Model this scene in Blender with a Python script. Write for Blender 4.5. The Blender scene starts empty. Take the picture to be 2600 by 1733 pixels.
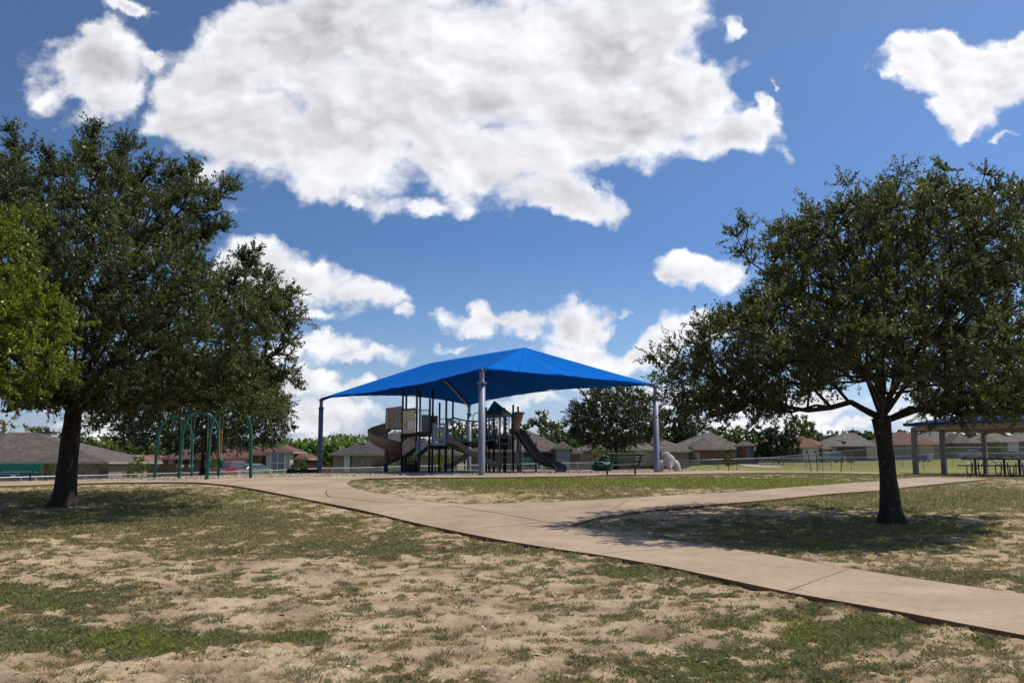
import bpy, bmesh, math, random
import numpy as np
from mathutils import Vector, Matrix
from mathutils.geometry import delaunay_2d_cdt

# ------------------------------------------------------------------ camera
F_PX = 2330.0                     # focal length in pixels of the 2600 px wide photograph
PITCH = math.atan(306.5 / F_PX)
EYE = Vector((0.0, 0.0, 0.53))    # the playground surface is z = 0, the camera stands on lower ground
scene = bpy.context.scene
COL = scene.collection
cam_data = bpy.data.cameras.new('camera')
cam_data.sensor_width = 36.0
cam_data.lens = 36.0 * F_PX / 2600.0
cam_data.clip_start = 0.1
cam_data.clip_end = 5000.0
cam = bpy.data.objects.new('camera', cam_data)
COL.objects.link(cam)
cam.location = EYE
cam.rotation_euler = (math.pi / 2 + PITCH, 0, 0)
scene.camera = cam
scene.render.resolution_x = 1024
scene.render.resolution_y = 682

# ------------------------------------------------------------------ light and exposure
SUN_ELEV = math.radians(57)
SUN_AZ = math.radians(76)         # to the right of straight ahead (+y), clockwise
scene.view_settings.view_transform = 'Standard'
scene.view_settings.look = 'None'
scene.view_settings.exposure = -0.06
scene.view_settings.gamma = 1.0
sun_data = bpy.data.lights.new('sun', 'SUN')
sun_data.energy = 4.7
sun_data.angle = math.radians(0.53)
sun_data.color = (1.0, 0.92, 0.80)
sun = bpy.data.objects.new('sun', sun_data)
COL.objects.link(sun)
sdir = Vector((math.sin(SUN_AZ) * math.cos(SUN_ELEV), math.cos(SUN_AZ) * math.cos(SUN_ELEV), math.sin(SUN_ELEV)))
sun.rotation_euler = sdir.to_track_quat('Z', 'Y').to_euler()
sun.location = (20, 30, 40)

_c, _s = math.cos(PITCH), math.sin(PITCH)
def ray(px, py):
    a, b = (px - 1300.0) / F_PX, -(py - 866.5) / F_PX
    return Vector((a, _c - b * _s, _s + b * _c))
def P(px, py, D):
    r = ray(px, py)
    return EYE + r * (D / r.y)
def X(px, D, py=1190):
    return P(px, py, D).x
def Z(py, D, px=1300):
    return P(px, py, D).z

# ------------------------------------------------------------------ sky
SKY_STRENGTH = 0.11
CL = (0.34, 0.18, 0.52, 0.15)     # cloud modelling: large billows, small billows, soft shade, thickness
def build_world():
    w = bpy.data.worlds.new('World'); scene.world = w; w.use_nodes = True
    nt = w.node_tree; N = nt.nodes; L = nt.links; N.clear()
    def nd(t, **k):
        n = N.new(t)
        for a, b in k.items(): setattr(n, a, b)
        return n
    def math_(op, a, b=None, c=None, clamp=False):
        n = nd('ShaderNodeMath', operation=op); n.use_clamp = clamp
        for i, v in enumerate((a, b, c)):
            if v is None: continue
            if isinstance(v, (int, float)): n.inputs[i].default_value = v
            else: L.new(v, n.inputs[i])
        return n.outputs[0]
    def vmath(op, a, b=None, c=None, out=0):
        n = nd('ShaderNodeVectorMath', operation=op)
        for i, v in enumerate((a, b, c)):
            if v is None: continue
            if isinstance(v, (tuple, list)): n.inputs[i].default_value = v
            else: L.new(v, n.inputs[i])
        return n.outputs[out]
    def smooth(v, lo, hi, a=0.0, b=1.0):
        n = nd('ShaderNodeMapRange', interpolation_type='SMOOTHSTEP')
        L.new(v, n.inputs[0])
        n.inputs[1].default_value = lo; n.inputs[2].default_value = hi
        n.inputs[3].default_value = a; n.inputs[4].default_value = b
        return n.outputs[0]
    sky = nd('ShaderNodeTexSky', sky_type='NISHITA')
    sky.sun_disc = False
    sky.sun_elevation = SUN_ELEV
    sky.sun_rotation = SUN_AZ
    sky.altitude = 200; sky.air_density = 1.0; sky.dust_density = 0.6; sky.ozone_density = 1.6
    tc = nd('ShaderNodeTexCoord')
    sep = nd('ShaderNodeSeparateXYZ'); L.new(tc.outputs['Generated'], sep.inputs[0])
    yy = math_('MAXIMUM', math_('ABSOLUTE', sep.outputs[1]), 0.08)
    u = math_('DIVIDE', sep.outputs[0], yy)
    v = math_('DIVIDE', sep.outputs[2], yy)
    cmb = nd('ShaderNodeCombineXYZ'); L.new(u, cmb.inputs[0]); L.new(v, cmb.inputs[1])
    p = cmb.outputs[0]
    # cloud positions on the sky, given as directions (tan azimuth, tan elevation)
    blobs = [  # display pixels of the photograph at 2352 wide: cx cy rx ry
        (500,240,130,170),(600,330,190,110),(640,130,200,140),(800,60,300,130),(800,280,260,175),(1050,150,340,230),
        (1050,330,300,130),(1350,100,320,200),(1380,270,270,140),(1540,200,150,150),(1650,320,115,60),
        (950,465,85,38),(1310,450,135,42),(1668,60,34,44),(1740,255,34,26),
        (215,185,140,125),(150,210,75,65),(215,95,50,50),(370,140,52,24),(225,260,70,40),
        (580,625,110,70),(700,670,140,62),(830,695,75,42),(890,728,30,17),(700,740,120,20),
        (740,805,120,26),(860,826,110,22),(700,880,110,32),(850,905,130,20),(740,950,120,30),(840,1005,150,20),
        (1110,745,86,34),(1105,715,42,36),(1185,748,46,28),(1290,745,88,56),(1375,738,62,50),(1360,805,155,56),(1500,800,70,44),
        (1640,645,115,48),(1625,610,60,30),(1540,650,30,22),(1590,775,110,40),(1250,925,110,20),(1060,810,50,16),
        (2180,155,125,92),(2310,170,130,100),(2250,225,110,75),(2110,130,60,55),(2200,285,45,30),(2095,185,60,50),(2165,235,60,50),(300,1000,300,18),(1900,915,160,22),(1150,985,160,16),(1300,880,60,20),(2320,95,60,40),
        (830,452,26,17),(1790,208,14,14),(1437,720,12,18),(290,15,45,14),(2325,322,28,12),
        (1750,930,200,26),(2000,960,300,24),(1450,900,120,24),(150,930,160,24),(1650,985,300,16)]
    KX = 2600.0 / 2352.0
    # domain warp, so that outlines are ragged
    n1 = nd('ShaderNodeTexNoise', noise_dimensions='2D'); L.new(p, n1.inputs['Vector'])
    n1.inputs['Scale'].default_value = 7.0; n1.inputs['Detail'].default_value = 8.0; n1.inputs['Roughness'].default_value = 0.62
    warp = vmath('MULTIPLY', vmath('SUBTRACT', n1.outputs['Color'], (0.5, 0.5, 0.5)), (0.13, 0.10, 0.0))
    pw = vmath('ADD', p, warp)
    def field(src):
        cur = None
        for (cx, cy, rx, ry) in blobs:
            r0 = ray(cx * KX, cy * KX)
            u0, v0 = r0.x / r0.y, r0.z / r0.y
            k = KX / F_PX * 1.05
            ru, rv = rx * k, ry * k
            q = vmath('MULTIPLY_ADD', src, (1 / ru, 1 / rv, 0), (-u0 / ru, -v0 / rv, 0))
            d = vmath('LENGTH', q, out=1)
            d = math_('MULTIPLY', math_('SUBTRACT', d, 1.0), min(1.0, (min(rx, ry * 1.3) / 110.0) ** 0.5))
            if cur is None: cur = d
            else: cur = math_('SMOOTH_MIN', cur, d, 0.22)
        return math_('MULTIPLY', cur, -1.0)
    Fd = field(pw)
    def noise2(vec, scale, detail, rough):
        n = nd('ShaderNodeTexNoise', noise_dimensions='2D'); L.new(vec, n.inputs['Vector'])
        n.inputs['Scale'].default_value = scale; n.inputs['Detail'].default_value = detail; n.inputs['Roughness'].default_value = rough
        return n.outputs[0]
    def billow(vec, scale, detail=2.0, rough=0.55):
        n = nd('ShaderNodeTexVoronoi', voronoi_dimensions='2D', feature='SMOOTH_F1'); L.new(vec, n.inputs['Vector'])
        n.inputs['Scale'].default_value = scale; n.inputs['Smoothness'].default_value = 0.35
        n.inputs['Detail'].default_value = detail; n.inputs['Roughness'].default_value = rough
        return math_('SUBTRACT', 0.42, n.outputs['Distance'])
    q = vmath('MULTIPLY', vmath('ADD', p, vmath('MULTIPLY', warp, (0.5, 0.5, 0))), (1.0, 1.45, 1.0))
    n2v = math_('SUBTRACT', noise2(q, 14.0, 12.0, 0.62), 0.5)
    b1, b2 = billow(q, 8.0), billow(q, 21.0, 2.0)
    q1 = vmath('ADD', q, (0.022, 0.036, 0)); q2 = vmath('ADD', q, (0.008, 0.013, 0))
    e1 = math_('SUBTRACT', b1, billow(q1, 8.0)); e2 = math_('SUBTRACT', b2, billow(q2, 21.0, 2.0))
    soft = math_('SUBTRACT', noise2(q, 3.2, 3.0, 0.5), 0.5)
    dens = math_('ADD', math_('ADD', Fd, 0.24), math_('ADD', math_('MULTIPLY', n2v, 0.62), math_('ADD', math_('MULTIPLY', b1, 0.55), math_('MULTIPLY', b2, 0.16))))
    wv = smooth(dens, -0.12, 0.30)
    thick = smooth(dens, 0.12, 0.75)
    b = math_('ADD', 1.02, math_('MULTIPLY', math_('MULTIPLY', e1, CL[0]), smooth(dens, 0.0, 0.4)))
    b = math_('ADD', b, math_('MULTIPLY', e2, CL[1]))
    b = math_('ADD', b, math_('MULTIPLY', math_('MULTIPLY', soft, CL[2]), thick))
    b = math_('SUBTRACT', b, math_('MULTIPLY', thick, CL[3]))
    topdark = smooth(v, 0.48, 0.60, 0.0, 0.35)
    b = math_('SUBTRACT', b, math_('MULTIPLY', topdark, math_('MULTIPLY', thick, smooth(u, 0.1, -0.3))))
    b = math_('ADD', b, smooth(u, -0.45, 0.35, -0.05, 0.05))
    b = math_('MINIMUM', math_('MAXIMUM', b, 0.40), 1.18)
    ccol = nd('ShaderNodeCombineXYZ')
    L.new(math_('MULTIPLY', b, 0.92), ccol.inputs[0]); L.new(math_('MULTIPLY', b, 0.935), ccol.inputs[1]); L.new(math_('MULTIPLY', b, 0.985), ccol.inputs[2])
    skyc = vmath('SCALE', sky.outputs[0]); skyc.node.inputs[3].default_value = SKY_STRENGTH
    cr = nd('ShaderNodeValToRGB'); L.new(v, cr.inputs[0])   # clear deep blue overhead, paler towards the horizon
    for e_, (p_, c_) in zip([cr.color_ramp.elements[0], cr.color_ramp.elements[1], cr.color_ramp.elements.new(.1), cr.color_ramp.elements.new(.22)], [(0.0, (.78,.84,1.30,1)), (.5, (.40,.58,.95,1)), (.09, (.74,.86,1.10,1)), (.24, (.51,.69,.97,1))]):
        e_.position = p_; e_.color = c_
    skyc = vmath('MULTIPLY', skyc, cr.outputs[0])
    skyc = vmath('SCALE', skyc); L.new(smooth(u, -0.6, 0.6, 0.90, 1.16), skyc.node.inputs[3])
    mix = nd('ShaderNodeMix', data_type='VECTOR')
    front = smooth(sep.outputs[1], 0.02, 0.2)
    above = smooth(sep.outputs[2], -0.01, 0.02)
    L.new(math_('MULTIPLY', math_('MULTIPLY', wv, front), above), mix.inputs[0])
    L.new(skyc, mix.inputs[4]); L.new(ccol.outputs[0], mix.inputs[5])
    bg = nd('ShaderNodeBackground'); L.new(mix.outputs[1], bg.inputs[0]); bg.inputs[1].default_value = 1.0
    out = nd('ShaderNodeOutputWorld'); L.new(bg.outputs[0], out.inputs[0])
    w.cycles.sampling_method = 'MANUAL'; w.cycles.sample_map_resolution = 512
SKY_TINT = (0.92, 1.0, 1.02)
build_world()

# ------------------------------------------------------------------ helpers
def fnoise(x, y, seed=0):
    xi = np.floor(x).astype(np.int64); yi = np.floor(y).astype(np.int64)
    fx = x - xi; fy = y - yi
    fx = fx * fx * (3 - 2 * fx); fy = fy * fy * (3 - 2 * fy)
    def h(a, b):
        n = (a * 374761393 + b * 668265263 + seed * 1442695041) & 0xFFFFFFFF
        n = ((n ^ (n >> 13)) * 1274126177) & 0xFFFFFFFF
        return ((n ^ (n >> 16)) & 0xFFFF) / 65535.0
    return (h(xi, yi) * (1 - fx) + h(xi + 1, yi) * fx) * (1 - fy) + (h(xi, yi + 1) * (1 - fx) + h(xi + 1, yi + 1) * fx) * fy
def fbm(x, y, octv=4, seed=0, gain=0.5):
    s = np.zeros_like(x, dtype=float); a = 1.0; t = 0.0
    for i in range(octv):
        s += a * fnoise(x * 2 ** i + 17.3 * i, y * 2 ** i - 9.1 * i, seed + i); t += a; a *= gain
    return s / t

def tag(o, label=None, cat=None, group=None, kind=None):
    if label: o['label'] = label
    if cat: o['category'] = cat
    if group: o['group'] = group
    if kind: o['kind'] = kind
    return o
def empty(name, loc, label, cat, group=None, rz=0.0):
    o = bpy.data.objects.new(name, None); COL.objects.link(o)
    o.empty_display_size = 0.2
    o.location = loc; o.rotation_euler = (0, 0, rz)
    o['_w'] = 1; del o['_w']
    return tag(o, label, cat, group)
_mw = {}
class MB:
    """collects geometry in world coordinates; build() makes one mesh object, parented without moving it"""
    def __init__(s): s.v = []; s.f = []; s.smooth = False
    def add(s, vs, fs):
        k = len(s.v); s.v += [tuple(v) for v in vs]; s.f += [tuple(i + k for i in f) for f in fs]; return s
    def box(s, c, size, rz=0.0, ax=None):
        c = Vector(c); hx, hy, hz = (d / 2 for d in size)
        if ax is None:
            R = Matrix.Rotation(rz, 3, 'Z')
        else: R = ax
        vs = [c + R @ Vector((sx * hx, sy * hy, sz * hz)) for sx in (-1, 1) for sy in (-1, 1) for sz in (-1, 1)]
        return s.add(vs, [(0, 1, 3, 2), (4, 6, 7, 5), (0, 4, 5, 1), (2, 3, 7, 6), (0, 2, 6, 4), (1, 5, 7, 3)])
    def bar(s, a, b, w, h, up=(0, 0, 1)):
        a = Vector(a); b = Vector(b); d = (b - a); ln = d.length; d.normalize(); up = Vector(up)
        sx = d.cross(up)
        if sx.length < 1e-4: sx = d.cross(Vector((1, 0, 0)))
        sx.normalize(); uz = sx.cross(d)
        R = Matrix((sx, d, uz)).transposed()
        return s.box((a + b) / 2, (w, ln, h), ax=R)
    def tube(s, pts, r, n=8, cap=True):
        pts = [Vector(p) for p in pts]
        rs = r if isinstance(r, (list, tuple)) else [r] * len(pts)
        ref = Vector((0, 0, 1)); k0 = len(s.v); prev = None
        for i, p in enumerate(pts):
            a = pts[max(i - 1, 0)]; b = pts[min(i + 1, len(pts) - 1)]
            d = (b - a).normalized()
            if prev is None:
                side = d.cross(ref)
                if side.length < 1e-3: side = d.cross(Vector((1, 0, 0)))
            else:
                side = prev - d * prev.dot(d)
            side.normalize(); prev = side; up = side.cross(d)
            for j in range(n):
                t = 2 * math.pi * j / n
                s.v.append(tuple(p + (side * math.cos(t) + up * math.sin(t)) * rs[i]))
        for i in range(len(pts) - 1):
            for j in range(n):
                a = k0 + i * n + j; b = k0 + i * n + (j + 1) % n
                s.f.append((a, b, b + n, a + n))
        if cap:
            s.f.append(tuple(k0 + j for j in range(n))[::-1])
            s.f.append(tuple(k0 + (len(pts) - 1) * n + j for j in range(n)))
        return s
    def cyl(s, base, r, h, n=16, r2=None):
        b = Vector(base); return s.tube([b, b + Vector((0, 0, h))], [r, r if r2 is None else r2], n)
    def ball(s, c, rad, n=12, m=8, fn=None):
        c = Vector(c); rad = Vector(rad) if not isinstance(rad, (int, float)) else Vector((rad,) * 3)
        k0 = len(s.v)
        for i in range(m + 1):
            th = math.pi * i / m
            for j in range(n):
                ph = 2 * math.pi * j / n
                q = Vector((math.sin(th) * math.cos(ph), math.sin(th) * math.sin(ph), math.cos(th)))
                k = fn(q) if fn else 1.0
                s.v.append(tuple(c + Vector((q.x * rad.x, q.y * rad.y, q.z * rad.z)) * k))
        for i in range(m):
            for j in range(n):
                a = k0 + i * n + j; b = k0 + i * n + (j + 1) % n
                s.f.append((a, a + n, b + n, b))
        return s
    def prism(s, outline, d):
        """outline: list of world points (planar), extruded by vector d"""
        o = [Vector(p) for p in outline]; d = Vector(d); n = len(o)
        fs = [tuple(range(n)), tuple(range(2 * n - 1, n - 1, -1))]
        fs += [(i, n + i, n + (i + 1) % n, (i + 1) % n)[::-1] for i in range(n)]
        return s.add(o + [p + d for p in o], fs)
    def build(s, name, mat, parent=None, smooth=False, recalc=True, bevel=0.0):
        me = bpy.data.meshes.new(name)
        me.from_pydata(s.v, [], s.f)
        if recalc:
            bm = bmesh.new(); bm.from_mesh(me); bmesh.ops.remove_doubles(bm, verts=bm.verts, dist=1e-5)
            bmesh.ops.recalc_face_normals(bm, faces=bm.faces); bm.to_mesh(me); bm.free()
        if smooth: me.shade_smooth()
        me.materials.append(mat)
        o = bpy.data.objects.new(name, me); COL.objects.link(o)
        if smooth == 'auto':
            me.shade_smooth()
        if parent is not None:
            # keep world placement: move vertices into the parent's frame
            m = world_of(parent).inverted()
            me.transform(m)
            o.parent = parent
        if bevel:
            md = o.modifiers.new('bevel', 'BEVEL'); md.width = bevel; md.segments = 2; md.limit_method = 'ANGLE'
        return o
def world_of(o):
    m = o.matrix_basis.copy()
    while o.parent is not None:
        o = o.parent; m = o.matrix_basis @ m
    return m
def center_origin(o, loc=None):
    """top-level single mesh: put its origin at its base"""
    me = o.data
    if loc is None:
        n = len(me.vertices); co = np.empty(n * 3); me.vertices.foreach_get('co', co); co = co.reshape(-1, 3)
        loc = Vector(((co[:, 0].min() + co[:, 0].max()) / 2, (co[:, 1].min() + co[:, 1].max()) / 2, co[:, 2].min()))
    me.transform(Matrix.Translation(-Vector(loc))); o.location = loc
    return o
def poly_mesh(name, V, mat, tint=None, parent=None, smooth=False):
    """V: (N,k,3) separate k-gons, in world coordinates"""
    N, k, _ = V.shape
    me = bpy.data.meshes.new(name)
    co = V.reshape(-1, 3)
    if parent is not None:
        m = np.array(world_of(parent).inverted())
        co = co @ m[:3, :3].T + m[:3, 3]
    me.vertices.add(N * k); me.vertices.foreach_set('co', co.astype(np.float32).ravel())
    me.loops.add(N * k); me.loops.foreach_set('vertex_index', np.arange(N * k, dtype=np.int32))
    me.polygons.add(N)
    me.polygons.foreach_set('loop_start', (np.arange(N) * k).astype(np.int32))
    me.polygons.foreach_set('loop_total', np.full(N, k, dtype=np.int32))
    me.update(calc_edges=True)
    if tint is not None:
        a = me.attributes.new('tint', 'FLOAT', 'POINT')
        a.data.foreach_set('value', np.repeat(tint, k).astype(np.float32))
    me.materials.append(mat)
    o = bpy.data.objects.new(name, me); COL.objects.link(o)
    if parent is not None: o.parent = parent
    return o
def copy_tree(o, parent=None):
    c = o.copy(); COL.objects.link(c); c.parent = parent
    for ch in list(o.children): copy_tree(ch, c)
    return c

# ------------------------------------------------------------------ materials
def new_mat(name):
    m = bpy.data.materials.new(name); m.use_nodes = True
    nt = m.node_tree; nt.nodes.clear()
    out = nt.nodes.new('ShaderNodeOutputMaterial')
    b = nt.nodes.new('ShaderNodeBsdfPrincipled'); nt.links.new(b.outputs[0], out.inputs[0])
    return m, nt, b, out
def node(nt, t, ins=None, **k):
    n = nt.nodes.new(t)
    for a, v in k.items(): setattr(n, a, v)
    for a, v in (ins or {}).items():
        if hasattr(v, 'links'): nt.links.new(v, n.inputs[a])
        else: n.inputs[a].default_value = v
    return n
def ramp(nt, fac, stops, interp='LINEAR'):
    n = nt.nodes.new('ShaderNodeValToRGB'); nt.links.new(fac, n.inputs[0]); n.color_ramp.interpolation = interp
    el = n.color_ramp.elements
    while len(el) < len(stops): el.new(0.5)
    for e, (p, c) in zip(el, stops):
        e.position = p; e.color = (*c, 1) if len(c) == 3 else c
    return n.outputs[0]
def mixc(nt, fac, a, b, mode='MIX'):
    n = nt.nodes.new('ShaderNodeMix'); n.data_type = 'RGBA'; n.blend_type = mode
    for i, v in ((0, fac), (6, a), (7, b)):
        if hasattr(v, 'links'): nt.links.new(v, n.inputs[i])
        else: n.inputs[i].default_value = v if i == 0 else ((*v, 1) if len(v) == 3 else v)
    return n.outputs[2]
def M(name, col, rough=0.6, metal=0.0, var=0.12, scale=3.0, bump=0.0, bscale=40.0, spec=0.5):
    m, nt, b, out = new_mat(name)
    tc = node(nt, 'ShaderNodeTexCoord').outputs['Object']
    n = node(nt, 'ShaderNodeTexNoise', {'Vector': tc, 'Scale': scale, 'Detail': 6.0, 'Roughness': 0.6})
    c = ramp(nt, n.outputs[0], [(0.3, tuple(x * (1 - var) for x in col)), (0.7, tuple(min(1, x * (1 + var)) for x in col))])
    nt.links.new(c, b.inputs['Base Color'])
    r = node(nt, 'ShaderNodeMapRange', {0: n.outputs[0], 3: max(0.02, rough - 0.08), 4: min(1, rough + 0.08)})
    nt.links.new(r.outputs[0], b.inputs['Roughness'])
    b.inputs['Metallic'].default_value = metal
    b.inputs['Specular IOR Level'].default_value = spec
    if bump:
        n2 = node(nt, 'ShaderNodeTexNoise', {'Vector': tc, 'Scale': bscale, 'Detail': 4.0})
        bp = node(nt, 'ShaderNodeBump', {'Height': n2.outputs[0], 'Strength': bump, 'Distance': 0.02})
        nt.links.new(bp.outputs[0], b.inputs['Normal'])
    return m
def brick_mat(name, c1, c2, mortar=(0.35, 0.32, 0.28), sc=1.0):
    m, nt, b, out = new_mat(name)
    tc = node(nt, 'ShaderNodeTexCoord').outputs['Object']
    mp = node(nt, 'ShaderNodeMapping', {'Vector': tc, 'Rotation': (math.pi / 2, 0, 0)})
    br = node(nt, 'ShaderNodeTexBrick', {'Vector': mp.outputs[0], 'Color1': (*c1, 1), 'Color2': (*c2, 1), 'Mortar': (*mortar, 1),
        'Scale': 1.0, 'Brick Width': 0.42 * sc, 'Row Height': 0.16 * sc, 'Mortar Size': 0.012})
    n = node(nt, 'ShaderNodeTexNoise', {'Vector': tc, 'Scale': 1.3, 'Detail': 8.0, 'Roughness': 0.7})
    f = ramp(nt, n.outputs[0], [(0.3, (0.6, 0.6, 0.6)), (0.7, (1.25, 1.22, 1.2))])
    nt.links.new(mixc(nt, 1.0, br.outputs[0], f, 'MULTIPLY'), b.inputs['Base Color'])
    b.inputs['Roughness'].default_value = 0.85
    return m
def shingle_mat(name, c):
    m, nt, b, out = new_mat(name)
    tc = node(nt, 'ShaderNodeTexCoord').outputs['Object']
    mp = node(nt, 'ShaderNodeMapping', {'Vector': tc, 'Scale': (1, 1, 1)})
    v = node(nt, 'ShaderNodeTexVoronoi', {'Vector': mp.outputs[0], 'Scale': 2.6})
    n = node(nt, 'ShaderNodeTexNoise', {'Vector': tc, 'Scale': 0.5, 'Detail': 8.0, 'Roughness': 0.7})
    sep = node(nt, 'ShaderNodeSeparateColor', {0: v.outputs['Color']})
    a = ramp(nt, sep.outputs[0], [(0.0, tuple(x * 0.72 for x in c)), (1.0, tuple(x * 1.3 for x in c))])
    f = ramp(nt, n.outputs[0], [(0.3, (0.8, 0.8, 0.8)), (0.7, (1.15, 1.15, 1.15))])
    col = mixc(nt, 1.0, a, f, 'MULTIPLY')
    w = node(nt, 'ShaderNodeTexWave', {'Vector': tc, 'Scale': 1.6, 'Distortion': 0.5}, bands_direction='Z')
    g = ramp(nt, w.outputs[0], [(0.0, (0.8, 0.8, 0.8)), (0.25, (1, 1, 1))])
    nt.links.new(mixc(nt, 0.7, col, mixc(nt, 1.0, col, g, 'MULTIPLY')), b.inputs['Base Color'])
    b.inputs['Roughness'].default_value = 0.9
    return m
def leaf_mat(name, dark, light, odd=(0.16, 0.10, 0.03), rough=0.38, trans=0.35, spec=0.5):
    m, nt, b, out = new_mat(name)
    at = node(nt, 'ShaderNodeAttribute', attribute_name='tint').outputs['Fac']
    tc = node(nt, 'ShaderNodeTexCoord').outputs['Object']
    n = node(nt, 'ShaderNodeTexNoise', {'Vector': tc, 'Scale': 0.7, 'Detail': 3.0})
    c = ramp(nt, at, [(0.0, dark), (0.93, light), (0.965, odd), (1.0, odd)])
    f = ramp(nt, n.outputs[0], [(0.3, (0.75, 0.78, 0.8)), (0.7, (1.2, 1.2, 1.1))])
    c = mixc(nt, 1.0, c, f, 'MULTIPLY')
    nt.links.new(c, b.inputs['Base Color'])
    b.inputs['Roughness'].default_value = rough
    b.inputs['Specular IOR Level'].default_value = spec
    tr = nt.nodes.new('ShaderNodeBsdfTranslucent')
    nt.links.new(mixc(nt, 1.0, c, (1.3, 1.5, 0.6), 'MULTIPLY'), tr.inputs[0])
    mx = nt.nodes.new('ShaderNodeMixShader'); mx.inputs[0].default_value = trans
    nt.links.new(b.outputs[0], mx.inputs[1]); nt.links.new(tr.outputs[0], mx.inputs[2]); nt.links.new(mx.outputs[0], out.inputs[0])
    return m
def bark_mat(name, c, light):
    m, nt, b, out = new_mat(name)
    tc = node(nt, 'ShaderNodeTexCoord').outputs['Object']
    mp = node(nt, 'ShaderNodeMapping', {'Vector': tc, 'Scale': (9, 9, 2.2)})
    n = node(nt, 'ShaderNodeTexNoise', {'Vector': mp.outputs[0], 'Scale': 2.4, 'Detail': 8.0, 'Roughness': 0.7})
    n2 = node(nt, 'ShaderNodeTexNoise', {'Vector': tc, 'Scale': 6.0, 'Detail': 6.0, 'Roughness': 0.7})
    col = ramp(nt, n.outputs[0], [(0.35, tuple(x * 0.35 for x in c)), (0.6, c)])
    sp = ramp(nt, n2.outputs[0], [(0.56, (0, 0, 0)), (0.70, (1, 1, 1))])
    nt.links.new(mixc(nt, sp, col, light), b.inputs['Base Color'])
    bp = node(nt, 'ShaderNodeBump', {'Height': n.outputs[0], 'Strength': 0.9, 'Distance': 0.05})
    nt.links.new(bp.outputs[0], b.inputs['Normal'])
    b.inputs['Roughness'].default_value = 0.9
    return m
# ------------------------------------------------------------------ terrain
_U = np.array([-0.9, -.55, -.3, -.1, .05, .18, .3, .42, .55, 0.9])
_T = {
 0:(1.65,)*8, 8:(1.60,)*8, 12:(1.55,)*8, 17:(1.45,)*8, 20:(1.34,)*8,
 23:(1.20,1.18,1.16,1.16,1.16,1.16,1.16,1.16),
 26:(1.03,1.0,.97,.97,.97,.97,.98,.98),
 29:(.93,.84,.78,.78,.78,.79,.82,.84),
 32:(.90,.73,.66,.66,.66,.68,.72,.74),
 35:(.92,.66,.575,.575,.575,.60,.66,.69),
 38:(.94,.65,.535,.535,.535,.57,.65,.68),
 45:(1.0,.66,.53,.53,.53,.56,.66,.70),
 50:(1.1,.72,.53,.53,.53,.58,.70,.72),
 60:(2.0,1.2,.56,.54,.54,.64,.74,.78),
 75:(2.15,1.9,1.6,1.0,.78,.84,.88,.88),
 90:(2.3,2.2,1.9,1.5,1.0,.95,.9,.85),
 110:(2.4,2.3,2.0,1.5,1.05,.82,.72,.70),
 130:(2.4,2.2,1.8,1.3,.85,.48,.42,.40),
 165:(2.2,1.9,1.4,1.0,.35,0,-.2,-.4),
 220:(2,1.5,1,.5,-.1,-.6,-.9,-1.2),
 400:(1,1,0,0,-.5,-1,-1.2,-1.5), 3000:(0,0,0,0,0,0,0,0)}
_D = np.array(sorted(_T)); 
_E = np.array([[ _T[d][0], *_T[d], _T[d][-1]] for d in _D], float)
_dg = np.concatenate([np.arange(0, 70, 0.5), np.geomspace(70, 3000, 160)])
_ug = np.linspace(-.9, .9, 73)
_G = np.array([[np.interp(d, _D, _E[:, j]) for j in range(len(_U))] for d in _dg])
_G = np.array([np.interp(_ug, _U, row) for row in _G])
def _blur(a, ax, k=2):
    for _ in range(k):
        pad = [(0, 0), (0, 0)]; pad[ax] = (1, 1)
        b = np.pad(a, pad, mode='edge')
        a = (np.take(b, range(0, a.shape[ax]), ax) + 2 * np.take(b, range(1, a.shape[ax] + 1), ax) + np.take(b, range(2, a.shape[ax] + 2), ax)) / 4
    return a
_G = _blur(_blur(_G, 0, 6), 1, 6)
def ground_np(x, y):
    x = np.asarray(x, float); y = np.asarray(y, float)
    yy = np.clip(y, 0.0, 2999.0)
    u = np.clip(x / np.maximum(yy, 6.0), -.899, .899)
    di = np.clip(np.interp(yy, _dg, np.arange(len(_dg))), 0, len(_dg) - 1.001); ui = (u + .9) / 1.8 * 72
    d0 = di.astype(int); u0 = ui.astype(int); fd = di - d0; fu = ui - u0
    e = (_G[d0, u0] * (1 - fu) + _G[d0, np.minimum(u0 + 1, 72)] * fu) * (1 - fd) + (_G[d0 + 1, u0] * (1 - fu) + _G[d0 + 1, np.minimum(u0 + 1, 72)] * fu) * fd
    return EYE.z - e
def gz(x, y): return float(ground_np(x, y))
def hit(px, py):
    r = ray(px, py); r = r / r.y
    ys = np.geomspace(3.0, 600, 4000)
    d = (EYE.z + r.z * ys) - ground_np(r.x * ys, ys)
    i = int(np.argmax(d <= 0)) if (d <= 0).any() else len(ys) - 1
    y = ys[i]
    return Vector((r.x * y, y, gz(r.x * y, y)))
def H2(pts): return [hit(*p).xy for p in pts]

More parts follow.
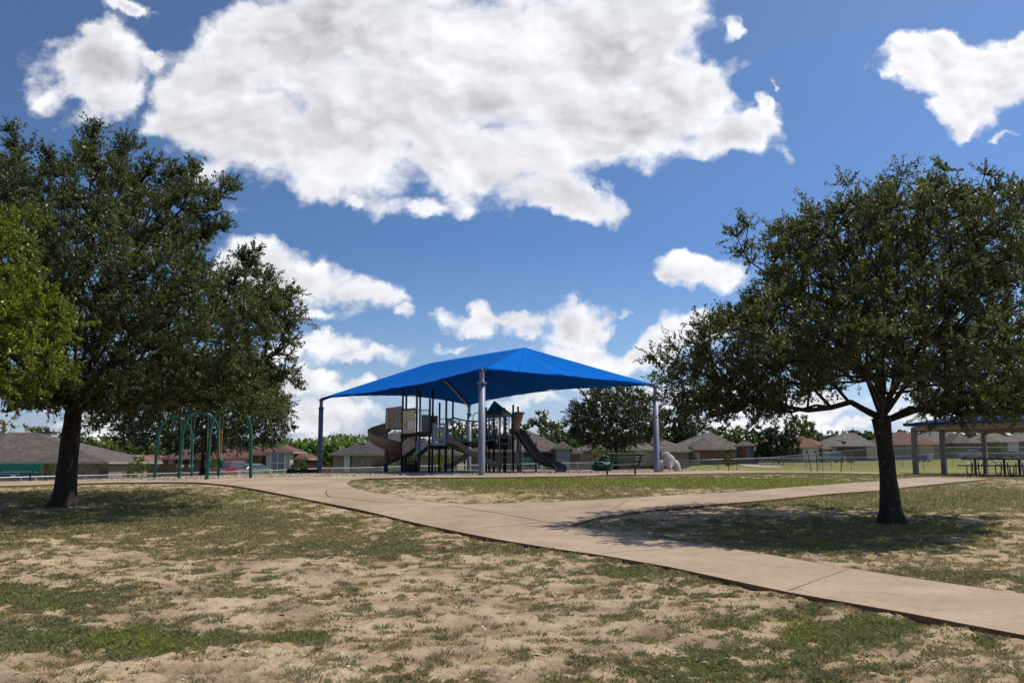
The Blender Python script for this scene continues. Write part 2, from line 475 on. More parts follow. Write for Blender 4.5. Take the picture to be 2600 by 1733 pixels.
# ---- outlines of the paved paths (world x, y)
def densify(poly, step=0.5):
    out = []
    for i in range(len(poly)):
        a = Vector(poly[i]); b = Vector(poly[(i + 1) % len(poly)]); n = max(1, int((b - a).length / step))
        out += [a.lerp(b, k / n) for k in range(n)]
    return out
def inside_np(x, y, poly):
    c = np.zeros(x.shape, bool); n = len(poly)
    px = np.array([p[0] for p in poly]); py = np.array([p[1] for p in poly])
    j = n - 1
    for i in range(n):
        if py[i] != py[j]:
            cond = ((py[i] > y) != (py[j] > y))
            c ^= cond & (x < (px[j] - px[i]) * (y - py[i]) / (py[j] - py[i]) + px[i])
        j = i
    return c
near_edge = H2([(-160,1242),(0,1237),(134,1232.5),(195,1230.5),(286,1228.5),(420,1227),(497,1227.5),(574,1234),(650,1246),(727,1261),(800,1276),
    (900,1296),(953,1308),(1106,1344.5),(1259,1375),(1412,1401),(1527,1417),(1700,1448),(1853,1482),(2006,1515),(2159,1543),(2312,1570),(2465,1601),(2600,1627)])
far_r = H2([(2600,1518.5),(2427,1494),(2213,1461),(2044,1432),(1914,1409.5),(1776,1388),(1700,1379),(1565,1360),(1443,1341)])
e0, e1 = near_edge[-1], near_edge[-2]; ext_n = [e0 + (e0 - e1).normalized() * k for k in (2.0, 5.0)]
f0, f1 = far_r[0], far_r[1]; ext_f = [f0 + (f0 - f1).normalized() * k for k in (5.0, 2.0)]
branch_low = H2([(1443,1341),(1508,1321),(1600,1306),(1700,1295),(1841,1283),(1968,1272),(2102,1258),(2228,1249),(2281,1243),(2465,1224),(2518,1217.5)])[1:]
branch_up = H2([(2350,1214),(2228,1225),(2082,1235.5),(1891,1251),(1700,1262),(1412,1279),(1182,1285),(1129,1283),(1029.5,1272),(945,1254.6),(896,1243),(880,1231.6),(892,1222.5),
    (926,1218),(1029,1216),(1221,1215),(1412,1212.5),(1700,1206.5),(1853,1203),(1968,1201),(2082,1201.5),(2228,1204.5),(2340,1208.5)])
pav_front = H2([(2518,1217.5),(2600,1219)])
slab_far = H2([(2350,1205)])
upper = H2([(2228,1200.5),(2082,1198),(1949,1196.8),(1815,1196.3),(1723,1198.5),(1661,1200.5),(1450,1205),(1213,1208.3),(900,1212),(800,1212.8),(635,1215.5),(555,1217.5),(478,1221),(420,1222.5),(286,1223.5),
    (195,1224.5),(134,1223.5),(0,1222.5),(-160,1224)])
# pavilion slab is a separate sheet of concrete; the path ends in it
path_poly = list(near_edge) + ext_n + ext_f + list(far_r) + list(branch_low) + list(branch_up) + list(upper)
gravel_poly = [v + Vector((0, -0.0)) for v in upper[3:]][::-1]
gravel_poly = list(gravel_poly) + [Vector((13.5, 58.0)), Vector((10.0, 62.0)), Vector((-2.0, 62.5)), Vector((-12, 58.0)), Vector((-19.0, 52.0)), Vector((-24.0, 46.5))]

# ---- vegetation cover map
def project_np(x, y, z):
    dx, dy, dz = x - EYE.x, y - EYE.y, z - EYE.z
    dep = dy * _c + dz * _s; up = -dy * _s + dz * _c
    dep = np.maximum(dep, 0.1)
    return 1300 + F_PX * dx / dep, 866.5 - F_PX * up / dep
# patches: where grass is thick (+) or worn to bare soil (-); centre and size given along the ground as seen, weight, greenness
_patches = [(250,1625,480,42,.55,.9),(150,1520,360,45,.33,.35),(760,1620,130,22,.35,.5),(350,1340,420,70,.22,.0),(700,1375,350,40,.24,.1),(600,1300,350,45,.38,.1),
  (900,1480,560,55,-.16,0),(420,1450,280,24,-.26,0),(1150,1600,420,70,-.07,0),(900,1640,300,60,-.08,0),(2250,1660,520,70,.22,.45),(2150,1600,260,25,.30,.5),(1800,1700,380,50,.14,.2),
  (2100,1360,420,45,.55,.55),(1620,1300,240,14,-.6,0),(1950,1300,330,13,-.55,0),(2400,1310,200,14,-.15,0),(2470,1420,130,26,-.40,0),(2400,1270,420,36,.75,.15),(2250,1470,420,24,.3,.0),
  (1500,1240,500,30,.55,.1),(980,1250,120,13,-.55,0),(1150,1262,200,9,-.25,0),(1720,1243,150,9,-.30,0),(1650,1222,500,10,.45,.8),(2000,1230,260,9,.3,.9),(1300,1225,330,9,.2,.7),
  (1950,1270,120,12,.4,.2),(220,1262,380,20,.35,.1),(150,1290,150,8,-.45,0),(300,1310,250,18,.35,.4),(1540,1365,90,16,-.3,0),(20,1430,200,26,-.25,0),(500,1560,150,14,-.4,0),(420,1715,300,22,-.35,0),
  (1280,1395,260,14,.28,.3),(1600,1450,260,16,.2,.3)]
def cover_np(x, y):
    z = ground_np(x, y); px, py = project_np(x, y, z)
    c = np.full(x.shape, 0.33); g = np.zeros(x.shape)
    for (cx, cy, rx, ry, w, gr) in _patches:
        k = np.exp(-(((px - cx) / rx) ** 2 + ((py - cy) / ry) ** 2))
        c += w * k
        if w > 0: g += gr * k
    far = np.clip((y - 36) / 10, 0, 1); c = c * (1 - far) + 0.85 * far; g = g + far * 0.35
    big = fbm(x * 0.55, y * 0.55, 3, 11) - .5
    mid = fbm(x * 3.1, y * 2.7, 3, 23) - .5
    fine = fbm(x * 9.0, y * 8.5, 3, 37) - .5
    c2 = c + 0.0 + big * 0.40 + mid * 0.95 + fine * 0.85
    cov = np.clip((c2 - 0.40) / 0.34, 0, 1)
    g = np.clip(g + big * 0.8 + mid * 0.25, 0, 1)
    return cov, g
def micro(x, y):
    near = np.clip(1 - (y - 14) / 16, 0, 1)
    return (fbm(x * 1.7, y * 1.7, 5, 5, .6) - .5) * 0.14 * near + (fbm(x * 9, y * 9, 3, 6) - .5) * 0.035 * near

def build_ground():
    ys = np.concatenate([np.linspace(-12, 3.0, 12), np.geomspace(3.6, 40, 760), np.geomspace(40.3, 2800, 170)])
    us = np.concatenate([np.linspace(-1.4, -.72, 12)[:-1], np.linspace(-.72, .72, 640), np.linspace(.72, 1.4, 12)[1:]])
    Y, U = np.meshgrid(ys, us, indexing='ij')
    Xg = U * (np.maximum(Y, 5.0) + 1.0)
    Zg = ground_np(Xg, Y)
    inpath = inside_np(Xg, Y, path_poly)
    Zg = Zg + np.where(inpath, -0.02, micro(Xg, Y))
    # soil stands against the far edges of the walk, drops at the near edge
    cov, g = cover_np(Xg, Y)
    nr, nc = Xg.shape
    co = np.stack([Xg, Y, Zg], -1).reshape(-1, 3)
    idx = np.arange(nr * nc).reshape(nr, nc)
    q = np.stack([idx[:-1, :-1], idx[:-1, 1:], idx[1:, 1:], idx[1:, :-1]], -1).reshape(-1, 4)
    me = bpy.data.meshes.new('ground')
    me.vertices.add(len(co)); me.vertices.foreach_set('co', co.astype(np.float32).ravel())
    me.loops.add(q.size); me.loops.foreach_set('vertex_index', q.astype(np.int32).ravel())
    me.polygons.add(len(q)); me.polygons.foreach_set('loop_start', (np.arange(len(q)) * 4).astype(np.int32)); me.polygons.foreach_set('loop_total', np.full(len(q), 4, np.int32))
    me.update(calc_edges=True); me.shade_smooth()
    for nm, arr in (('cover', cov), ('green', g)):
        a = me.attributes.new(nm, 'FLOAT', 'POINT'); a.data.foreach_set('value', arr.astype(np.float32).ravel())
    m, nt, b, out = new_mat('ground_soil_and_turf')
    tc = node(nt, 'ShaderNodeTexCoord').outputs['Object']
    cv = node(nt, 'ShaderNodeAttribute', attribute_name='cover').outputs['Fac']
    gr = node(nt, 'ShaderNodeAttribute', attribute_name='green').outputs['Fac']
    nA = node(nt, 'ShaderNodeTexNoise', {'Vector': tc, 'Scale': 1.1, 'Detail': 8.0, 'Roughness': 0.65}).outputs[0]
    nB = node(nt, 'ShaderNodeTexNoise', {'Vector': tc, 'Scale': 28.0, 'Detail': 5.0, 'Roughness': 0.7}).outputs[0]
    nC = node(nt, 'ShaderNodeTexNoise', {'Vector': tc, 'Scale': 6.0, 'Detail': 6.0, 'Roughness': 0.7}).outputs[0]
    soil = ramp(nt, nA, [(0.30, (0.19, 0.135, 0.088)), (0.44, (0.34, 0.25, 0.162)), (0.58, (0.45, 0.345, 0.225)), (0.74, (0.55, 0.45, 0.325))])
    soil = mixc(nt, 1.0, soil, ramp(nt, nB, [(0.3, (0.84, 0.82, 0.80)), (0.5, (1.0, 1.0, 1.0)), (0.7, (1.06, 1.06, 1.05))]), 'MULTIPLY')
    dry = ramp(nt, nC, [(0.3, (0.13, 0.115, 0.045)), (0.55, (0.235, 0.205, 0.075)), (0.75, (0.34, 0.28, 0.13))])
    grn = ramp(nt, nC, [(0.3, (0.10, 0.125, 0.025)), (0.7, (0.22, 0.25, 0.045))])
    turf = mixc(nt, gr, dry, grn)
    turf = mixc(nt, 1.0, turf, ramp(nt, nB, [(0.3, (0.6, 0.6, 0.55)), (0.65, (1.25, 1.25, 1.2))]), 'MULTIPLY')
    k = node(nt, 'ShaderNodeMath', {0: cv, 1: nC}, operation='ADD').outputs[0]
    k = node(nt, 'ShaderNodeMapRange', {0: k, 1: 0.72, 2: 1.15}).outputs[0]
    nt.links.new(mixc(nt, k, soil, turf), b.inputs['Base Color'])
    b.inputs['Roughness'].default_value = 0.95; b.inputs['Specular IOR Level'].default_value = 0.15
    h = node(nt, 'ShaderNodeMath', {0: nB, 1: nC}, operation='ADD').outputs[0]
    bp = node(nt, 'ShaderNodeBump', {'Height': h, 'Strength': 0.7, 'Distance': 0.035})
    nt.links.new(bp.outputs[0], b.inputs['Normal'])
    me.materials.append(m)
    o = bpy.data.objects.new('ground', me); COL.objects.link(o); tag(o, kind='structure')
build_ground()

def sheet(name, poly, lift, mat, skirt=0.0, step=0.6, uvdist=False):
    pts = densify(poly, step)
    n = len(pts)
    xs = np.array([p[0] for p in pts]); ys = np.array([p[1] for p in pts])
    gx, gy = np.meshgrid(np.arange(xs.min(), xs.max(), step), np.arange(ys.min(), ys.max(), step))
    gx = gx.ravel(); gy = gy.ravel()
    ins = inside_np(gx, gy, [(p[0], p[1]) for p in pts])
    gx, gy = gx[ins], gy[ins]
    # stay clear of the outline
    keep = np.ones(len(gx), bool)
    for i in range(n): keep &= (gx - xs[i]) ** 2 + (gy - ys[i]) ** 2 > (step * .35) ** 2
    gx, gy = gx[keep], gy[keep]
    allp = [Vector((p[0], p[1])) for p in pts] + [Vector((a, b)) for a, b in zip(gx, gy)]
    edges = [(i, (i + 1) % n) for i in range(n)]
    vs, es, fs, *_ = delaunay_2d_cdt(allp, edges, [list(range(n))], 1, 1e-4)
    zz = ground_np(np.array([v.x for v in vs]), np.array([v.y for v in vs])) + lift
    V = [(v.x, v.y, z) for v, z in zip(vs, zz)]
    F = [tuple(f) for f in fs]
    if skirt:
        bm = bmesh.new()
        for v in V: bm.verts.new(v)
        bm.verts.ensure_lookup_table()
        for f in F:
            try: bm.faces.new([bm.verts[i] for i in f])
            except ValueError: pass
        bmesh.ops.recalc_face_normals(bm, faces=bm.faces)
        if sum(f.normal.z for f in bm.faces) < 0: bmesh.ops.reverse_faces(bm, faces=bm.faces)
        be = [e for e in bm.edges if len(e.link_faces) == 1]
        r = bmesh.ops.extrude_edge_only(bm, edges=be)
        for v in [g for g in r['geom'] if isinstance(g, bmesh.types.BMVert)]: v.co.z -= skirt
        me = bpy.data.meshes.new(name); bm.to_mesh(me); bm.free()
    else:
        me = bpy.data.meshes.new(name); me.from_pydata(V, [], F)
        bm = bmesh.new(); bm.from_mesh(me); bmesh.ops.recalc_face_normals(bm, faces=bm.faces)
        if sum(f.normal.z for f in bm.faces) < 0: bmesh.ops.reverse_faces(bm, faces=bm.faces)
        bm.to_mesh(me); bm.free()
    me.materials.append(mat)
    o = bpy.data.objects.new(name, me); COL.objects.link(o); tag(o, kind='structure')
    return o
def concrete_mat():
    m, nt, b, out = new_mat('tan_concrete')
    tc = node(nt, 'ShaderNodeTexCoord').outputs['Object']
    nA = node(nt, 'ShaderNodeTexNoise', {'Vector': tc, 'Scale': 0.55, 'Detail': 10.0, 'Roughness': 0.62}).outputs[0]
    nB = node(nt, 'ShaderNodeTexNoise', {'Vector': tc, 'Scale': 60.0, 'Detail': 3.0, 'Roughness': 0.8}).outputs[0]
    nC = node(nt, 'ShaderNodeTexNoise', {'Vector': tc, 'Scale': 9.0, 'Detail': 6.0, 'Roughness': 0.75}).outputs[0]
    c = ramp(nt, nA, [(0.28, (0.27, 0.195, 0.125)), (0.5, (0.36, 0.272, 0.188)), (0.7, (0.44, 0.34, 0.24))])
    c = mixc(nt, 1.0, c, ramp(nt, nB, [(0.3, (0.72, 0.71, 0.70)), (0.52, (1.0, 1.0, 1.0)), (0.75, (1.22, 1.22, 1.22))]), 'MULTIPLY')
    c = mixc(nt, 1.0, c, ramp(nt, nC, [(0.25, (0.80, 0.79, 0.77)), (0.55, (1.04, 1.04, 1.04))]), 'MULTIPLY')
    nD = node(nt, 'ShaderNodeTexVoronoi', {'Vector': tc, 'Scale': 0.22}).outputs['Color']
    sD = node(nt, 'ShaderNodeSeparateColor', {0: nD}).outputs[0]
    c = mixc(nt, 1.0, c, ramp(nt, sD, [(0.0, (0.93, 0.92, 0.92)), (1.0, (1.05, 1.04, 1.03))]), 'MULTIPLY')
    nE = node(nt, 'ShaderNodeTexNoise', {'Vector': tc, 'Scale': 2.2, 'Detail': 9.0, 'Roughness': 0.75}).outputs[0]
    c = mixc(nt, 1.0, c, ramp(nt, nE, [(0.30, (0.74, 0.70, 0.66)), (0.42, (1.0, 1.0, 1.0))]), 'MULTIPLY')
    # the formed side faces are coloured darker and browner than the top
    geo = node(nt, 'ShaderNodeNewGeometry').outputs['Normal']
    nz = node(nt, 'ShaderNodeSeparateXYZ', {0: geo}).outputs[2]
    side = node(nt, 'ShaderNodeMapRange', {0: nz, 1: 0.2, 2: 0.7}).outputs[0]
    c = mixc(nt, side, mixc(nt, 1.0, c, (0.42, 0.34, 0.27), 'MULTIPLY'), c)
    nt.links.new(c, b.inputs['Base Color']); b.inputs['Roughness'].default_value = 0.88
    bp = node(nt, 'ShaderNodeBump', {'Height': nB, 'Strength': 0.25, 'Distance': 0.01}); nt.links.new(bp.outputs[0], b.inputs['Normal'])
    return m
CONC = concrete_mat()
sheet('path', path_poly, 0.055, CONC, skirt=0.16, step=0.5)
# joints and cracks in the walk: thin dark strips lying on it
def strip_line(name, pts_px, w=0.018, lift=0.060, mat=None):
    pts = [hit(*p) for p in pts_px]
    mb = MB(); prev = None
    fine = []
    for a, b in zip(pts[:-1], pts[1:]):
        n = max(2, int((b - a).length / 0.25))
        for k in range(n): fine.append(a.lerp(b, k / n))
    fine.append(pts[-1])
    L_, R_ = [], []
    for i, p in enumerate(fine):
        d = (fine[min(i + 1, len(fine) - 1)] - fine[max(i - 1, 0)]); d.z = 0; d.normalize()
        s_ = Vector((-d.y, d.x, 0)) * (w / 2) * (0.7 + 0.6 * random.random())
        j = Vector((random.uniform(-.008, .008), random.uniform(-.008, .008), 0))
        for arr, sg in ((L_, 1), (R_, -1)):
            q = p + j + s_ * sg; arr.append((q.x, q.y, gz(q.x, q.y) + lift))
    n = len(fine); mb.add(L_ + R_, [(i, i + 1, n + i + 1, n + i) for i in range(n - 1)])
    return mb
random.seed(4)
CRACK = M('crack_fill', (0.09, 0.066, 0.046), 0.95)
ck = MB()
for pts, w in (([(1138,1287.5),(1190,1296),(1290,1313),(1385,1330),(1443,1340)], .03), ([(1040,1310),(1100,1307),(1222,1303)], .014), ([(1222,1346),(1290,1341),(1386,1331)], .022),
             ([(1527,1414),(1600,1407),(1700,1401),(1776,1390)], .016), ([(893,1245),(830,1247),(827,1258),(835,1266),(900,1272),(960,1280),(1090,1283)], .03),
             ([(1841,1254),(1880,1258),(1950,1262),(2006,1268)], .02), ([(2228,1228),(2330,1236)], .02), ([(2470,1601),(2600,1563)], .0), ([(620,1222),(700,1218)], .02),
             ([(2465,1222),(2420,1220),(2400,1218)], .02),([(953,1306),(1010,1296),(1080,1284)], .012),([(1500,1320),(1560,1296),(1600,1272)], .014),([(727,1259),(790,1252),(828,1249)], .014),([(574,1232),(600,1225),(625,1218)], .014),([(2000,1512),(2090,1478),(2160,1452)], .008)):
    if w: 
        m_ = strip_line('x', pts, w); k0 = len(ck.v); ck.v += m_.v; ck.f += [tuple(i + k0 for i in f) for f in m_.f]
o = ck.build('path_joints', CRACK, recalc=False); tag(o, kind='structure')
o.name = 'path_joint'

# ---- gravel bed
def gravel_mat():
    m, nt, b, out = new_mat('river_gravel')
    tc = node(nt, 'ShaderNodeTexCoord').outputs['Object']
    v = node(nt, 'ShaderNodeTexVoronoi', {'Vector': tc, 'Scale': 17.0})
    sep = node(nt, 'ShaderNodeSeparateColor', {0: v.outputs['Color']})
    c = ramp(nt, sep.outputs[0], [(0.0, (0.11, 0.08, 0.06)), (0.35, (0.27, 0.20, 0.14)), (0.7, (0.40, 0.31, 0.22)), (1.0, (0.58, 0.50, 0.41))])
    e = ramp(nt, v.outputs['Distance'], [(0.25, (1, 1, 1)), (0.6, (0.25, 0.22, 0.2))])
    nt.links.new(mixc(nt, 1.0, c, e, 'MULTIPLY'), b.inputs['Base Color'])
    b.inputs['Roughness'].default_value = 0.8
    bp = node(nt, 'ShaderNodeBump', {'Height': v.outputs['Distance'], 'Strength': -1.0, 'Distance': 0.05}); nt.links.new(bp.outputs[0], b.inputs['Normal'])
    return m
GRAVEL = gravel_mat()
gb = sheet('gravel', gravel_poly, 0.03, GRAVEL, step=0.7)
gb.name = 'gravel_bed'
def pebbles():
    rng = np.random.default_rng(9)
    n = 90000
    x = rng.uniform(-26, 14, n); y = 32 + 31 * rng.random(n) ** 1.6
    k = inside_np(x, y, gravel_poly); x, y = x[k], y[k]; n = len(x)
    berm = 0.10 * fbm(x * .5, y * .5, 2, 3)
    z = ground_np(x, y) + 0.025 + berm * 0.5
    r = rng.uniform(.018, .052, n)
    oc = np.array([[1,0,0],[-1,0,0],[0,1,0],[0,-1,0],[0,0,.75],[0,0,-.6]], float)
    fs = np.array([[0,2,4],[2,1,4],[1,3,4],[3,0,4]])
    V = oc[None] * rng.uniform(.6, 1.3, (n, 6, 1)) * r[:, None, None]
    a = rng.uniform(0, 6.28, n); ca, sa = np.cos(a)[:, None], np.sin(a)[:, None]
    V = np.stack([V[..., 0] * ca - V[..., 1] * sa, V[..., 0] * sa + V[..., 1] * ca, V[..., 2]], -1) + np.stack([x, y, z], -1)[:, None, :]
    T = V[:, fs].reshape(-1, 3, 3)
    m, nt, b, out = new_mat('pebble_stone')
    at = node(nt, 'ShaderNodeAttribute', attribute_name='tint').outputs['Fac']
    nt.links.new(ramp(nt, at, [(0.0, (0.10, 0.07, 0.055)), (0.4, (0.29, 0.22, 0.16)), (0.75, (0.42, 0.33, 0.24)), (1.0, (0.66, 0.59, 0.49))]), b.inputs['Base Color'])
    b.inputs['Roughness'].default_value = 0.75
    o = poly_mesh('pebbles', T, m, np.repeat(rng.random(n), 4))
    tag(o, 'loose tan and grey pebbles covering the playground bed', 'pebbles', kind='stuff')
pebbles()

# ---- grass blades
def grass():
    rng = np.random.default_rng(3)
    def field(n, y0, y1, h0, w0, seed, power=1.0):
        rng = np.random.default_rng(seed)
        y = y0 * (y1 / y0) ** (rng.random(n) ** power)
        u = rng.uniform(-.66, .66, n); x = u * (y + 0.5)
        cov, g = cover_np(x, y)
        tuft = fbm(x * 4.2, y * 4.2, 2, 71)
        keep = (rng.random(n) < np.clip(cov * (0.45 + 1.1 * tuft) + 0.012, 0, 1)) & ~inside_np(x, y, path_poly) & ~inside_np(x, y, gravel_poly)
        x, y, cov, g, tuft = x[keep], y[keep], cov[keep], g[keep], tuft[keep]; n = len(x)
        z = ground_np(x, y) + micro(x, y) - 0.004
        h = h0 * rng.uniform(.45, 1.25, n) * (0.5 + 0.55 * cov + 0.6 * np.clip(tuft - .35, 0, 1)); h[g > .65] *= 1.15
        w = w0 * rng.uniform(.6, 1.4, n)
        a = rng.uniform(0, 2 * np.pi, n); lean = rng.uniform(.25, 1.15, n)
        dx, dy = np.cos(a), np.sin(a)
        px_, py_ = -dy, dx
        tw = rng.uniform(0, 2 * np.pi, n); px_, py_ = np.cos(tw), np.sin(tw)
        base = np.stack([x, y, z], -1)
        side = np.stack([px_ * w, py_ * w, np.zeros(n)], -1)
        mid = base + np.stack([dx * h * lean * .35, dy * h * lean * .35, h * .6], -1)
        tip = base + np.stack([dx * h * lean, dy * h * lean, h * (1.15 - lean * .45)], -1)
        V = np.stack([base - side, base + side, mid + side * .7, tip], 1)
        V[:, 3] = tip; 
        q = np.stack([base - side, base + side, tip, mid - side * .8], 1)
        t = np.clip(0.27 + 0.60 * g + rng.normal(0, .13, n) - 0.25 * (1 - cov) + (fbm(x * .9, y * .9, 2, 55) - .5) * .5, 0, 1)
        dead = rng.random(n) < (0.30 - 0.2 * g); t[dead] = rng.uniform(0, .12, dead.sum())
        return q, t
    def tufts(n, y0, y1, seed):
        rng = np.random.default_rng(seed)
        y = np.sqrt(y0 ** 2 + (y1 ** 2 - y0 ** 2) * rng.random(n)); x = rng.uniform(-.66, .66, n) * (y + .5)
        cov, g = cover_np(x, y); big = fbm(x * .8, y * .8, 2, 91)
        k = (rng.random(n) < np.clip(.15 + 1.3 * (big - .25), 0, 1)) & ~inside_np(x, y, path_poly) & ~inside_np(x, y, gravel_poly); x, y, g = x[k], y[k], g[k]
        n = len(x); rad = .035 + .15 * rng.random(n) ** 2.4; cnt = (rng.uniform(45, 90, n) * (rad / .09) ** 1.25 * np.clip(11 / y, .45, 1)).astype(int)
        base_t = np.clip(rng.normal(.38, .13, n) + .4 * (g - .3), .10, .9); base_t[rng.random(n) < .12] = .08; hh = rng.uniform(.022, .050, n)
        i = np.repeat(np.arange(n), cnt); m = len(i)
        a = rng.uniform(0, 2 * np.pi, m); r = rad[i] * rng.random(m) ** .6; el = rng.uniform(.5, 1, n)[i]
        ox, oy = np.cos(a) * r, np.sin(a) * r * el
        bx, by = x[i] + ox, y[i] + oy
        h = hh[i] * rng.uniform(.6, 1.35, m) * (1.15 - .5 * r / rad[i]); w = .0036 * rng.uniform(.7, 1.5, m) * np.clip(by / 8, .9, 2)
        sp = (.35 + .9 * r / rad[i]); aa = a + rng.normal(0, .6, m)
        base = np.stack([bx, by, ground_np(bx, by) + micro(bx, by) - .003], -1)
        tw = rng.uniform(0, 2 * np.pi, m); side = np.stack([np.cos(tw) * w, np.sin(tw) * w, np.zeros(m)], -1)
        tip = base + np.stack([np.cos(aa) * h * sp, np.sin(aa) * h * sp, h], -1); mid = base + (tip - base) * .55 + np.array([0, 0, 1]) * (h * .12)[:, None]
        ok = ~inside_np(bx, by, path_poly)
        q = np.stack([base - side, base + side, tip, mid - side * .8], 1)
        return q[ok], np.clip(base_t[i] + rng.normal(0, .07, m), 0, 1)[ok]
    A = [tufts(6400, 5.3, 17, 11), tufts(5200, 15, 30, 12), field(520000, 5.2, 12, .045, .0036, 1), field(560000, 11, 22, .050, .0062, 2), field(300000, 20, 40, .050, .011, 5, .8), field(90000, 38, 75, .07, .02, 6)]
    V = np.concatenate([a[0] for a in A]); t = np.concatenate([a[1] for a in A])
    m, nt, b, out = new_mat('grass_blade')
    at = node(nt, 'ShaderNodeAttribute', attribute_name='tint').outputs['Fac']
    c = ramp(nt, at, [(0.0, (0.46, 0.36, 0.18)), (0.12, (0.34, 0.27, 0.12)), (0.24, (0.28, 0.265, 0.13)), (0.45, (0.185, 0.205, 0.105)), (0.75, (0.26, 0.28, 0.06)), (1.0, (0.30, 0.35, 0.045))])
    nt.links.new(c, b.inputs['Base Color']); b.inputs['Roughness'].default_value = 0.6; b.inputs['Specular IOR Level'].default_value = 0.3
    tr = nt.nodes.new('ShaderNodeBsdfTranslucent'); nt.links.new(c, tr.inputs[0])
    mx = nt.nodes.new('ShaderNodeMixShader'); mx.inputs[0].default_value = .4
    nt.links.new(b.outputs[0], mx.inputs[1]); nt.links.new(tr.outputs[0], mx.inputs[2]); nt.links.new(mx.outputs[0], out.inputs[0])
    o = poly_mesh('grass', V, m, t); tag(o, 'short patchy grass blades growing over the sandy park ground', 'grass', kind='stuff')
    # litter of dry leaves and twigs
    n = 5200; y = 5.5 * (30 / 5.5) ** rng.random(n); x = rng.uniform(-.6, .6, n) * y
    k = ~inside_np(x, y, path_poly) | (rng.random(n) < .02); x, y = x[k], y[k]; n = len(x)
    z = ground_np(x, y) + np.where(inside_np(x, y, path_poly), .062, micro(x, y) + .012)
    a = rng.uniform(0, 6.28, n); l = rng.uniform(.010, .028, n) * np.where(rng.random(n) < .06, 2.4, 1); w = l * rng.uniform(.25, .5, n)
    d = np.stack([np.cos(a), np.sin(a), rng.uniform(-.2, .35, n)], -1); s_ = np.stack([-np.sin(a), np.cos(a), rng.uniform(-.3, .3, n)], -1)
    c0 = np.stack([x, y, z], -1)
    V = np.stack([c0 - d * l[:, None], c0 + s_ * w[:, None], c0 + d * l[:, None], c0 - s_ * w[:, None]], 1)
    m2, nt, b, out = new_mat('dry_leaf')
    at = node(nt, 'ShaderNodeAttribute', attribute_name='tint').outputs['Fac']
    nt.links.new(ramp(nt, at, [(0.0, (0.06, 0.04, 0.025)), (0.5, (0.22, 0.15, 0.08)), (0.85, (0.42, 0.33, 0.22)), (1.0, (0.7, 0.64, 0.52))]), b.inputs['Base Color']); b.inputs['Roughness'].default_value = .7
    o = poly_mesh('leaf_litter', V, m2, rng.random(n)); tag(o, 'dry fallen leaves and twigs scattered over grass and soil', 'litter', kind='stuff')
grass()
# small piece of orange litter in the grass
p = hit(1121, 1394)
mb = MB(); mb.add([(p.x - .05, p.y, p.z + .03), (p.x + .045, p.y - .02, p.z + .045), (p.x + .06, p.y + .05, p.z + .03), (p.x - .03, p.y + .06, p.z + .05), (p.x, p.y + .02, p.z + .075)],
    [(0, 1, 4), (1, 2, 4), (2, 3, 4), (3, 0, 4), (0, 3, 2, 1)])
center_origin(tag(mb.build('paper_scrap', M('orange_paper', (0.75, 0.10, 0.02), .6)), 'small crumpled orange scrap lying in the patchy grass', 'litter'))
# ------------------------------------------------------------------ trees
def tube_np(P0, P1, R0, R1, n=6):
    """many tapered segments at once -> verts, quads"""
    d = P1 - P0; L = np.linalg.norm(d, axis=1, keepdims=True) + 1e-9; d = d / L
    ref = np.where(np.abs(d[:, 2:3]) > .9, np.array([[1., 0, 0]]), np.array([[0, 0, 1.]]))
    s = np.cross(d, ref); s /= np.linalg.norm(s, axis=1, keepdims=True) + 1e-9; u = np.cross(s, d)
    t = np.arange(n) * 2 * np.pi / n
    ring = s[:, None] * np.cos(t)[None, :, None] + u[:, None] * np.sin(t)[None, :, None]
    a = P0[:, None] + ring * R0[:, None, None]; b = P1[:, None] + ring * R1[:, None, None]
    V = np.stack([np.stack([a[:, j], a[:, (j + 1) % n], b[:, (j + 1) % n], b[:, j]], 1) for j in range(n)], 1)
    return V.reshape(-1, 4, 3)

def grow_tree(rng, trunk_pts, limbs, puffs, r_fork, r_tip=.006, up_bias=0.25):
    """connect every foliage puff to the nearest suitable skeleton node; returns node arrays"""
    nodes = [np.array(p, float) for p in trunk_pts]; par = [-1] + list(range(len(trunk_pts) - 1))
    fork = len(trunk_pts) - 1
    dist = [0.0] * len(nodes)
    for L in limbs:
        start, pts = (fork, L) if not isinstance(L, tuple) else L
        prev = start
        for q in pts:
            q = np.array(q, float); nodes.append(q); par.append(prev)
            dist.append(dist[prev] + np.linalg.norm(q - nodes[prev])); prev = len(nodes) - 1
    F = nodes[fork]
    order = np.argsort(np.linalg.norm(puffs - F, axis=1))
    ends = []
    for k in order:
        p = puffs[k]
        A = np.array(nodes[fork:]); dd = np.array(dist[fork:])
        v = p - A; d = np.linalg.norm(v, axis=1)
        # prefer nodes from which the way goes outward and upward
        cost = d * (1.25 - up_bias * v[:, 2] / (d + 1e-6)) + 0.42 * dd
        back = (np.linalg.norm(A - F, axis=1) > np.linalg.norm(p - F) * 1.02)
        cost = cost + back * 3
        j = int(np.argmin(cost)) + fork
        a = nodes[j]; seg = max(1, int(np.linalg.norm(p - a) / 0.45)); prev = j
        sagv = rng.normal(0, .07, 3) * np.linalg.norm(p - a)
        for i in range(1, seg + 1):
            t = i / seg
            q = a + (p - a) * t + sagv * math.sin(math.pi * t) + rng.normal(0, .03, 3) * (i < seg)
            nodes.append(q); par.append(prev); dist.append(dist[prev] + np.linalg.norm(q - nodes[prev])); prev = len(nodes) - 1
        ends.append(prev)
    N = np.array(nodes); par = np.array(par)
    w = np.zeros(len(N)); 
    for e in ends: w[e] += 1
    for i in range(len(N) - 1, 0, -1): w[par[i]] += w[i]
    w = np.maximum(w, .3)
    R = r_tip + (r_fork - r_tip) * (w / w[fork]) ** 0.52
    return N, par, R

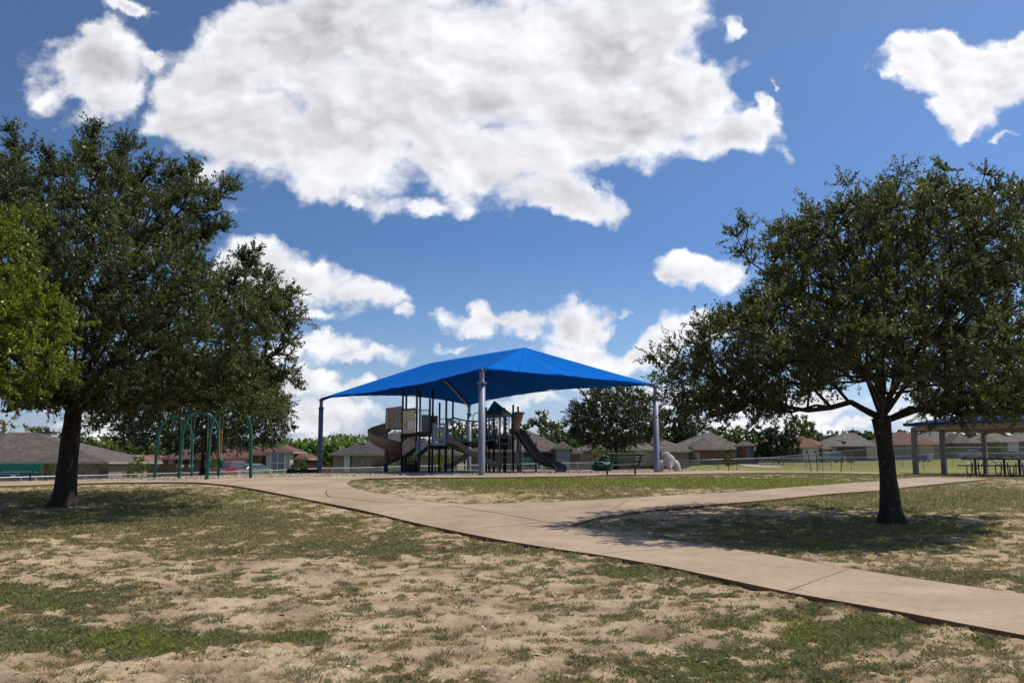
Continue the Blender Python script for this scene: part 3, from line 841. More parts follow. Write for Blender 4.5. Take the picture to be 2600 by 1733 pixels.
def leaves(rng, centres, radius, out_dir, n_twig, n_leaf, ln, wd, up=0.3, spread=1.0, droop=0.0):
    """sprays: from each puff centre short twigs run outward, leaves sit along them"""
    C = np.repeat(centres, n_twig, 0); O = np.repeat(out_dir, n_twig, 0); Rr = np.repeat(radius, n_twig)
    n = len(C)
    d = rng.normal(0, 1, (n, 3)); d /= np.linalg.norm(d, axis=1, keepdims=True)
    d = d + O * 0.55 + np.array([0, 0, up]); d /= np.linalg.norm(d, axis=1, keepdims=True)
    L = Rr * rng.uniform(.5, 1.25, n) * spread
    T0 = C + d * (L * .12)[:, None]; T1 = C + d * L[:, None]
    T1[:, 2] -= droop * L
    k = n_leaf
    s = rng.random((n, k)) ** 0.75
    pos = T0[:, None] + (T1 - T0)[:, None] * s[..., None] + rng.normal(0, .10, (n, k, 3)) * (Rr * .5)[:, None, None]
    pos = pos.reshape(-1, 3); dd = np.repeat(d, k, 0)
    m = len(pos)
    a = rng.normal(0, 1, (m, 3)); a /= np.linalg.norm(a, axis=1, keepdims=True)
    ax = a + dd * .7; ax /= np.linalg.norm(ax, axis=1, keepdims=True)
    nn = rng.normal(0, .75, (m, 3)) + np.array([0, 0, 1.0])
    sd = np.cross(ax, nn); sd /= np.linalg.norm(sd, axis=1, keepdims=True) + 1e-9
    nrm = np.cross(sd, ax)
    l = (ln * rng.uniform(.65, 1.3, m))[:, None]; w = (wd * rng.uniform(.7, 1.3, m))[:, None]
    V = np.stack([pos - ax * l * .5, pos + sd * w * .5 + nrm * w * .18 + ax * l * .02, pos + ax * l * .5, pos - sd * w * .5 + nrm * w * .18 + ax * l * .02], 1)
    return V, T0, T1

def crown_puffs(rng, cx, cy, zs, Rs, shift, n, lobes=0.16, seed=0, mind=0.45, inner=0.35, squash_y=1.0):
    zs = np.array(zs, float); Rs = np.array(Rs, float)
    pts = []; tries = 0
    zlo, zhi = zs.min(), zs.max(); Rm = Rs.max() * 1.25
    o = np.argsort(zs)
    while len(pts) < n and tries < 400:
        tries += 1
        q = rng.uniform(-1, 1, (900, 3)); z = zlo + (zhi - zlo) * (q[:, 2] * .5 + .5)
        x = q[:, 0] * Rm; y = q[:, 1] * Rm * squash_y
        sx = np.interp(z, zs[o], np.array(shift)[o]) if not np.isscalar(shift) else shift
        R = np.interp(z, zs[o], Rs[o])
        az = np.arctan2(y, x)
        lob = (fbm(az * 1.6 + 10, z * .9 + 5, 3, 100 + seed) - .5) * 2 * lobes * 1.6
        rr = np.hypot(x, y / squash_y) / (R * (1 + lob) + 1e-6)
        ok = (rr < 1) & (rng.random(900) < (inner + (1 - inner) * rr ** 1.2))
        for a, b, c in zip((x + sx)[ok], y[ok], z[ok]):
            p = np.array([a + cx, b + cy, c])
            if pts:
                if np.min(np.sum((np.array(pts) - p) ** 2, 1)) < mind ** 2: continue
            pts.append(p)
            if len(pts) >= n: break
    return np.array(pts)

SIL_R = [(1625,910),(1676,885),(1700,840),(1747,812),(1785,783),(1823,748),(1919,719),(1925,681),(1881,658),(1855,610),(1868,572),(1919,540),(1960,545),(2008,519),(2053,494),(2105,485),(2136,455),(2193,470),(2250,438),(2270,423),(2308,445),(2359,420),(2395,425),(2423,462),(2493,448),(2560,425),(2640,440),(2720,520),(2760,700),(2750,900),(2680,1040),
  (2600,1062),(2493,1060),(2397,1060),(2320,1050),(2290,1000),(2180,1000),(2140,1025),(2078,1048),(2014,1048),(1983,1078),(1951,1057),(1855,1066),(1791,1057),(1727,1060),(1702,1025),(1663,974)]
SIL_L = [(-500,500),(-200,420),(0,385),(38,338),(77,358),(96,435),(112,383),(137,415),(150,357),(185,342),(236,318),(246,368),(281,383),(322,345),(338,410),(360,448),(383,420),(388,462),(415,459),(434,428),(459,450),(494,418),(512,450),(548,463),(580,483),(545,517),(526,555),(570,568),(545,606),(564,648),(540,668),(593,660),(640,664),(618,706),(686,710),(742,738),(760,810),(724,861),(703,887),(700,925),(736,963),(724,1010),
  (701,1042),(574,1050),(478,1056),(383,1044),(274,1036),(223,1042),(191,1050),(64,1056),(0,1024),(-500,1020)]
def carve(pf, sil, mg):
    px, py = project_np(pf[:, 0], pf[:, 1], pf[:, 2]); ok = np.ones(len(pf), bool)
    for a in range(8):
        ok &= inside_np(px + mg * math.cos(a * math.pi / 4), py + mg * math.sin(a * math.pi / 4), sil)
    return pf[ok]

def trunk_mesh(pts, rads, flare, seed, n=22, sub=7, rough=.06):
    """tapered, slightly lumpy trunk with root flare; pts from ground to fork"""
    pts = [Vector(p) for p in pts]; P_, R_ = [], []
    for i in range(len(pts) - 1):
        for k in range(sub):
            t = k / sub; P_.append(pts[i].lerp(pts[i + 1], t)); R_.append(rads[i] * (1 - t) + rads[i + 1] * t)
    P_.append(pts[-1]); R_.append(rads[-1])
    # smooth the path
    for _ in range(4): P_ = [P_[0]] + [(P_[i - 1] + P_[i] * 2 + P_[i + 1]) / 4 for i in range(1, len(P_) - 1)] + [P_[-1]]
    h0 = P_[0].z; mb = MB(); rnd = random.Random(seed); ph = [rnd.uniform(0, 6.28) for _ in range(4)]
    for i, (p, r) in enumerate(zip(P_, R_)):
        hh = p.z - h0; fl = flare * math.exp(-hh / 0.28)
        for j in range(n):
            t = 2 * math.pi * j / n
            k = 1 + rough * math.sin(3 * t + ph[0] + hh * .8) + rough * .7 * math.sin(7 * t + ph[1] + hh * 2.2) + rough * .5 * math.sin(11 * t - hh * 5 + ph[2])
            rr = r * k + fl * (0.55 + .45 * math.sin(5 * t + ph[3]))
            mb.v.append((p.x + math.cos(t) * rr, p.y + math.sin(t) * rr, p.z))
    for i in range(len(P_) - 1):
        for j in range(n):
            a = i * n + j; b = i * n + (j + 1) % n; mb.f.append((a, b, b + n, a + n))
    mb.f.append(tuple(range((len(P_) - 1) * n, len(P_) * n)))
    return mb

BARK = bark_mat('oak_bark', (0.040, 0.028, 0.019), (0.12, 0.10, 0.075))
BARK_L = bark_mat('oak_bark_lichen', (0.045, 0.035, 0.025), (0.16, 0.15, 0.13))
LEAF_OAK = leaf_mat('oak_leaf', (0.034, 0.048, 0.018), (0.18, 0.19, 0.080), rough=.45, trans=.36, spec=.6)
LEAF_OAK2 = leaf_mat('oak_leaf_cool', (0.030, 0.046, 0.020), (0.155, 0.178, 0.072), rough=.47, trans=.34, spec=.6)
LEAF_LIME = leaf_mat('fresh_leaf', (0.045, 0.070, 0.008), (0.26, 0.29, 0.035), odd=(.35, .28, .03), rough=.4, trans=.42)

def oak(name, label, cat, base, trunk_pts, rads, limbs, puffs, leafm, barkm, r_fork, n_twig, n_leaf, ln, wd, prad, seed, flare=.10, up=.3, droop=0, group=None, spread=1.0, twigs=True):
    rng = np.random.default_rng(seed)
    root = empty(name, base, label, cat, group)
    N, par, R = grow_tree(rng, trunk_pts, limbs, puffs, r_fork)
    fork = len(trunk_pts) - 1
    tm = trunk_mesh(trunk_pts, rads, flare, seed)
    to = tm.build('trunk', barkm, root, smooth=True, recalc=False)
    i = np.arange(fork + 1, len(N)); p = par[i]
    Rp = np.where(p == fork, np.minimum(R[i] * 1.25, R[p]), np.minimum(R[p], R[i] * 1.35))
    bv = tube_np(N[p], N[i], Rp, R[i], 7)
    O = puffs - np.array([N[fork][0], N[fork][1], N[fork][2] + .3]); O /= np.linalg.norm(O, axis=1, keepdims=True)
    rad = prad * rng.uniform(.75, 1.3, len(puffs))
    V, T0, T1 = leaves(rng, puffs, rad, O, n_twig, n_leaf, ln, wd, up, spread, droop)
    if twigs:
        rr = np.full(len(T0), .004); tv = tube_np(np.repeat(puffs, n_twig, 0), T1, rr * 1.6, rr * .5, 3)
        bv = np.concatenate([bv, tv])
    bo = poly_mesh('branches', bv, barkm, None, root); bo.data.shade_smooth(); bo.name = 'branch'; bo['kind'] = 'stuff'
    t = np.clip(rng.normal(.45, .22, len(V)), 0, .93); odd = rng.random(len(V)) < .012; t[odd] = 1.0
    poly_mesh('crown', V, leafm, t, root)
    return root

# --- big oak on the right
bR = hit(2266, 1331)
D = bR.y
def PP(px, py, dd=0.0): return tuple(P(px, py, D + dd))
m_ = D / 2350.0
zt = lambda py: Z(py, D)
prof = [(1058,2.6),(1040,4.6),(1010,4.95),(974,5.1),(910,5.45),(885,5.1),(840,4.8),(795,4.5),(757,4.15),(712,3.95),(655,4.0),(604,4.05),(540,3.8),(490,3.2),(462,2.5),(442,1.6),(428,.7)]
rng = np.random.default_rng(21)
shift = [np.interp(a, [430, 700, 960], [1.15, .75, 0.1]) for a, b in prof]
fk = Vector(PP(2238, 1062))
pf = crown_puffs(rng, bR.x, bR.y, [zt(a) for a, b in prof], [b * .96 for a, b in prof], shift, 1150, lobes=.12, seed=3, mind=.34, inner=.34, squash_y=.82)
pf = carve(pf, SIL_R, 40); print('right puffs', len(pf))
# long tip pointing left and a few sprigs at the outline
extra = np.array([PP(1660,905,-.3),PP(1690,930,.4),PP(1720,890,0),PP(1700,970,-.5),PP(1745,1010,.5),PP(1705,1000,0),PP(1760,870,.6),PP(1870,600,.2),PP(1900,575,-.3),PP(1888,640,.1),PP(1905,665,.5),PP(2290,440,0),PP(2150,470,.4),PP(2400,432,-.4),PP(2500,445,.5),PP(1765,1050,.4),PP(1850,1062,-.6),PP(1930,1058,.8),PP(1820,830,-.4),PP(1780,825,.3),PP(1810,1035,-.9)])
low = np.array([PP(x_, 1046 + rng.uniform(-22, 10), rng.uniform(-1.5, 1.8)) for x_ in range(2330, 2640, 9)] + [PP(x_, 1040 + rng.uniform(-25, 10), rng.uniform(-1.5, 1.5)) for x_ in range(1720, 2010, 12)])
pf = np.concatenate([pf, extra, low])
limbs = [
 [PP(2195,1040,-.1),PP(2160,1020,-.2),PP(2110,1034,-.3),PP(2050,1042,-.4),PP(1980,1030,-.5),PP(1900,1005,-.4)],
 [PP(2262,1062,.1),PP(2290,1046,.25),PP(2310,1035,.4),PP(2360,1044,.6),PP(2420,1040,.7),PP(2500,1010,.8)],
 [PP(2225,1000,.2),PP(2190,940,.3),PP(2140,880,.4),PP(2080,820,.5)],
 [PP(2245,980,-.3),PP(2240,900,-.7),PP(2260,800,-1.0),PP(2280,700,-1.2),PP(2290,600,-1.1)],
 [PP(2262,1000,0.0),PP(2310,920,.2),PP(2380,840,.4),PP(2450,740,.3),PP(2480,620,.2)],
 [PP(2240,1010,.8),PP(2230,950,1.6),PP(2200,880,2.4),PP(2180,800,3.0)],
 [PP(2240,1020,-.8),PP(2225,990,-1.7),PP(2200,960,-2.6)],
 [PP(2290,990,1.0),PP(2350,930,1.9),PP(2400,870,2.6)],
 [PP(2200,960,-.2),PP(2130,900,-.6),PP(2040,850,-.9),PP(1960,790,-1.0)]]
oak('oak_tree', 'spreading dark oak with flat wide crown growing beside the right path', 'tree', bR,
    [PP(2266,1333),PP(2262,1290),PP(2256,1210),PP(2248,1130),PP(2238,1062)], [.215,.185,.165,.165,.20], limbs, pf, LEAF_OAK, BARK_L, .17, 13, 25, .074, .034, .43, 5, flare=.18, up=.25)

# --- tall oak on the left
bL = hit(163, 1284)
D = bL.y
zt = lambda py: Z(py, D)
prof = [(1052,2.4),(1035,5.0),(1010,5.7),(963,5.9),(920,5.5),(874,5.65),(810,6.0),(746,5.9),(714,5.4),(663,4.75),(640,4.25),(568,4.25),(485,4.15),(455,3.7),(421,3.1),(385,2.3),(351,1.5),(325,.8)]
rng = np.random.default_rng(22)
pf = crown_puffs(rng, bL.x, bL.y, [zt(a) for a, b in prof], [b * 1.05 for a, b in prof], .05, 2050, lobes=.20, seed=8, mind=.36, inner=.32, squash_y=.9)
pf = carve(pf, SIL_L, 34); print('left puffs', len(pf))
spk = []
for (x0, y0, x1, y1, n) in [(210,420,238,335,5),(300,440,322,362,5),(60,470,38,350,6),(130,460,118,395,4),(350,480,383,428,4),(450,520,491,428,5),(520,540,575,486,5),(510,600,566,566,4),(590,720,640,668,4),(640,770,686,716,4),
        (680,800,742,746,5),(700,830,756,812,4),(700,900,735,870,3),(660,960,738,962,4),(640,700,610,655,3),(420,480,432,440,3),(5,480,0,430,3)]:
    for k in range(n):
        t = k / (n - 1); dz = rng.uniform(-.5, .5)
        spk.append(tuple(P(x0 + (x1 - x0) * t, y0 + (y1 - y0) * t, D + dz * (1 - t))))
low = np.array([tuple(P(x_, 1034 + rng.uniform(-25, 6), D + rng.uniform(-2.5, 2.5))) for x_ in list(range(250, 725, 8)) + list(range(30, 300, 7))] + [tuple(P(x_, rng.uniform(985, 1035), D + rng.uniform(-1.4, .2))) for x_ in range(120, 262, 6)])
pf = np.concatenate([pf, low, np.array(spk), np.array(spk) + rng.normal(0, .12, (len(spk), 3))])
limbs = [
 [PP(205,1020),PP(250,960,.2),PP(330,900,.4),PP(420,850,.5),PP(520,800,.4),PP(620,760,.2)],
 [PP(200,1000,-.1),PP(240,900,-.3),PP(290,780,-.4),PP(340,650,-.4),PP(380,530,-.3)],
 [PP(185,980),PP(195,860,.2),PP(215,700,.3),PP(225,540,.2),PP(232,420,.1)],
 [PP(170,1000,.1),PP(130,900,.3),PP(90,760,.3),PP(60,600,.3),PP(45,450,.2)],
 [PP(165,1010,.6),PP(100,960,1.5),PP(20,900,2.2)],[PP(160,1010,-.7),PP(110,950,-1.8),PP(50,880,-2.6)],
 [PP(215,1000,.9),PP(280,930,2.0),PP(350,860,3.0)],[PP(215,1000,-1.0),PP(270,930,-2.2),PP(330,850,-3.2)],
 [PP(220,1010,-.2),PP(320,960,-.4),PP(440,940,-.5),PP(560,930,-.4),PP(650,930,-.2)]]
oak('oak_tree', 'tall dark oak with several upright tops standing on the left lawn', 'tree', bL,
    [PP(163,1286),PP(166,1240),PP(172,1170),PP(180,1090),PP(186,1040)], [.285,.255,.24,.225,.20], limbs, pf, LEAF_OAK2, BARK, .21, 11, 23, .082, .037, .44, 6, flare=.20, up=.45)

# --- pale green tree reaching in from beyond the left edge
D = 15.5
bP = Vector((-11.3, D, gz(-11.3, D)))
zt = lambda py: Z(py, D)
rng = np.random.default_rng(23)
prof = [(1015,1.4),(985,2.9),(930,3.2),(880,3.25),(800,3.1),(740,3.0),(700,2.9),(640,2.9),(560,2.75),(515,2.3),(480,1.6),(430,.5)]
pf = crown_puffs(rng, bP.x, bP.y, [zt(a) for a, b in prof], [b for a, b in prof], .0, 420, lobes=.16, seed=5, mind=.33, inner=.4)
fkz = zt(1000)
lb = [[(bP.x + .5 * math.cos(a), D + .5 * math.sin(a), fkz + .7), (bP.x + 1.3 * math.cos(a), D + 1.3 * math.sin(a), fkz + 1.5)] for a in (0, 1.6, 3.1, 4.6)]
oak('young_tree', 'bright yellow green leafy tree reaching in from the left edge', 'tree', bP,
    [bP, bP + Vector((0, 0, .5)), Vector((bP.x, D, fkz))], [.16, .14, .13], lb, pf, LEAF_LIME, BARK, .12, 14, 26, .080, .034, .44, 7, up=.1, droop=.15)

# --- dark round oak behind the swings, and the one behind the bench
def round_oak(label, base, D, pxc, prof, n, seed, leafm, trad, trunk_px, ln=.13, wd=.062, ntw=12, nlf=20, prad=.62, mind=.6):
    rng = np.random.default_rng(seed)
    cx = P(pxc, 1100, D).x
    ff = Vector((base.x, base.y, Z(trunk_px, D)))
    pf = crown_puffs(rng, cx, D, [Z(a, D) for a, b in prof], [b * D / 2350.0 for a, b in prof], 0.0, n, lobes=.15, seed=seed, mind=mind, inner=.35)
    lb = [[(base.x + .5 * math.cos(a), D + .5 * math.sin(a), ff.z + .35), (base.x + 1.5 * math.cos(a), D + 1.5 * math.sin(a), ff.z + 1.1)] for a in (0.2, 1.5, 2.9, 4.4, 5.6)]
    return oak('oak_tree', label, 'tree', base, [base, base.lerp(ff, .5), ff], [trad, trad * .85, trad * .9], lb, pf, leafm, BARK, trad * .8, ntw, nlf, ln, wd, prad, seed, flare=.08, up=.3, twigs=False)
LEAF_DARK = leaf_mat('dark_oak_leaf', (0.022, 0.037, 0.015), (0.10, 0.118, 0.042), rough=.4, trans=.2)
D = 50.0; b = Vector((P(518, 1208, D).x, D, gz(P(518, 1208, D).x, D)))
round_oak('broad dark oak with low crown standing right behind the swings', b, D, 505, [(1148,90),(1135,170),(1110,215),(1080,235),(1040,232),(1000,215),(960,185),(930,140),(905,80)], 420, 31, LEAF_DARK, .24, 1105, mind=.5)
D = 62.0; b = Vector((P(1565, 1195, D).x, D, gz(P(1565, 1195, D).x, D)))
round_oak('dark bushy oak standing behind the right hand park bench', b, D, 1562, [(1135,50),(1120,95),(1100,118),(1060,125),(1030,112),(1010,90),(990,62),(975,25)], 260, 32, LEAF_DARK, .17, 1128, ln=.13, wd=.062, prad=.55, mind=.5)

# --- background trees: a few kinds, each copied as trunk + crown
def proto_tree(name, kind, leafm, h, w, n, ln, dens, seed, trunk_h=.22, bare=False):
    rng = np.random.default_rng(seed)
    zs = np.array([trunk_h, trunk_h + .08, .35, .5, .65, .8, .92, 1.0]) * h
    Rs = {'round': [.45, .8, .95, 1, .95, .75, .45, .1], 'tall': [.4, .65, .8, .85, .8, .62, .4, .12], 'bush': [.8, .95, 1, 1, .9, .7, .45, .15], 'loose': [.3, .6, .8, 1, .9, .8, .5, .2]}[kind]
    pf = crown_puffs(rng, 0, 0, zs, np.array(Rs) * w / 2, 0.0, n, lobes=.28, seed=seed, mind=w * .07, inner=.3)
    th = trunk_h * h * 1.3; r = h * (.022 if not bare else .008)
    tp = [Vector((0, 0, -.3)), Vector((0, 0, th * .5)), Vector((0, 0, th))]
    root = empty(name, (0, 0, 0), None, 'tree')
    lb = [[(.25 * w * .3 * math.cos(a), .3 * w * .3 * math.sin(a), th + .1 * h)] for a in (0, 2, 4)]
    N, par, R = grow_tree(rng, tp, lb, pf, r * .8, r_tip=.015 if not bare else .004)
    i = np.arange(3, len(N)); p = par[i]
    bv = np.concatenate([tube_np(N[p], N[i], np.minimum(R[p], R[i] * 1.4), R[i], 4), tube_np(np.array([tp[0], tp[1]], float), np.array([tp[1], tp[2]], float), np.array([r * 1.2, r]), np.array([r, r * .9]), 8)])
    to = poly_mesh('trunk', bv, BARK, None, root)
    if not bare:
        O = pf - np.array([0, 0, h * .4]); O /= np.linalg.norm(O, axis=1, keepdims=True)
        V, _, _ = leaves(rng, pf, np.full(len(pf), w * .085 + .12) * rng.uniform(.7, 1.3, len(pf)), O, dens[0], dens[1], ln, ln * .55, .25)
        poly_mesh('crown', V, leafm, np.clip(rng.normal(.5, .25, len(V)), 0, .93), root)
    return root
L_A = leaf_mat('far_leaf_olive', (0.048, 0.082, 0.017), (0.178, 0.230, 0.051), trans=.3, rough=.5)
L_B = leaf_mat('far_leaf_green', (0.032, 0.067, 0.016), (0.120, 0.192, 0.040), trans=.3, rough=.5)
L_C = leaf_mat('far_leaf_yellow', (0.09, 0.10, 0.014), (0.26, 0.25, 0.045), trans=.4, rough=.5)
L_D = leaf_mat('far_leaf_dark', (0.016, 0.031, 0.013), (0.058, 0.085, 0.029), trans=.2, rough=.5)
L_E = leaf_mat('far_leaf_grey', (0.053, 0.072, 0.033), (0.165, 0.195, 0.090), trans=.25, rough=.5)
PROTO = {
 'olive': proto_tree('leafy_tree', 'round', L_A, 8, 8, 110, .30, (11, 24), 41),
 'green': proto_tree('leafy_tree', 'tall', L_B, 8, 7, 100, .30, (11, 24), 42),
 'yellow': proto_tree('leafy_tree', 'loose', L_C, 6, 4.5, 55, .17, (8, 20), 43, .2),
 'dark': proto_tree('evergreen_tree', 'round', L_D, 8, 8, 130, .30, (13, 26), 44, .12),
 'grey': proto_tree('leafy_tree', 'loose', L_E, 8, 7, 80, .24, (10, 22), 45),
 'bush': proto_tree('shrub', 'bush', L_A, 2.4, 2.8, 45, .12, (9, 20), 46, .03),
 'twig': proto_tree('bare_sapling', 'tall', L_A, 3, 1.0, 34, .1, (1, 1), 47, .3, bare=True),
}
_used = set()
def place_tree(kind, pxc, ytop, width, D, label, ybase=None, group=None, cat=None, seed=0, name=None):
    src = PROTO[kind]; first = kind not in _used; _used.add(kind)
    o = src if first else copy_tree(src)
    x = P(pxc, 1180, D).x; z = gz(x, D) if ybase is None else Z(ybase, D)
    h = Z(ytop, D) - z; w = width * D / 2350.0
    PH = {'olive': (8, 8), 'green': (8, 7), 'yellow': (6, 4.5), 'dark': (8, 8), 'grey': (8, 7), 'bush': (2.4, 2.8), 'twig': (3, 1.0)}[kind]
    o.location = (x, D, z); o.scale = (w / PH[1], w / PH[1], h / PH[0] * .97)
    o.rotation_euler = (0, 0, (pxc * 0.37 + seed) % 6.28)
    o['label'] = label; o['category'] = cat or ('shrub' if kind == 'bush' else 'tree')
    if group: o['group'] = group
    if name: o.name = name
    return o
# ------------------------------------------------------------------ materials for built things
def fabric_mat():
    m, nt, b, out = new_mat('shade_fabric')
    uv = node(nt, 'ShaderNodeAttribute', attribute_name='seam').outputs['Fac']
    tc = node(nt, 'ShaderNodeTexCoord').outputs['Object']
    n = node(nt, 'ShaderNodeTexNoise', {'Vector': tc, 'Scale': .5, 'Detail': 5.0}).outputs[0]
    c = ramp(nt, n, [(0.3, (0.0, 0.125, 0.50)), (0.7, (0.0, 0.150, 0.60))])
    fr = node(nt, 'ShaderNodeMath', {0: uv}, operation='FRACT').outputs[0]
    e = ramp(nt, fr, [(0.0, (0.50, 0.55, 0.62)), (0.045, (1.12, 1.08, 1.03)), (0.075, (1, 1, 1))], 'CONSTANT')
    n5 = node(nt, 'ShaderNodeTexNoise', {'Vector': node(nt, 'ShaderNodeMapping', {'Vector': tc, 'Scale': (1, 1, 5)}).outputs[0], 'Scale': 2.2, 'Detail': 7.0, 'Roughness': 0.7}).outputs[0]
    c = mixc(nt, 1.0, c, ramp(nt, n5, [(0.3, (0.86, 0.88, 0.92)), (0.7, (1.08, 1.08, 1.05))]), 'MULTIPLY')
    c = mixc(nt, 1.0, c, e, 'MULTIPLY')
    nt.links.new(c, b.inputs['Base Color']); b.inputs['Roughness'].default_value = .8; b.inputs['Specular IOR Level'].default_value = .04
    tr = nt.nodes.new('ShaderNodeBsdfTranslucent'); nt.links.new(c, tr.inputs[0])
    mx = nt.nodes.new('ShaderNodeMixShader'); mx.inputs[0].default_value = .18
    nt.links.new(b.outputs[0], mx.inputs[1]); nt.links.new(tr.outputs[0], mx.inputs[2]); nt.links.new(mx.outputs[0], out.inputs[0])
    return m
FABRIC = fabric_mat()
STEEL = M('powder_coated_grey_post', (0.205, 0.225, 0.29), .42, var=.06, scale=2, spec=.4)
STEEL_W = M('weathered_frame_tube', (0.26, 0.23, 0.20), .6)
BOLT = M('dark_bolt_steel', (0.10, 0.085, 0.08), .5, .6)
GREENP = M('dark_green_post', (0.004, 0.030, 0.022), .38, var=.15)
GREENS = M('green_swing_frame', (0.0, 0.085, 0.050), .42, var=.14, scale=5)
BLACKD = M('black_coated_deck', (0.010, 0.009, 0.012), .55)
GREYM = M('grey_rail_metal', (0.36, 0.365, 0.39), .45)
TEALM = M('teal_rail_metal', (0.20, 0.38, 0.42), .45)
GREYP = M('grey_plastic_panel', (0.48, 0.49, 0.53), .6, bump=.1)
TANP = M('tan_plastic_panel', (0.88, 0.63, 0.36), .55, bump=.1)
BROWNP = M('brown_plastic', (0.38, 0.215, 0.13), .42, var=.10, scale=1.5, spec=.5)
TAUPEP = M('taupe_plastic', (0.44, 0.33, 0.25), .5, var=.08)
TEALP = M('teal_plastic', (0.0, 0.22, 0.25), .5)
YELP = M('yellow_green_plastic', (0.34, 0.36, 0.08), .5)
CREAMP = M('cream_plastic', (0.52, 0.45, 0.34), .55)
GREENB = M('green_coated_bench', (0.0, 0.075, 0.040), .45, var=.12, spec=.3)
BLACKM = M('black_coated_metal', (0.008, 0.009, 0.010), .4)
CHAIN = M('galvanised_chain', (0.45, 0.46, 0.47), .35, .8)
ORANGE = M('orange_chain_sleeve', (0.55, 0.26, 0.02), .5)
WHITEP = M('pale_plastic', (0.62, 0.62, 0.58), .25)

# ------------------------------------------------------------------ shade canopy
def canopy():
    pts = {'C': (1222.5, 1206.5, 938), 'R': (1668, 1197.5, 979), 'B': (1190.5, 1194, 1029), 'L': (811, 1199, 1012)}
    Dd = {'C': 36.7, 'R': 45.3, 'B': 59.1, 'L': 52.8}
    base, top = {}, {}
    for k, (px, yb, yt) in pts.items():
        p = P(px, yb, Dd[k]); base[k] = Vector((p.x, p.y, gz(p.x, p.y))); t = P(px, yt, Dd[k]); top[k] = Vector((p.x, p.y, t.z))
    cx = sum(base[k].x for k in pts) / 4; cy = sum(base[k].y for k in pts) / 4
    root = empty('shade_canopy', (cx, cy, 0), 'large royal blue hipped fabric shade canopy on four grey posts over the playground', 'shade canopy')
    anchors = {}
    for k in pts:
        b, t = base[k], top[k]; c = Vector((cx, cy, t.z)); inw = (c - t); inw.z = 0; inw.normalize()
        mb = MB(); mb.tube([b + Vector((0, 0, -.1)), b + Vector((0, 0, .02)), Vector((t.x, t.y, t.z - .55))], [.140, .140, .137], 28)
        po = mb.build('post', STEEL, root, smooth=True)
        for p_ in po.data.polygons: p_.use_smooth = len(p_.vertices) < 8
        mb = MB(); mb.tube([Vector((t.x, t.y, t.z - .56)), Vector((t.x, t.y, t.z - .52))], .20, 28)
        mb.tube([Vector((t.x, t.y, t.z - .52)), Vector((t.x, t.y, t.z - .40)), Vector((t.x, t.y, t.z - .08))], [.135, .095, .10], 20)
        mb.build('post_cap', STEEL, po)
        mb = MB()
        mb.tube([t + Vector((-.16, 0, -.06)), t + Vector((.16, 0, -.03))], .03, 8); mb.tube([t + Vector((0, -.16, -.05)), t + Vector((0, .16, -.04))], .03, 8)
        mb.bar(t + Vector((0, 0, -.10)), t + inw * .5 + Vector((0, 0, .08)), .10, .07)
        mb.ball(t + Vector((0, 0, -.05)), .09, 8, 6)
        mb.build('corner_bracket', BOLT, po)
        anchors[k] = t + Vector((0, 0, .04))
    A = anchors
    p1 = P(1331.5, 882, 44.3); p2 = P(1093, 921, 52.7)
    mid = {}
    def edge(a, b, inward, rise, n):
        out = []
        for i in range(n + 1):
            s = i / n; q = A[a].lerp(A[b], s); c = Vector((cx, cy, q.z)) - (A[a] + A[b]) / 2; c.z = 0; c.normalize()
            k = 4 * s * (1 - s); out.append(q + c * inward * k + Vector((0, 0, rise * k)))
        return out
    V, F, S = [], [], []
    def panel(e, r, n, m, seams):
        k0 = len(V)
        for j in range(m + 1):
            t = j / m
            for i in range(n + 1):
                s = i / n
                q = e[i].lerp(r(s), t)
                sag = -.16 * (4 * t * (1 - t)) * (4 * s * (1 - s)); q = q + Vector((0, 0, sag))
                # fine tension ripples near the edge of the cloth
                q.z += (.018 * math.sin(s * 61 + 2 * t) + .03 * math.sin(s * 17 + t * 3)) * (1 - t) * min(1, 6 * s * (1 - s))
                V.append(tuple(q)); S.append(s * seams + .02)
        for j in range(m):
            for i in range(n):
                a = k0 + j * (n + 1) + i; F.append((a, a + 1, a + n + 2, a + n + 1))
    nL, nS, m = 36, 28, 14
    panel(edge('C', 'R', .55, .10, nS), lambda s: p1, nS, m, 5)
    panel(edge('R', 'B', .75, .24, nL), lambda s: p1.lerp(p2, s), nL, m, 7)
    panel(edge('B', 'L', .55, .34, nS), lambda s: p2, nS, m, 5)
    panel(edge('L', 'C', .75, -.05, nL), lambda s: p2.lerp(p1, s), nL, m, 7)
    me = bpy.data.meshes.new('canopy_fabric'); me.from_pydata(V, [], F)
    a = me.attributes.new('seam', 'FLOAT', 'POINT'); a.data.foreach_set('value', S)
    bm = bmesh.new(); bm.from_mesh(me); bmesh.ops.recalc_face_normals(bm, faces=bm.faces); bm.to_mesh(me); bm.free()
    me.materials.append(FABRIC); me.shade_smooth(); me.transform(Matrix.Translation(-root.location))
    o = bpy.data.objects.new('canopy_fabric', me); COL.objects.link(o); o.parent = root
    md = o.modifiers.new('solidify', 'SOLIDIFY'); md.thickness = .012
    dn = Vector((0, 0, -.14))
    for k, q in (('C', p1), ('R', p1), ('B', p2), ('L', p2)):
        mb = MB(); mb.tube([top[k] + Vector((0, 0, -.06)), q + dn], .065, 10); mb.build('rafter', STEEL_W, root, smooth=True)
    mb = MB(); mb.tube([p1 + dn, p2 + dn], .065, 10); mb.build('ridge_beam', STEEL_W, root, smooth=True)
    # hem rope along each edge
    mb = MB()
    for a, b, i_, r_, n in (('C','R',.55,.10,nS),('R','B',.75,.24,nL),('B','L',.55,.34,nS),('L','C',.75,-.05,nL)):
        mb.tube([q + Vector((0, 0, -.012)) for q in edge(a, b, i_, r_, n)], .022, 6)
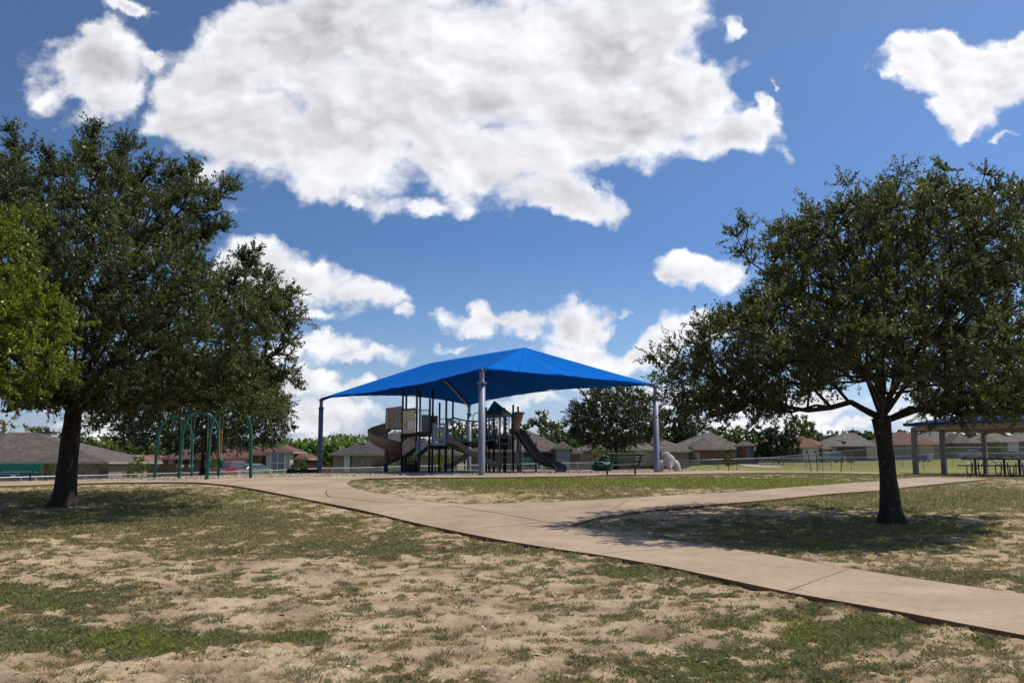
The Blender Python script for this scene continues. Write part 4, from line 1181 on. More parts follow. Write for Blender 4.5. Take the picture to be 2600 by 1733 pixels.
    mb.build('hem', M('fabric_hem', (0.0, 0.05, 0.30), .9, spec=.03), root, smooth=True)
canopy()

# ------------------------------------------------------------------ play structure
def sweep_chute(mb, path, wdir, halfw, wall, thick=.035, flare=.0):
    """open U-shaped slide bed; path: list of Vector along the floor, wdir(i): sideways unit vector"""
    n = len(path); k0 = len(mb.v)
    prof = [(-1.12, 1.0), (-1.0, .97), (-.93, .45), (-.72, .10), (-.35, .0), (.35, .0), (.72, .10), (.93, .45), (1.0, .97), (1.12, 1.0)]
    for i, p in enumerate(path):
        t = (path[min(i + 1, n - 1)] - path[max(i - 1, 0)]).normalized(); w = wdir(i) if callable(wdir) else wdir
        up = w.cross(t);  up = up if up.z > 0 else -up
        hw = halfw(i) if callable(halfw) else halfw; wl = wall(i) if callable(wall) else wall
        for (a, b) in prof: mb.v.append(tuple(p + w * a * hw + up * b * wl))
        for (a, b) in prof[::-1]:
            s = 1 if a > 0 else -1
            mb.v.append(tuple(p + w * (a * hw + (s * thick if abs(a) > .5 else 0)) + up * (b * wl - (thick if abs(a) <= .95 else thick * .8))))
    m = len(prof) * 2
    for i in range(n - 1):
        for j in range(m):
            a = k0 + i * m + j; b = k0 + i * m + (j + 1) % m
            mb.f.append((a, b, b + m, a + m))
    mb.f.append(tuple(k0 + j for j in range(m))); mb.f.append(tuple(k0 + (n - 1) * m + j for j in range(m))[::-1])
def crv(pts, sub=5):
    out = []; n = len(pts)
    for i in range(n - 1):
        p0, p1, p2, p3 = pts[max(i - 1, 0)], pts[i], pts[i + 1], pts[min(i + 2, n - 1)]
        for k in range(sub):
            t = k / sub
            out.append(.5 * ((2 * p1) + (p2 - p0) * t + (2 * p0 - 5 * p1 + 4 * p2 - p3) * t * t + (3 * p1 - p0 - 3 * p2 + p3) * t ** 3))
    out.append(pts[-1]); return out
def holed_panel(x0, x1, z0, z1, holes, outline=None, res=None):
    """grid faces of a panel with rectangular / round holes; returns list of 2-D polygons (x,z) in panel units 0..1"""
    return None
def panel_mesh(pa, pb, zb, zt, hole_fn, nx=40, nz=60, thick=.025, top_fn=None):
    """vertical panel between ground points pa, pb (xy) and heights; hole_fn(u,v)->True where open"""
    pa = Vector((pa[0], pa[1], 0)); pb = Vector((pb[0], pb[1], 0)); d = pb - pa; nrm = Vector((-d.y, d.x, 0)).normalized() * thick / 2
    keep = np.zeros((nx, nz), bool)
    for i in range(nx):
        for j in range(nz):
            u, v = (i + .5) / nx, (j + .5) / nz
            keep[i, j] = not hole_fn(u, v) and (top_fn is None or v < top_fn(u))
    bm = bmesh.new(); vd = {}
    def vert(i, j, s):
        k = (i, j, s)
        if k not in vd:
            vd[k] = bm.verts.new(pa + d * (i / nx) + Vector((0, 0, zb + (zt - zb) * j / nz)) + nrm * s)
        return vd[k]
    for i in range(nx):
        for j in range(nz):
            if not keep[i, j]: continue
            bm.faces.new([vert(i, j, 1), vert(i + 1, j, 1), vert(i + 1, j + 1, 1), vert(i, j + 1, 1)])
            bm.faces.new([vert(i, j, -1), vert(i, j + 1, -1), vert(i + 1, j + 1, -1), vert(i + 1, j, -1)])
            for di, dj, a, b in ((-1, 0, (i, j), (i, j + 1)), (1, 0, (i + 1, j + 1), (i + 1, j)), (0, -1, (i + 1, j), (i, j)), (0, 1, (i, j + 1), (i + 1, j + 1))):
                ii, jj = i + di, j + dj
                if ii < 0 or jj < 0 or ii >= nx or jj >= nz or not keep[ii, jj]:
                    bm.faces.new([vert(*a, 1), vert(*b, 1), vert(*b, -1), vert(*a, -1)])
    mb = MB(); bm.verts.index_update(); mb.v = [tuple(v.co) for v in bm.verts]; mb.f = [tuple(v.index for v in f.verts) for f in bm.faces]; bm.free()
    return mb

def play_structure():
    c0 = P(1180, 1198, 46.5)
    R = empty('play_structure', (c0.x, c0.y, 0), 'multi level playground structure with slides, bridge and dark green posts under the blue canopy', 'play structure')
    def post(px, D, ytop, ybase=1199, r=.052, mat=GREENP):
        p = P(px, ybase, D); zt = Z(ytop, D); g = gz(p.x, p.y)
        mb = MB(); mb.tube([Vector((p.x, p.y, g - .1)), Vector((p.x, p.y, zt - .03)), Vector((p.x, p.y, zt - .008)), Vector((p.x, p.y, zt))], [r, r, r * .8, r * .3], 14)
        o = mb.build('post', mat, R, smooth=True)
        return Vector((p.x, p.y, 0))
    A1 = post(1020.2, 46.2, 984); A2 = post(1056, 45.0, 980); A3 = post(1064.5, 47.6, 988); A1b = post(1029, 48.6, 1000)
    A5 = post(1089.6, 44.8, 1011); A4 = post(1097, 47.2, 984); A6 = post(1114.5, 48.3, 1021); A7 = post(1131.6, 45.4, 1012); A8 = post(1148.6, 47.3, 1012)
    B3 = post(1233.6, 45.6, 1033); B3b = post(1241.5, 48.0, 1040, r=.045); B4 = post(1254, 45.0, 1027); B5 = post(1269, 47.6, 1030)
    B6 = post(1280, 46.4, 1033.7); B6b = post(1284, 48.4, 1040, mat=GREENS, r=.05); B7 = post(1303, 45.4, 1027); B8 = post(1315.5, 47.4, 1031)
    post(1321, 48.8, 1087, mat=GREENS, r=.045); post(1361, 47.8, 1122, mat=GREENS, r=.045)
    # clamps on the posts
    mb = MB()
    for q, zs in ((A1, (2.55, 3.15, 2.05)), (A2, (2.1, 2.9, 2.6)), (A5, (1.5, 2.1)), (A4, (2.0, 2.95)), (A7, (1.4, 2.2)), (A8, (1.45, 2.6)), (B3, (1.5, 2.5)), (B4, (1.5, 2.4)), (B7, (1.95, 2.8)), (B8, (1.95, 2.8)), (A6, (2.2,)), (B6, (2.0, 3.0)), (B5, (2.9, 2.0))):
        for z in zs: mb = MB(); mb.cyl((q.x, q.y, z), .066, .06, 12); mb.build('clamp', BLACKD, R)
    def deck(poly, z, th=.09, name='deck'):
        mb = MB(); mb.prism([(p[0], p[1], z - th) for p in poly], (0, 0, th)); return mb.build(name, BLACKD, R)
    zA, zB, zC = Z(1099, 46.3), Z(1131, 46), Z(1107, 46.3)
    deck([A1, A2, A5, (A4.x, A4.y), A3, A1b], zA, .16)
    deck([(A5.x + .02, A5.y), A7, A8, A6, (A4.x + .02, A4.y)], zB, .16)
    deck([B3, B4, B7, B8, B6b, B5, B3b], zC, .14)
    deck([(B3.x, B3.y + .1), (B4.x, B4.y - .05), (B5.x, B5.y), (B3b.x, B3b.y)], Z(1120, 46), .16)
    deck([(B5.x - .35, B4.y + .35), (B6.x + .35, B4.y + .45), (B6.x + .35, B6.y + .7), (B5.x - .35, B6.y + .8)], Z(1131, 46), .12)
    # risers between the levels of the right tower
    mb = MB(); mb.prism([(P(1264, 1100, 46).x, 45.9, Z(1141, 46)), (P(1302, 1100, 46).x, 45.9, Z(1141, 46)), (P(1302, 1100, 46).x, 45.9, zC - .03), (P(1264, 1100, 46).x, 45.9, zC - .03)], (0, .05, 0)); mb.build('riser', BLACKD, R); mb = MB()
    mb.prism([(P(1237, 1100, 46).x, 46.5, Z(1140, 46)), (P(1264, 1100, 46).x, 46.5, Z(1140, 46)), (P(1264, 1100, 46).x, 46.5, Z(1124, 46)), (P(1237, 1100, 46).x, 46.5, Z(1124, 46))], (0, .05, 0))
    mb.build('riser', BLACKD, R)
    # ---- tan panel with scalloped top
    def tan_holes(u, v):
        if .16 < v < .52:
            return any(abs(u - c) < .035 for c in (.12, .30, .48, .66, .84)) and .16 < v < .52
        if .66 < v < .74: return any((u - c) ** 2 * 1.0 + ((v - .70) * 1.8) ** 2 < .0016 for c in (.14, .32, .68, .87))
        return False
    pa, pb = P(1023.2, 1090, 45.9), P(1053, 1090, 45.0)
    top = lambda u: .955 + .045 * abs(math.sin((u * 3 + .0) * math.pi)) if True else 1
    mb = panel_mesh(pa, pb, Z(1099.5, 45.5), Z(1040.5, 45.5), tan_holes, 44, 84, .03, top); mb.build('slotted_panel', TANP, R)
    # ---- slide hood: slanted brown enclosure of the spiral slide
    def hood_holes(u, v):
        return any(abs(u - (c - v * .16)) < .016 and .25 < v < .82 for c in (.50, .74, .97))
    pa, pb = P(983, 1090, 46.9), P(1022.5, 1090, 46.25)
    mb = panel_mesh(pa, pb, Z(1087.5, 46.6), Z(1033, 46.6), hood_holes, 72, 40, .05, lambda u: .93 + .07 * min(1, u * 1.3))
    mb.build('slide_hood', TAUPEP, R)
    mb = MB(); x0 = P(977, 1090, 46.9).x
    mb.prism([(x0, 46.95, Z(1086, 46.9)), (P(984, 1090, 46.9).x, 46.85, Z(1087.5, 46.9)), (P(984, 1090, 46.9).x, 46.85, Z(1037, 46.9)), (x0 + .03, 46.95, Z(1038, 46.9))], (0, 1.15, 0))
    mb.prism([(x0 + .02, 46.9, Z(1038.5, 46.9)), (P(1022, 1090, 46.4).x, 46.3, Z(1032.5, 46.4)), (P(1022, 1090, 48).x, 48.2, Z(1034, 48)), (x0 + .02, 48.1, Z(1040, 48))], (0, 0, .05))
    mb.prism([(P(985, 1090, 48).x, 48.1, Z(1090, 48)), (P(1026, 1090, 48.2).x, 48.4, Z(1090, 48)), (P(1026, 1090, 48.2).x, 48.4, Z(1037, 48)), (P(985, 1090, 48).x, 48.1, Z(1040, 48))], (0, .05, 0))
    mb.build('slide_hood', BROWNP, R)
    mb = MB(); mb.box(P(983, 1064, 46.72), (.07, .05, .92)); mb.build('hood_edge', TANP, R)
    # brown arch panel at top, behind the tan one
    mb = MB(); mb.prism([P(1027, 1046, 46.6), P(1055, 1046, 45.9), P(1055, 1034.5, 45.9), P(1027, 1038, 46.6)], (0, .04, 0)); mb.build('brace_panel', BROWNP, R)
    # ---- spiral slide round its column
    cen = P(979.5, 1190, 47.4); cc = Vector((cen.x, cen.y, 0))
    pts = []; nst = 56
    z_hi, z_lo = Z(1092, 47.4), .42
    for i in range(nst + 1):
        t = i / nst; th = math.radians(80 + 372 * t); r = .50
        pts.append(cc + Vector((math.cos(th) * r, math.sin(th) * r, z_hi - (z_hi - z_lo) * (t ** .92))))
    pts.append(pts[-1] + Vector((-.22, .10, -.05))); pts.append(pts[-1] + Vector((-.30, .04, -.02))); pts.append(pts[-1] + Vector((-.25, -.02, 0)))
    def wd(i):
        i2 = min(i, nst); th = math.radians(80 + 372 * i2 / nst); return Vector((math.cos(th), math.sin(th), 0.10)).normalized()
    mb = MB(); k0 = 0
    # asymmetric section: a high outer wall and a low inner lip
    prof = [(-.40, .16), (-.34, .15), (-.26, .05), (-.05, .0), (.18, .02), (.33, .12), (.40, .34), (.42, .52), (.47, .52), (.45, .30), (.38, .06), (.22, -.045), (-.05, -.06), (-.30, -.02), (-.42, .11)]
    m = len(prof)
    for i, p in enumerate(pts):
        w = wd(i); w.z = 0; w.normalize(); k = 1.0 if i <= nst else 1 - .18 * (i - nst)
        for a, b in prof: mb.v.append(tuple(p + w * a + Vector((0, 0, b * (k if a > .3 else 1) + a * .06))))
    for i in range(len(pts) - 1):
        for j in range(m):
            a = i * m + j; b = i * m + (j + 1) % m; mb.f.append((a, b, b + m, a + m))
    mb.f.append(tuple(range(m))); mb.f.append(tuple((len(pts) - 1) * m + j for j in range(m))[::-1])
    so = mb.build('spiral_slide', BROWNP, R, smooth=True)
    mb = MB(); mb.tube([cc + Vector((0, 0, .4)), cc + Vector((0, 0, z_hi + .35))], .085, 14); mb.build('slide_column', BROWNP, R, smooth=True)
    mb = MB(); mb.tube([cc + Vector((0, 0, -.1)), cc + Vector((0, 0, .42))], .11, 14); mb.build('slide_foot', GREENP, R, smooth=True)
    # ---- stairs up to the high deck
    def stairs():
        s0, s1 = P(1030, 1195, 45.3), P(1087, 1100, 45.3); n = 8
        mb = MB()
        za, zb = Z(1165, 45.3), zA - .1
        for k in range(n):
            t = (k + .5) / n; x = P(1034 + (1086 - 1034) * t, 1150, 45.3).x
            mb.box((x, 45.35, za + (zb - za) * t), (.20, .95, .03))
        mb.build('tread', BLACKD, R)
        for D_, xa, xb in ((44.85, 1057, 1086.5), (45.95, 1023, 1056.5)):
            ya, yb = (1155, 1132) if D_ > 45 else (1152.5, 1129)
            a0, b0 = P(xa, ya, D_), P(xb, yb, D_)
            mb = MB(); mb.prism([a0 + Vector((0, 0, -.26)), b0 + Vector((0, 0, -.26)), b0 + Vector((0, 0, 0)), a0], (0, .04, 0)); mb.build('stringer', BLACKD, R)
            ta, tb = P(xa, 1123 if D_ < 45 else 1122, D_), P(xb, 1103 if D_ < 45 else 1104.5, D_)
            mb = MB(); mb.tube([a0, ta, tb, b0, a0], .028, 8)
            nb = 8 if D_ > 45 else 6
            for k in range(1, nb): mb.tube([a0.lerp(b0, k / nb), ta.lerp(tb, k / nb)], .017 if D_ < 45 else .045, 6)
            mb.build('handrail', GREYM if D_ < 45 else TANP, R)
            if D_ < 45:
                mb = MB(); mb.tube([P(1057, 1126, D_), P(1056.5, 1168, D_)], .024, 8); mb.tube([P(1060.5, 1104, D_), P(1060, 1130, D_)], .02, 8); mb.build('handrail_leg', GREYM, R)
        # black lower landing with its steps
        mb = MB()
        x0, x1 = P(1024, 1190, 45.6).x, P(1064, 1190, 45.6).x
        mb.box(((x0 + x1) / 2, 45.6, Z(1173, 45.6)), (x1 - x0, 1.0, .08))
        mb.box((x0 + .16, 45.4, .22), (.30, .9, .44)); mb.box((x0 + .55, 45.6, .14), (.5, .8, .28)); mb.box((x1 - .12, 45.9, .3), (.12, .5, .6))
        mb.prism([Vector((x0 + .25, 45.2, .45)), Vector((x1 - .05, 45.2, .45)), Vector((x1 - .05, 45.2, .05)), Vector((x0 + .65, 45.2, .03))], (0, .05, 0))
        mb.build('landing', BLACKD, R)
    stairs()
    # ---- barred guard rails on the high deck and slatted grey panel
    def guard(a, b, z0, z1, n, mat, r=.012, R_=None, name='guard_rail'):
        a = Vector((a[0], a[1], 0)); b = Vector((b[0], b[1], 0)); mb = MB()
        up0, up1 = Vector((0, 0, z0)), Vector((0, 0, z1))
        mb.tube([a + up0, b + up0], .018, 8); mb.tube([a + up1, b + up1], .02, 8)
        for k in range(1, n): q = a.lerp(b, k / n); mb.tube([q + up0, q + up1], r, 6)
        return mb.build(name, mat, R)
    guard(P(1060.5, 1100, 45.05), P(1092, 1100, 44.95), zA + .02, Z(1040.5, 45), 7, GREYM)
    guard(P(1063, 1100, 45.6), P(1068.5, 1100, 45.9), zA + .02, Z(1040, 45), 3, CHAIN)
    def slats(u, v): return v < .92 and any(abs(u - c) < .018 for c in (.08, .22, .36, .50, .64, .78, .92))
    mb = panel_mesh(P(1070.5, 1090, 46.2), P(1089.5, 1090, 46.2), zA + .02, Z(1052.5, 46.2), lambda u, v: False, 8, 8, .03); mb.build('panel', GREYP, R)
    mb = MB()
    for k in range(5):
        q = P(1072 + k * 4.2, 1075, 46.1); mb.box((q.x, 46.1, (zA + Z(1054, 46)) / 2), (.035, .05, Z(1054, 46) - zA))
    mb.build('slat', GREYM, R)
    mb = panel_mesh(P(1092, 1090, 47.3), P(1111, 1090, 47.6), Z(1098, 47), Z(1053.5, 47), lambda u, v: False, 6, 6, .03); mb.build('panel', M('dark_grey_panel', (0.13, 0.13, 0.145), .6), R)
    # ---- grey activity panel on the lower deck
    def act(u, v):
        if .83 < v < .875: return any(abs(u - c) < .035 for c in (.42, .56, .70, .83))
        if .865 < v < .90 and any(abs(u - c) < .05 for c in (.42, .56, .70, .83)): return True
        if .34 < v < .62 and .34 < u < .70: return True
        if .13 < v < .17 and .20 < u < .82: return True
        if .17 <= v < .195: return any(abs(u - c) < .018 for c in (.24, .32, .40, .48, .56, .64, .72, .80))
        return False
    mb = panel_mesh(P(1097.6, 1110, 44.95), P(1132.2, 1110, 44.95), Z(1130.5, 44.95), Z(1073.5, 44.95), act, 56, 84, .035); po = mb.build('activity_panel', GREYP, R)
    mb = MB()
    for r_ in range(3):
        for c_ in range(2):
            q = P(1111.5 + c_ * 7.0, 1097.5 + r_ * 6.0, 44.95); mb.box(q, (.125 if (r_ + c_) % 2 else .08, .05, .10), rz=0)
    mb.tube([P(1108.5, 1103.5, 44.95), P(1123.5, 1103.5, 44.95)], .012, 6); mb.build('turning_block', YELP, po)
    mb = MB(); q = P(1106, 1082, 44.9); mb.tube([q + Vector((0, -.03, 0)), q + Vector((0, .0, 0))], .05, 16); mb.build('dial', CHAIN, po)
    guard(P(1115, 1100, 48.2), P(1147, 1100, 47.4), zB + .03, Z(1063, 48), 6, TEALM)
    # ---- arched panel beside the lower deck
    def arch(u, v): return abs(u - .5) < .32 * (1 if v < .55 else math.sqrt(max(0, 1 - ((v - .55) / .36) ** 2))) and .12 < v < .91
    mb = panel_mesh(P(1135.8, 1090, 45.9), P(1149.5, 1090, 47.1), Z(1115, 46.5), Z(1062, 46.5), arch, 24, 60, .03); mb.build('arch_panel', GREYP, R)
    # ---- bridge
    for D0, D1, mt, nm in ((45.5, 44.9, TEALM, 1), (47.0, 46.4, GREYM, 0)):
        mb = MB(); n = 13; tops, bots = [], []
        for k in range(n + 1):
            t = k / n; D_ = D0 + (D1 - D0) * t; xp = 1151 + (1257 - 1151) * t; sg = 4 * t * (1 - t)
            ty = 1058.5 + 3.5 * t + 8 * sg; by = 1112.5 + 2.5 * t + 7.5 * sg
            if not nm: ty += 2; by += 1
            tops.append(P(xp, ty, D_)); bots.append(P(xp, by, D_))
        mb.tube(tops, .021, 8); mb.tube(bots, .024, 8)
        br = mb.build('bridge_rail', mt, R, smooth=True)
        mb = MB()
        for k in range(1, n): mb.tube([bots[k], tops[k]], .014, 6)
        mb.build('baluster', GREYM, br)
    mb = MB(); n = 13
    for k in range(n):
        t = (k + .5) / n; sg = 4 * t * (1 - t); q = P(1152 + (1254 - 1152) * t, 1119 + 6.5 * sg, 46); mb.box(q, (.15, 1.35, .06))
    mb.build('bridge_plank', BLACKD, R)
    mb = MB(); pts = crv([P(1165, 1122, 45.6), P(1195, 1131, 45.6), P(1215, 1131, 45.6), P(1238, 1118, 45.6)], 6); mb.tube(pts, .05, 8); mb.build('bridge_support', BLACKD, R, smooth=True)
    # hooped climber handle behind the bridge
    mb = MB(); mb.tube(crv([P(1201, 1125, 47.6), P(1201, 1062, 47.6), P(1203, 1052, 47.6), P(1208, 1048.5, 47.6), P(1215, 1048.5, 47.6), P(1219, 1053, 47.6), P(1220, 1062, 47.6), P(1220, 1110, 47.6)], 4), .022, 8); mb.build('climber_hoop', TEALM, R, smooth=True)
    mb = MB()
    for k in range(5): mb.tube([P(1197 + k * 5, 1126 + k * 2, 47.8), P(1204 + k * 5, 1142 + k * 1, 47.8)], .018, 6)
    mb.tube([P(1190, 1128, 47.9), P(1212, 1150, 47.9)], .02, 6); mb.build('climber', GREYM, R)
    # ---- slides
    path = crv([P(1135, 1124, 44.7), P(1146, 1124.5, 44.6), P(1162, 1131, 44.55), P(1190, 1151, 44.5), P(1212, 1164, 44.45), P(1235, 1175, 44.4), P(1252, 1181, 44.4), P(1275, 1184, 44.4)], 5)
    mb = MB(); sweep_chute(mb, path, Vector((0, 1, 0)), .26, .21); mb.build('slide', TAUPEP, R, smooth=True)
    mb = MB(); mb.tube([P(1264.5, 1184, 44.5), P(1264.5, 1203, 44.5)], .025, 8); mb.build('slide_leg', CHAIN, R)
    path = crv([P(1204, 1158, 48.6), P(1190, 1156, 48.5), P(1175, 1166, 48.45), P(1160, 1178, 48.4), P(1148, 1185, 48.4), P(1127, 1187, 48.4)], 5)
    mb = MB(); sweep_chute(mb, path, Vector((0, 1, 0)), .25, .20); mb.build('slide', TAUPEP, R, smooth=True)
    a_, b_ = P(1306, 1100, 46.4), P(1424, 1188, 43.8)
    hd = (b_ - a_); hd.z = 0; hd.normalize(); wv = Vector((-hd.y, hd.x, 0))
    def on(pxx, pyy):
        u = (pxx - 1300) / F_PX
        # point on the vertical plane through a_ along hd seen at this pixel
        r = ray(pxx, pyy); n_ = wv; t = (a_ - EYE).dot(n_) / r.dot(n_); return EYE + r * t
    path = crv([on(1304, 1100), on(1314, 1101), on(1324, 1111), on(1338, 1132), on(1352, 1152), on(1364, 1166), on(1378, 1176), on(1392, 1181), on(1408, 1185), on(1418, 1189), on(1424, 1195)], 5)
    n_ = len(path)
    mb = MB(); sweep_chute(mb, path, wv, lambda i: .27 + (.05 if i > n_ - 8 else 0), lambda i: .24 if i < n_ - 10 else .24 - .012 * (i - n_ + 10), .05); mb.build('tall_slide', M('dark_slide_plastic', (0.15, 0.115, 0.095), .4), R, smooth=True)
    mb = MB(); q = on(1415, 1194); mb.cyl((q.x, q.y, -.05), .03, .18, 8); mb.build('slide_leg', BLACKM, R)
    # hood of the tall slide: flared bell opening
    mb = MB(); k0 = 0; rows = [(1049, 1305, 1328, .30), (1053, 1304, 1327, .32), (1060, 1305, 1325, .30), (1072, 1306, 1320, .27), (1085, 1306, 1316, .27), (1102, 1306, 1314, .29)]
    nn = 12
    for (py, xl, xr, hw) in rows:
        cxm = on((xl + xr) / 2, py); half = (on(xr, py) - on(xl, py)).length / 2
        for j in range(nn + 1):
            t = math.pi * (-.5 + j / nn) * 1.0
            mb.v.append(tuple(cxm + hd * (math.cos(t) * half * 1.3 - half * .5) + wv * math.sin(t) * hw))
    for i in range(len(rows) - 1):
        for j in range(nn): a = i * (nn + 1) + j; mb.f.append((a, a + 1, a + nn + 2, a + nn + 1))
    ho = mb.build('tall_slide_hood', BROWNP, R, smooth=True); md = ho.modifiers.new('s', 'SOLIDIFY'); md.thickness = .04
    mb = MB(); cxm = on(1317, 1048.5); mb.ball(cxm + Vector((0, 0, .0)), (.33, .36, .07), 14, 6); mb.build('hood_cap', TEALP, R, smooth=True)
    # ---- ladder and rails on the right tower
    mb = MB()
    for xp, yb, yt in ((1268, 1184, 1054), (1292.5, 1141, 1056), (1262, 1128, 1086), (1298, 1200, 1104)): mb.tube([P(xp, yb, 44.9), P(xp, yt, 44.9)], .019, 8)
    for yp in (1126, 1143, 1159.5, 1176.5): mb.tube([P(1268, yp, 44.9), P(1292.5 if yp < 1150 else 1298, yp, 44.9)], .017, 8)
    mb.tube([P(1262, 1110, 44.9), P(1298, 1110, 44.9)], .017, 8)
    mb.build('ladder', GREYM, R)
    guard(P(1236, 1100, 46.0), P(1255, 1100, 45.3), Z(1115, 45.6), Z(1059, 45.6), 5, GREYM)
    guard(P(1277, 1100, 46.1), P(1302, 1100, 45.4), zC + .02, Z(1055, 45.6), 6, GREYM)
    guard(P(1256, 1100, 45.1), P(1268, 1100, 45.0), zC + .02, Z(1056, 45), 3, GREYM)
    # clear bubble and wheel panel between the tower posts
    mb = MB(); q = P(1262, 1072, 46.9)
    for r_ in (.28, .19): mb.tube([q + Vector((math.cos(a) * r_, 0, math.sin(a) * r_)) for a in np.linspace(0, 6.2832, 25)], .018, 6)
    for a in np.linspace(0, 5.5, 6): mb.tube([q, q + Vector((math.cos(a) * .28, 0, math.sin(a) * .28))], .012, 5)
    mb.build('play_wheel', GREYM, R); mb = MB()
    mb.tube([P(1284, 1062, 46.2) + Vector((math.sin(a) * .09, math.cos(a) * .09, -a * .035)) for a in np.linspace(0, 25, 70)], .022, 6)
    mb.build('coil_tube', GREYM, R)
    mb = MB(); q = P(1242, 1069, 47.5)
    mb.tube([q + Vector((math.cos(a) * .2, 0, math.sin(a) * .2)) for a in np.linspace(0, 6.2832, 21)], .03, 6); mb.build('steering_wheel', BLACKM, R)
    # ---- roof of the tower
    mb = MB()
    ap = P(1256, 1018, 46.9); D1 = 45.9
    l0, m0, r0 = P(1233, 1051, 46.7), P(1275.5, 1051, 45.8), P(1300, 1051, 46.9)
    bk = Vector((l0.x + r0.x - m0.x, l0.y + r0.y - m0.y, l0.z)); ridge2 = P(1275, 1033, 46.6)
    mb.add([l0, m0, ap, ridge2], [(0, 1, 3, 2)]); ro = mb.build('roof', TEALP, R); md = ro.modifiers.new('s', 'SOLIDIFY'); md.thickness = .05
    mb = MB(); mb.add([m0 + Vector((.02, 0, 0)), r0, ridge2 + Vector((.02, 0, 0)), ap + Vector((.01, .05, 0)), bk, l0 + Vector((0, .03, 0))], [(0, 1, 2), (1, 4, 3, 2), (4, 5, 3)])
    ro = mb.build('roof', M('tan_roof_plastic', (0.50, 0.36, 0.23), .6), R); ro['label'] = 'tan side of the tower roof'; md = ro.modifiers.new('s', 'SOLIDIFY'); md.thickness = .05
    mb = MB()
    for k in range(1, 6):
        t = k / 6; mb.tube([l0.lerp(ap, t) + Vector((0, -.03, 0)), m0.lerp(ridge2, t) + Vector((0, -.03, 0))], .008, 4)
        mb.tube([m0.lerp(ridge2, t) + Vector((.03, -.02, .01)), r0.lerp(ridge2, t) + Vector((.03, -.02, .01))], .008, 4)
    mb.build('roof_batten', M('roof_line', (0.0, 0.06, 0.07), .6), R)
    mb = MB()
    for a, b in ((l0, m0), (m0, r0), (r0, bk), (bk, l0)): mb.bar(a + Vector((0, 0, -.07)), b + Vector((0, 0, -.07)), .05, .13)
    mb.build('fascia', BROWNP, R)
    # ---- climbers: cream stepping pods and a tan climbing wall
    mb = MB()
    for xp in (1290, 1297, 1326): mb.tube([P(xp, 1198, 47.9), P(xp, 1142, 47.9)], .018, 8)
    cl = mb.build('pod_climber', CREAMP, R)
    for k, yp in enumerate((1148, 1156, 1164.5, 1173, 1181, 1189)):
        mb = MB(); mb.ball(P(1323, yp, 47.9), (.17, .14, .035), 10, 6); mb.build('step', CREAMP, cl, smooth=True)
        if k % 2: mb = MB(); mb.tube([P(1290, yp + 3, 47.9), P(1303, yp + 3, 47.9)], .018, 6); mb.build('rung', CREAMP, cl)
    mb = MB(); mb.box(P(1312.5, 1165, 46.0), (.19, .12, .64)); mb.box(P(1312.5, 1141, 46.0), (.05, .05, .5)); mb.build('climbing_wall', CREAMP, R, bevel=.02)
    mb = MB()
    for yp in (1150, 1158, 1167, 1174): mb.tube([P(1244, yp, 48.3), P(1262, yp, 48.3)], .018, 6)
    for xp in (1244, 1262): mb.tube([P(xp, 1198, 48.3), P(xp, 1148, 48.3)], .018, 6)
    mb.tube([P(1244, 1161, 47.9), P(1252, 1161, 47.9)], .05, 6); mb.build('arch_ladder', CREAMP, R)
play_structure()

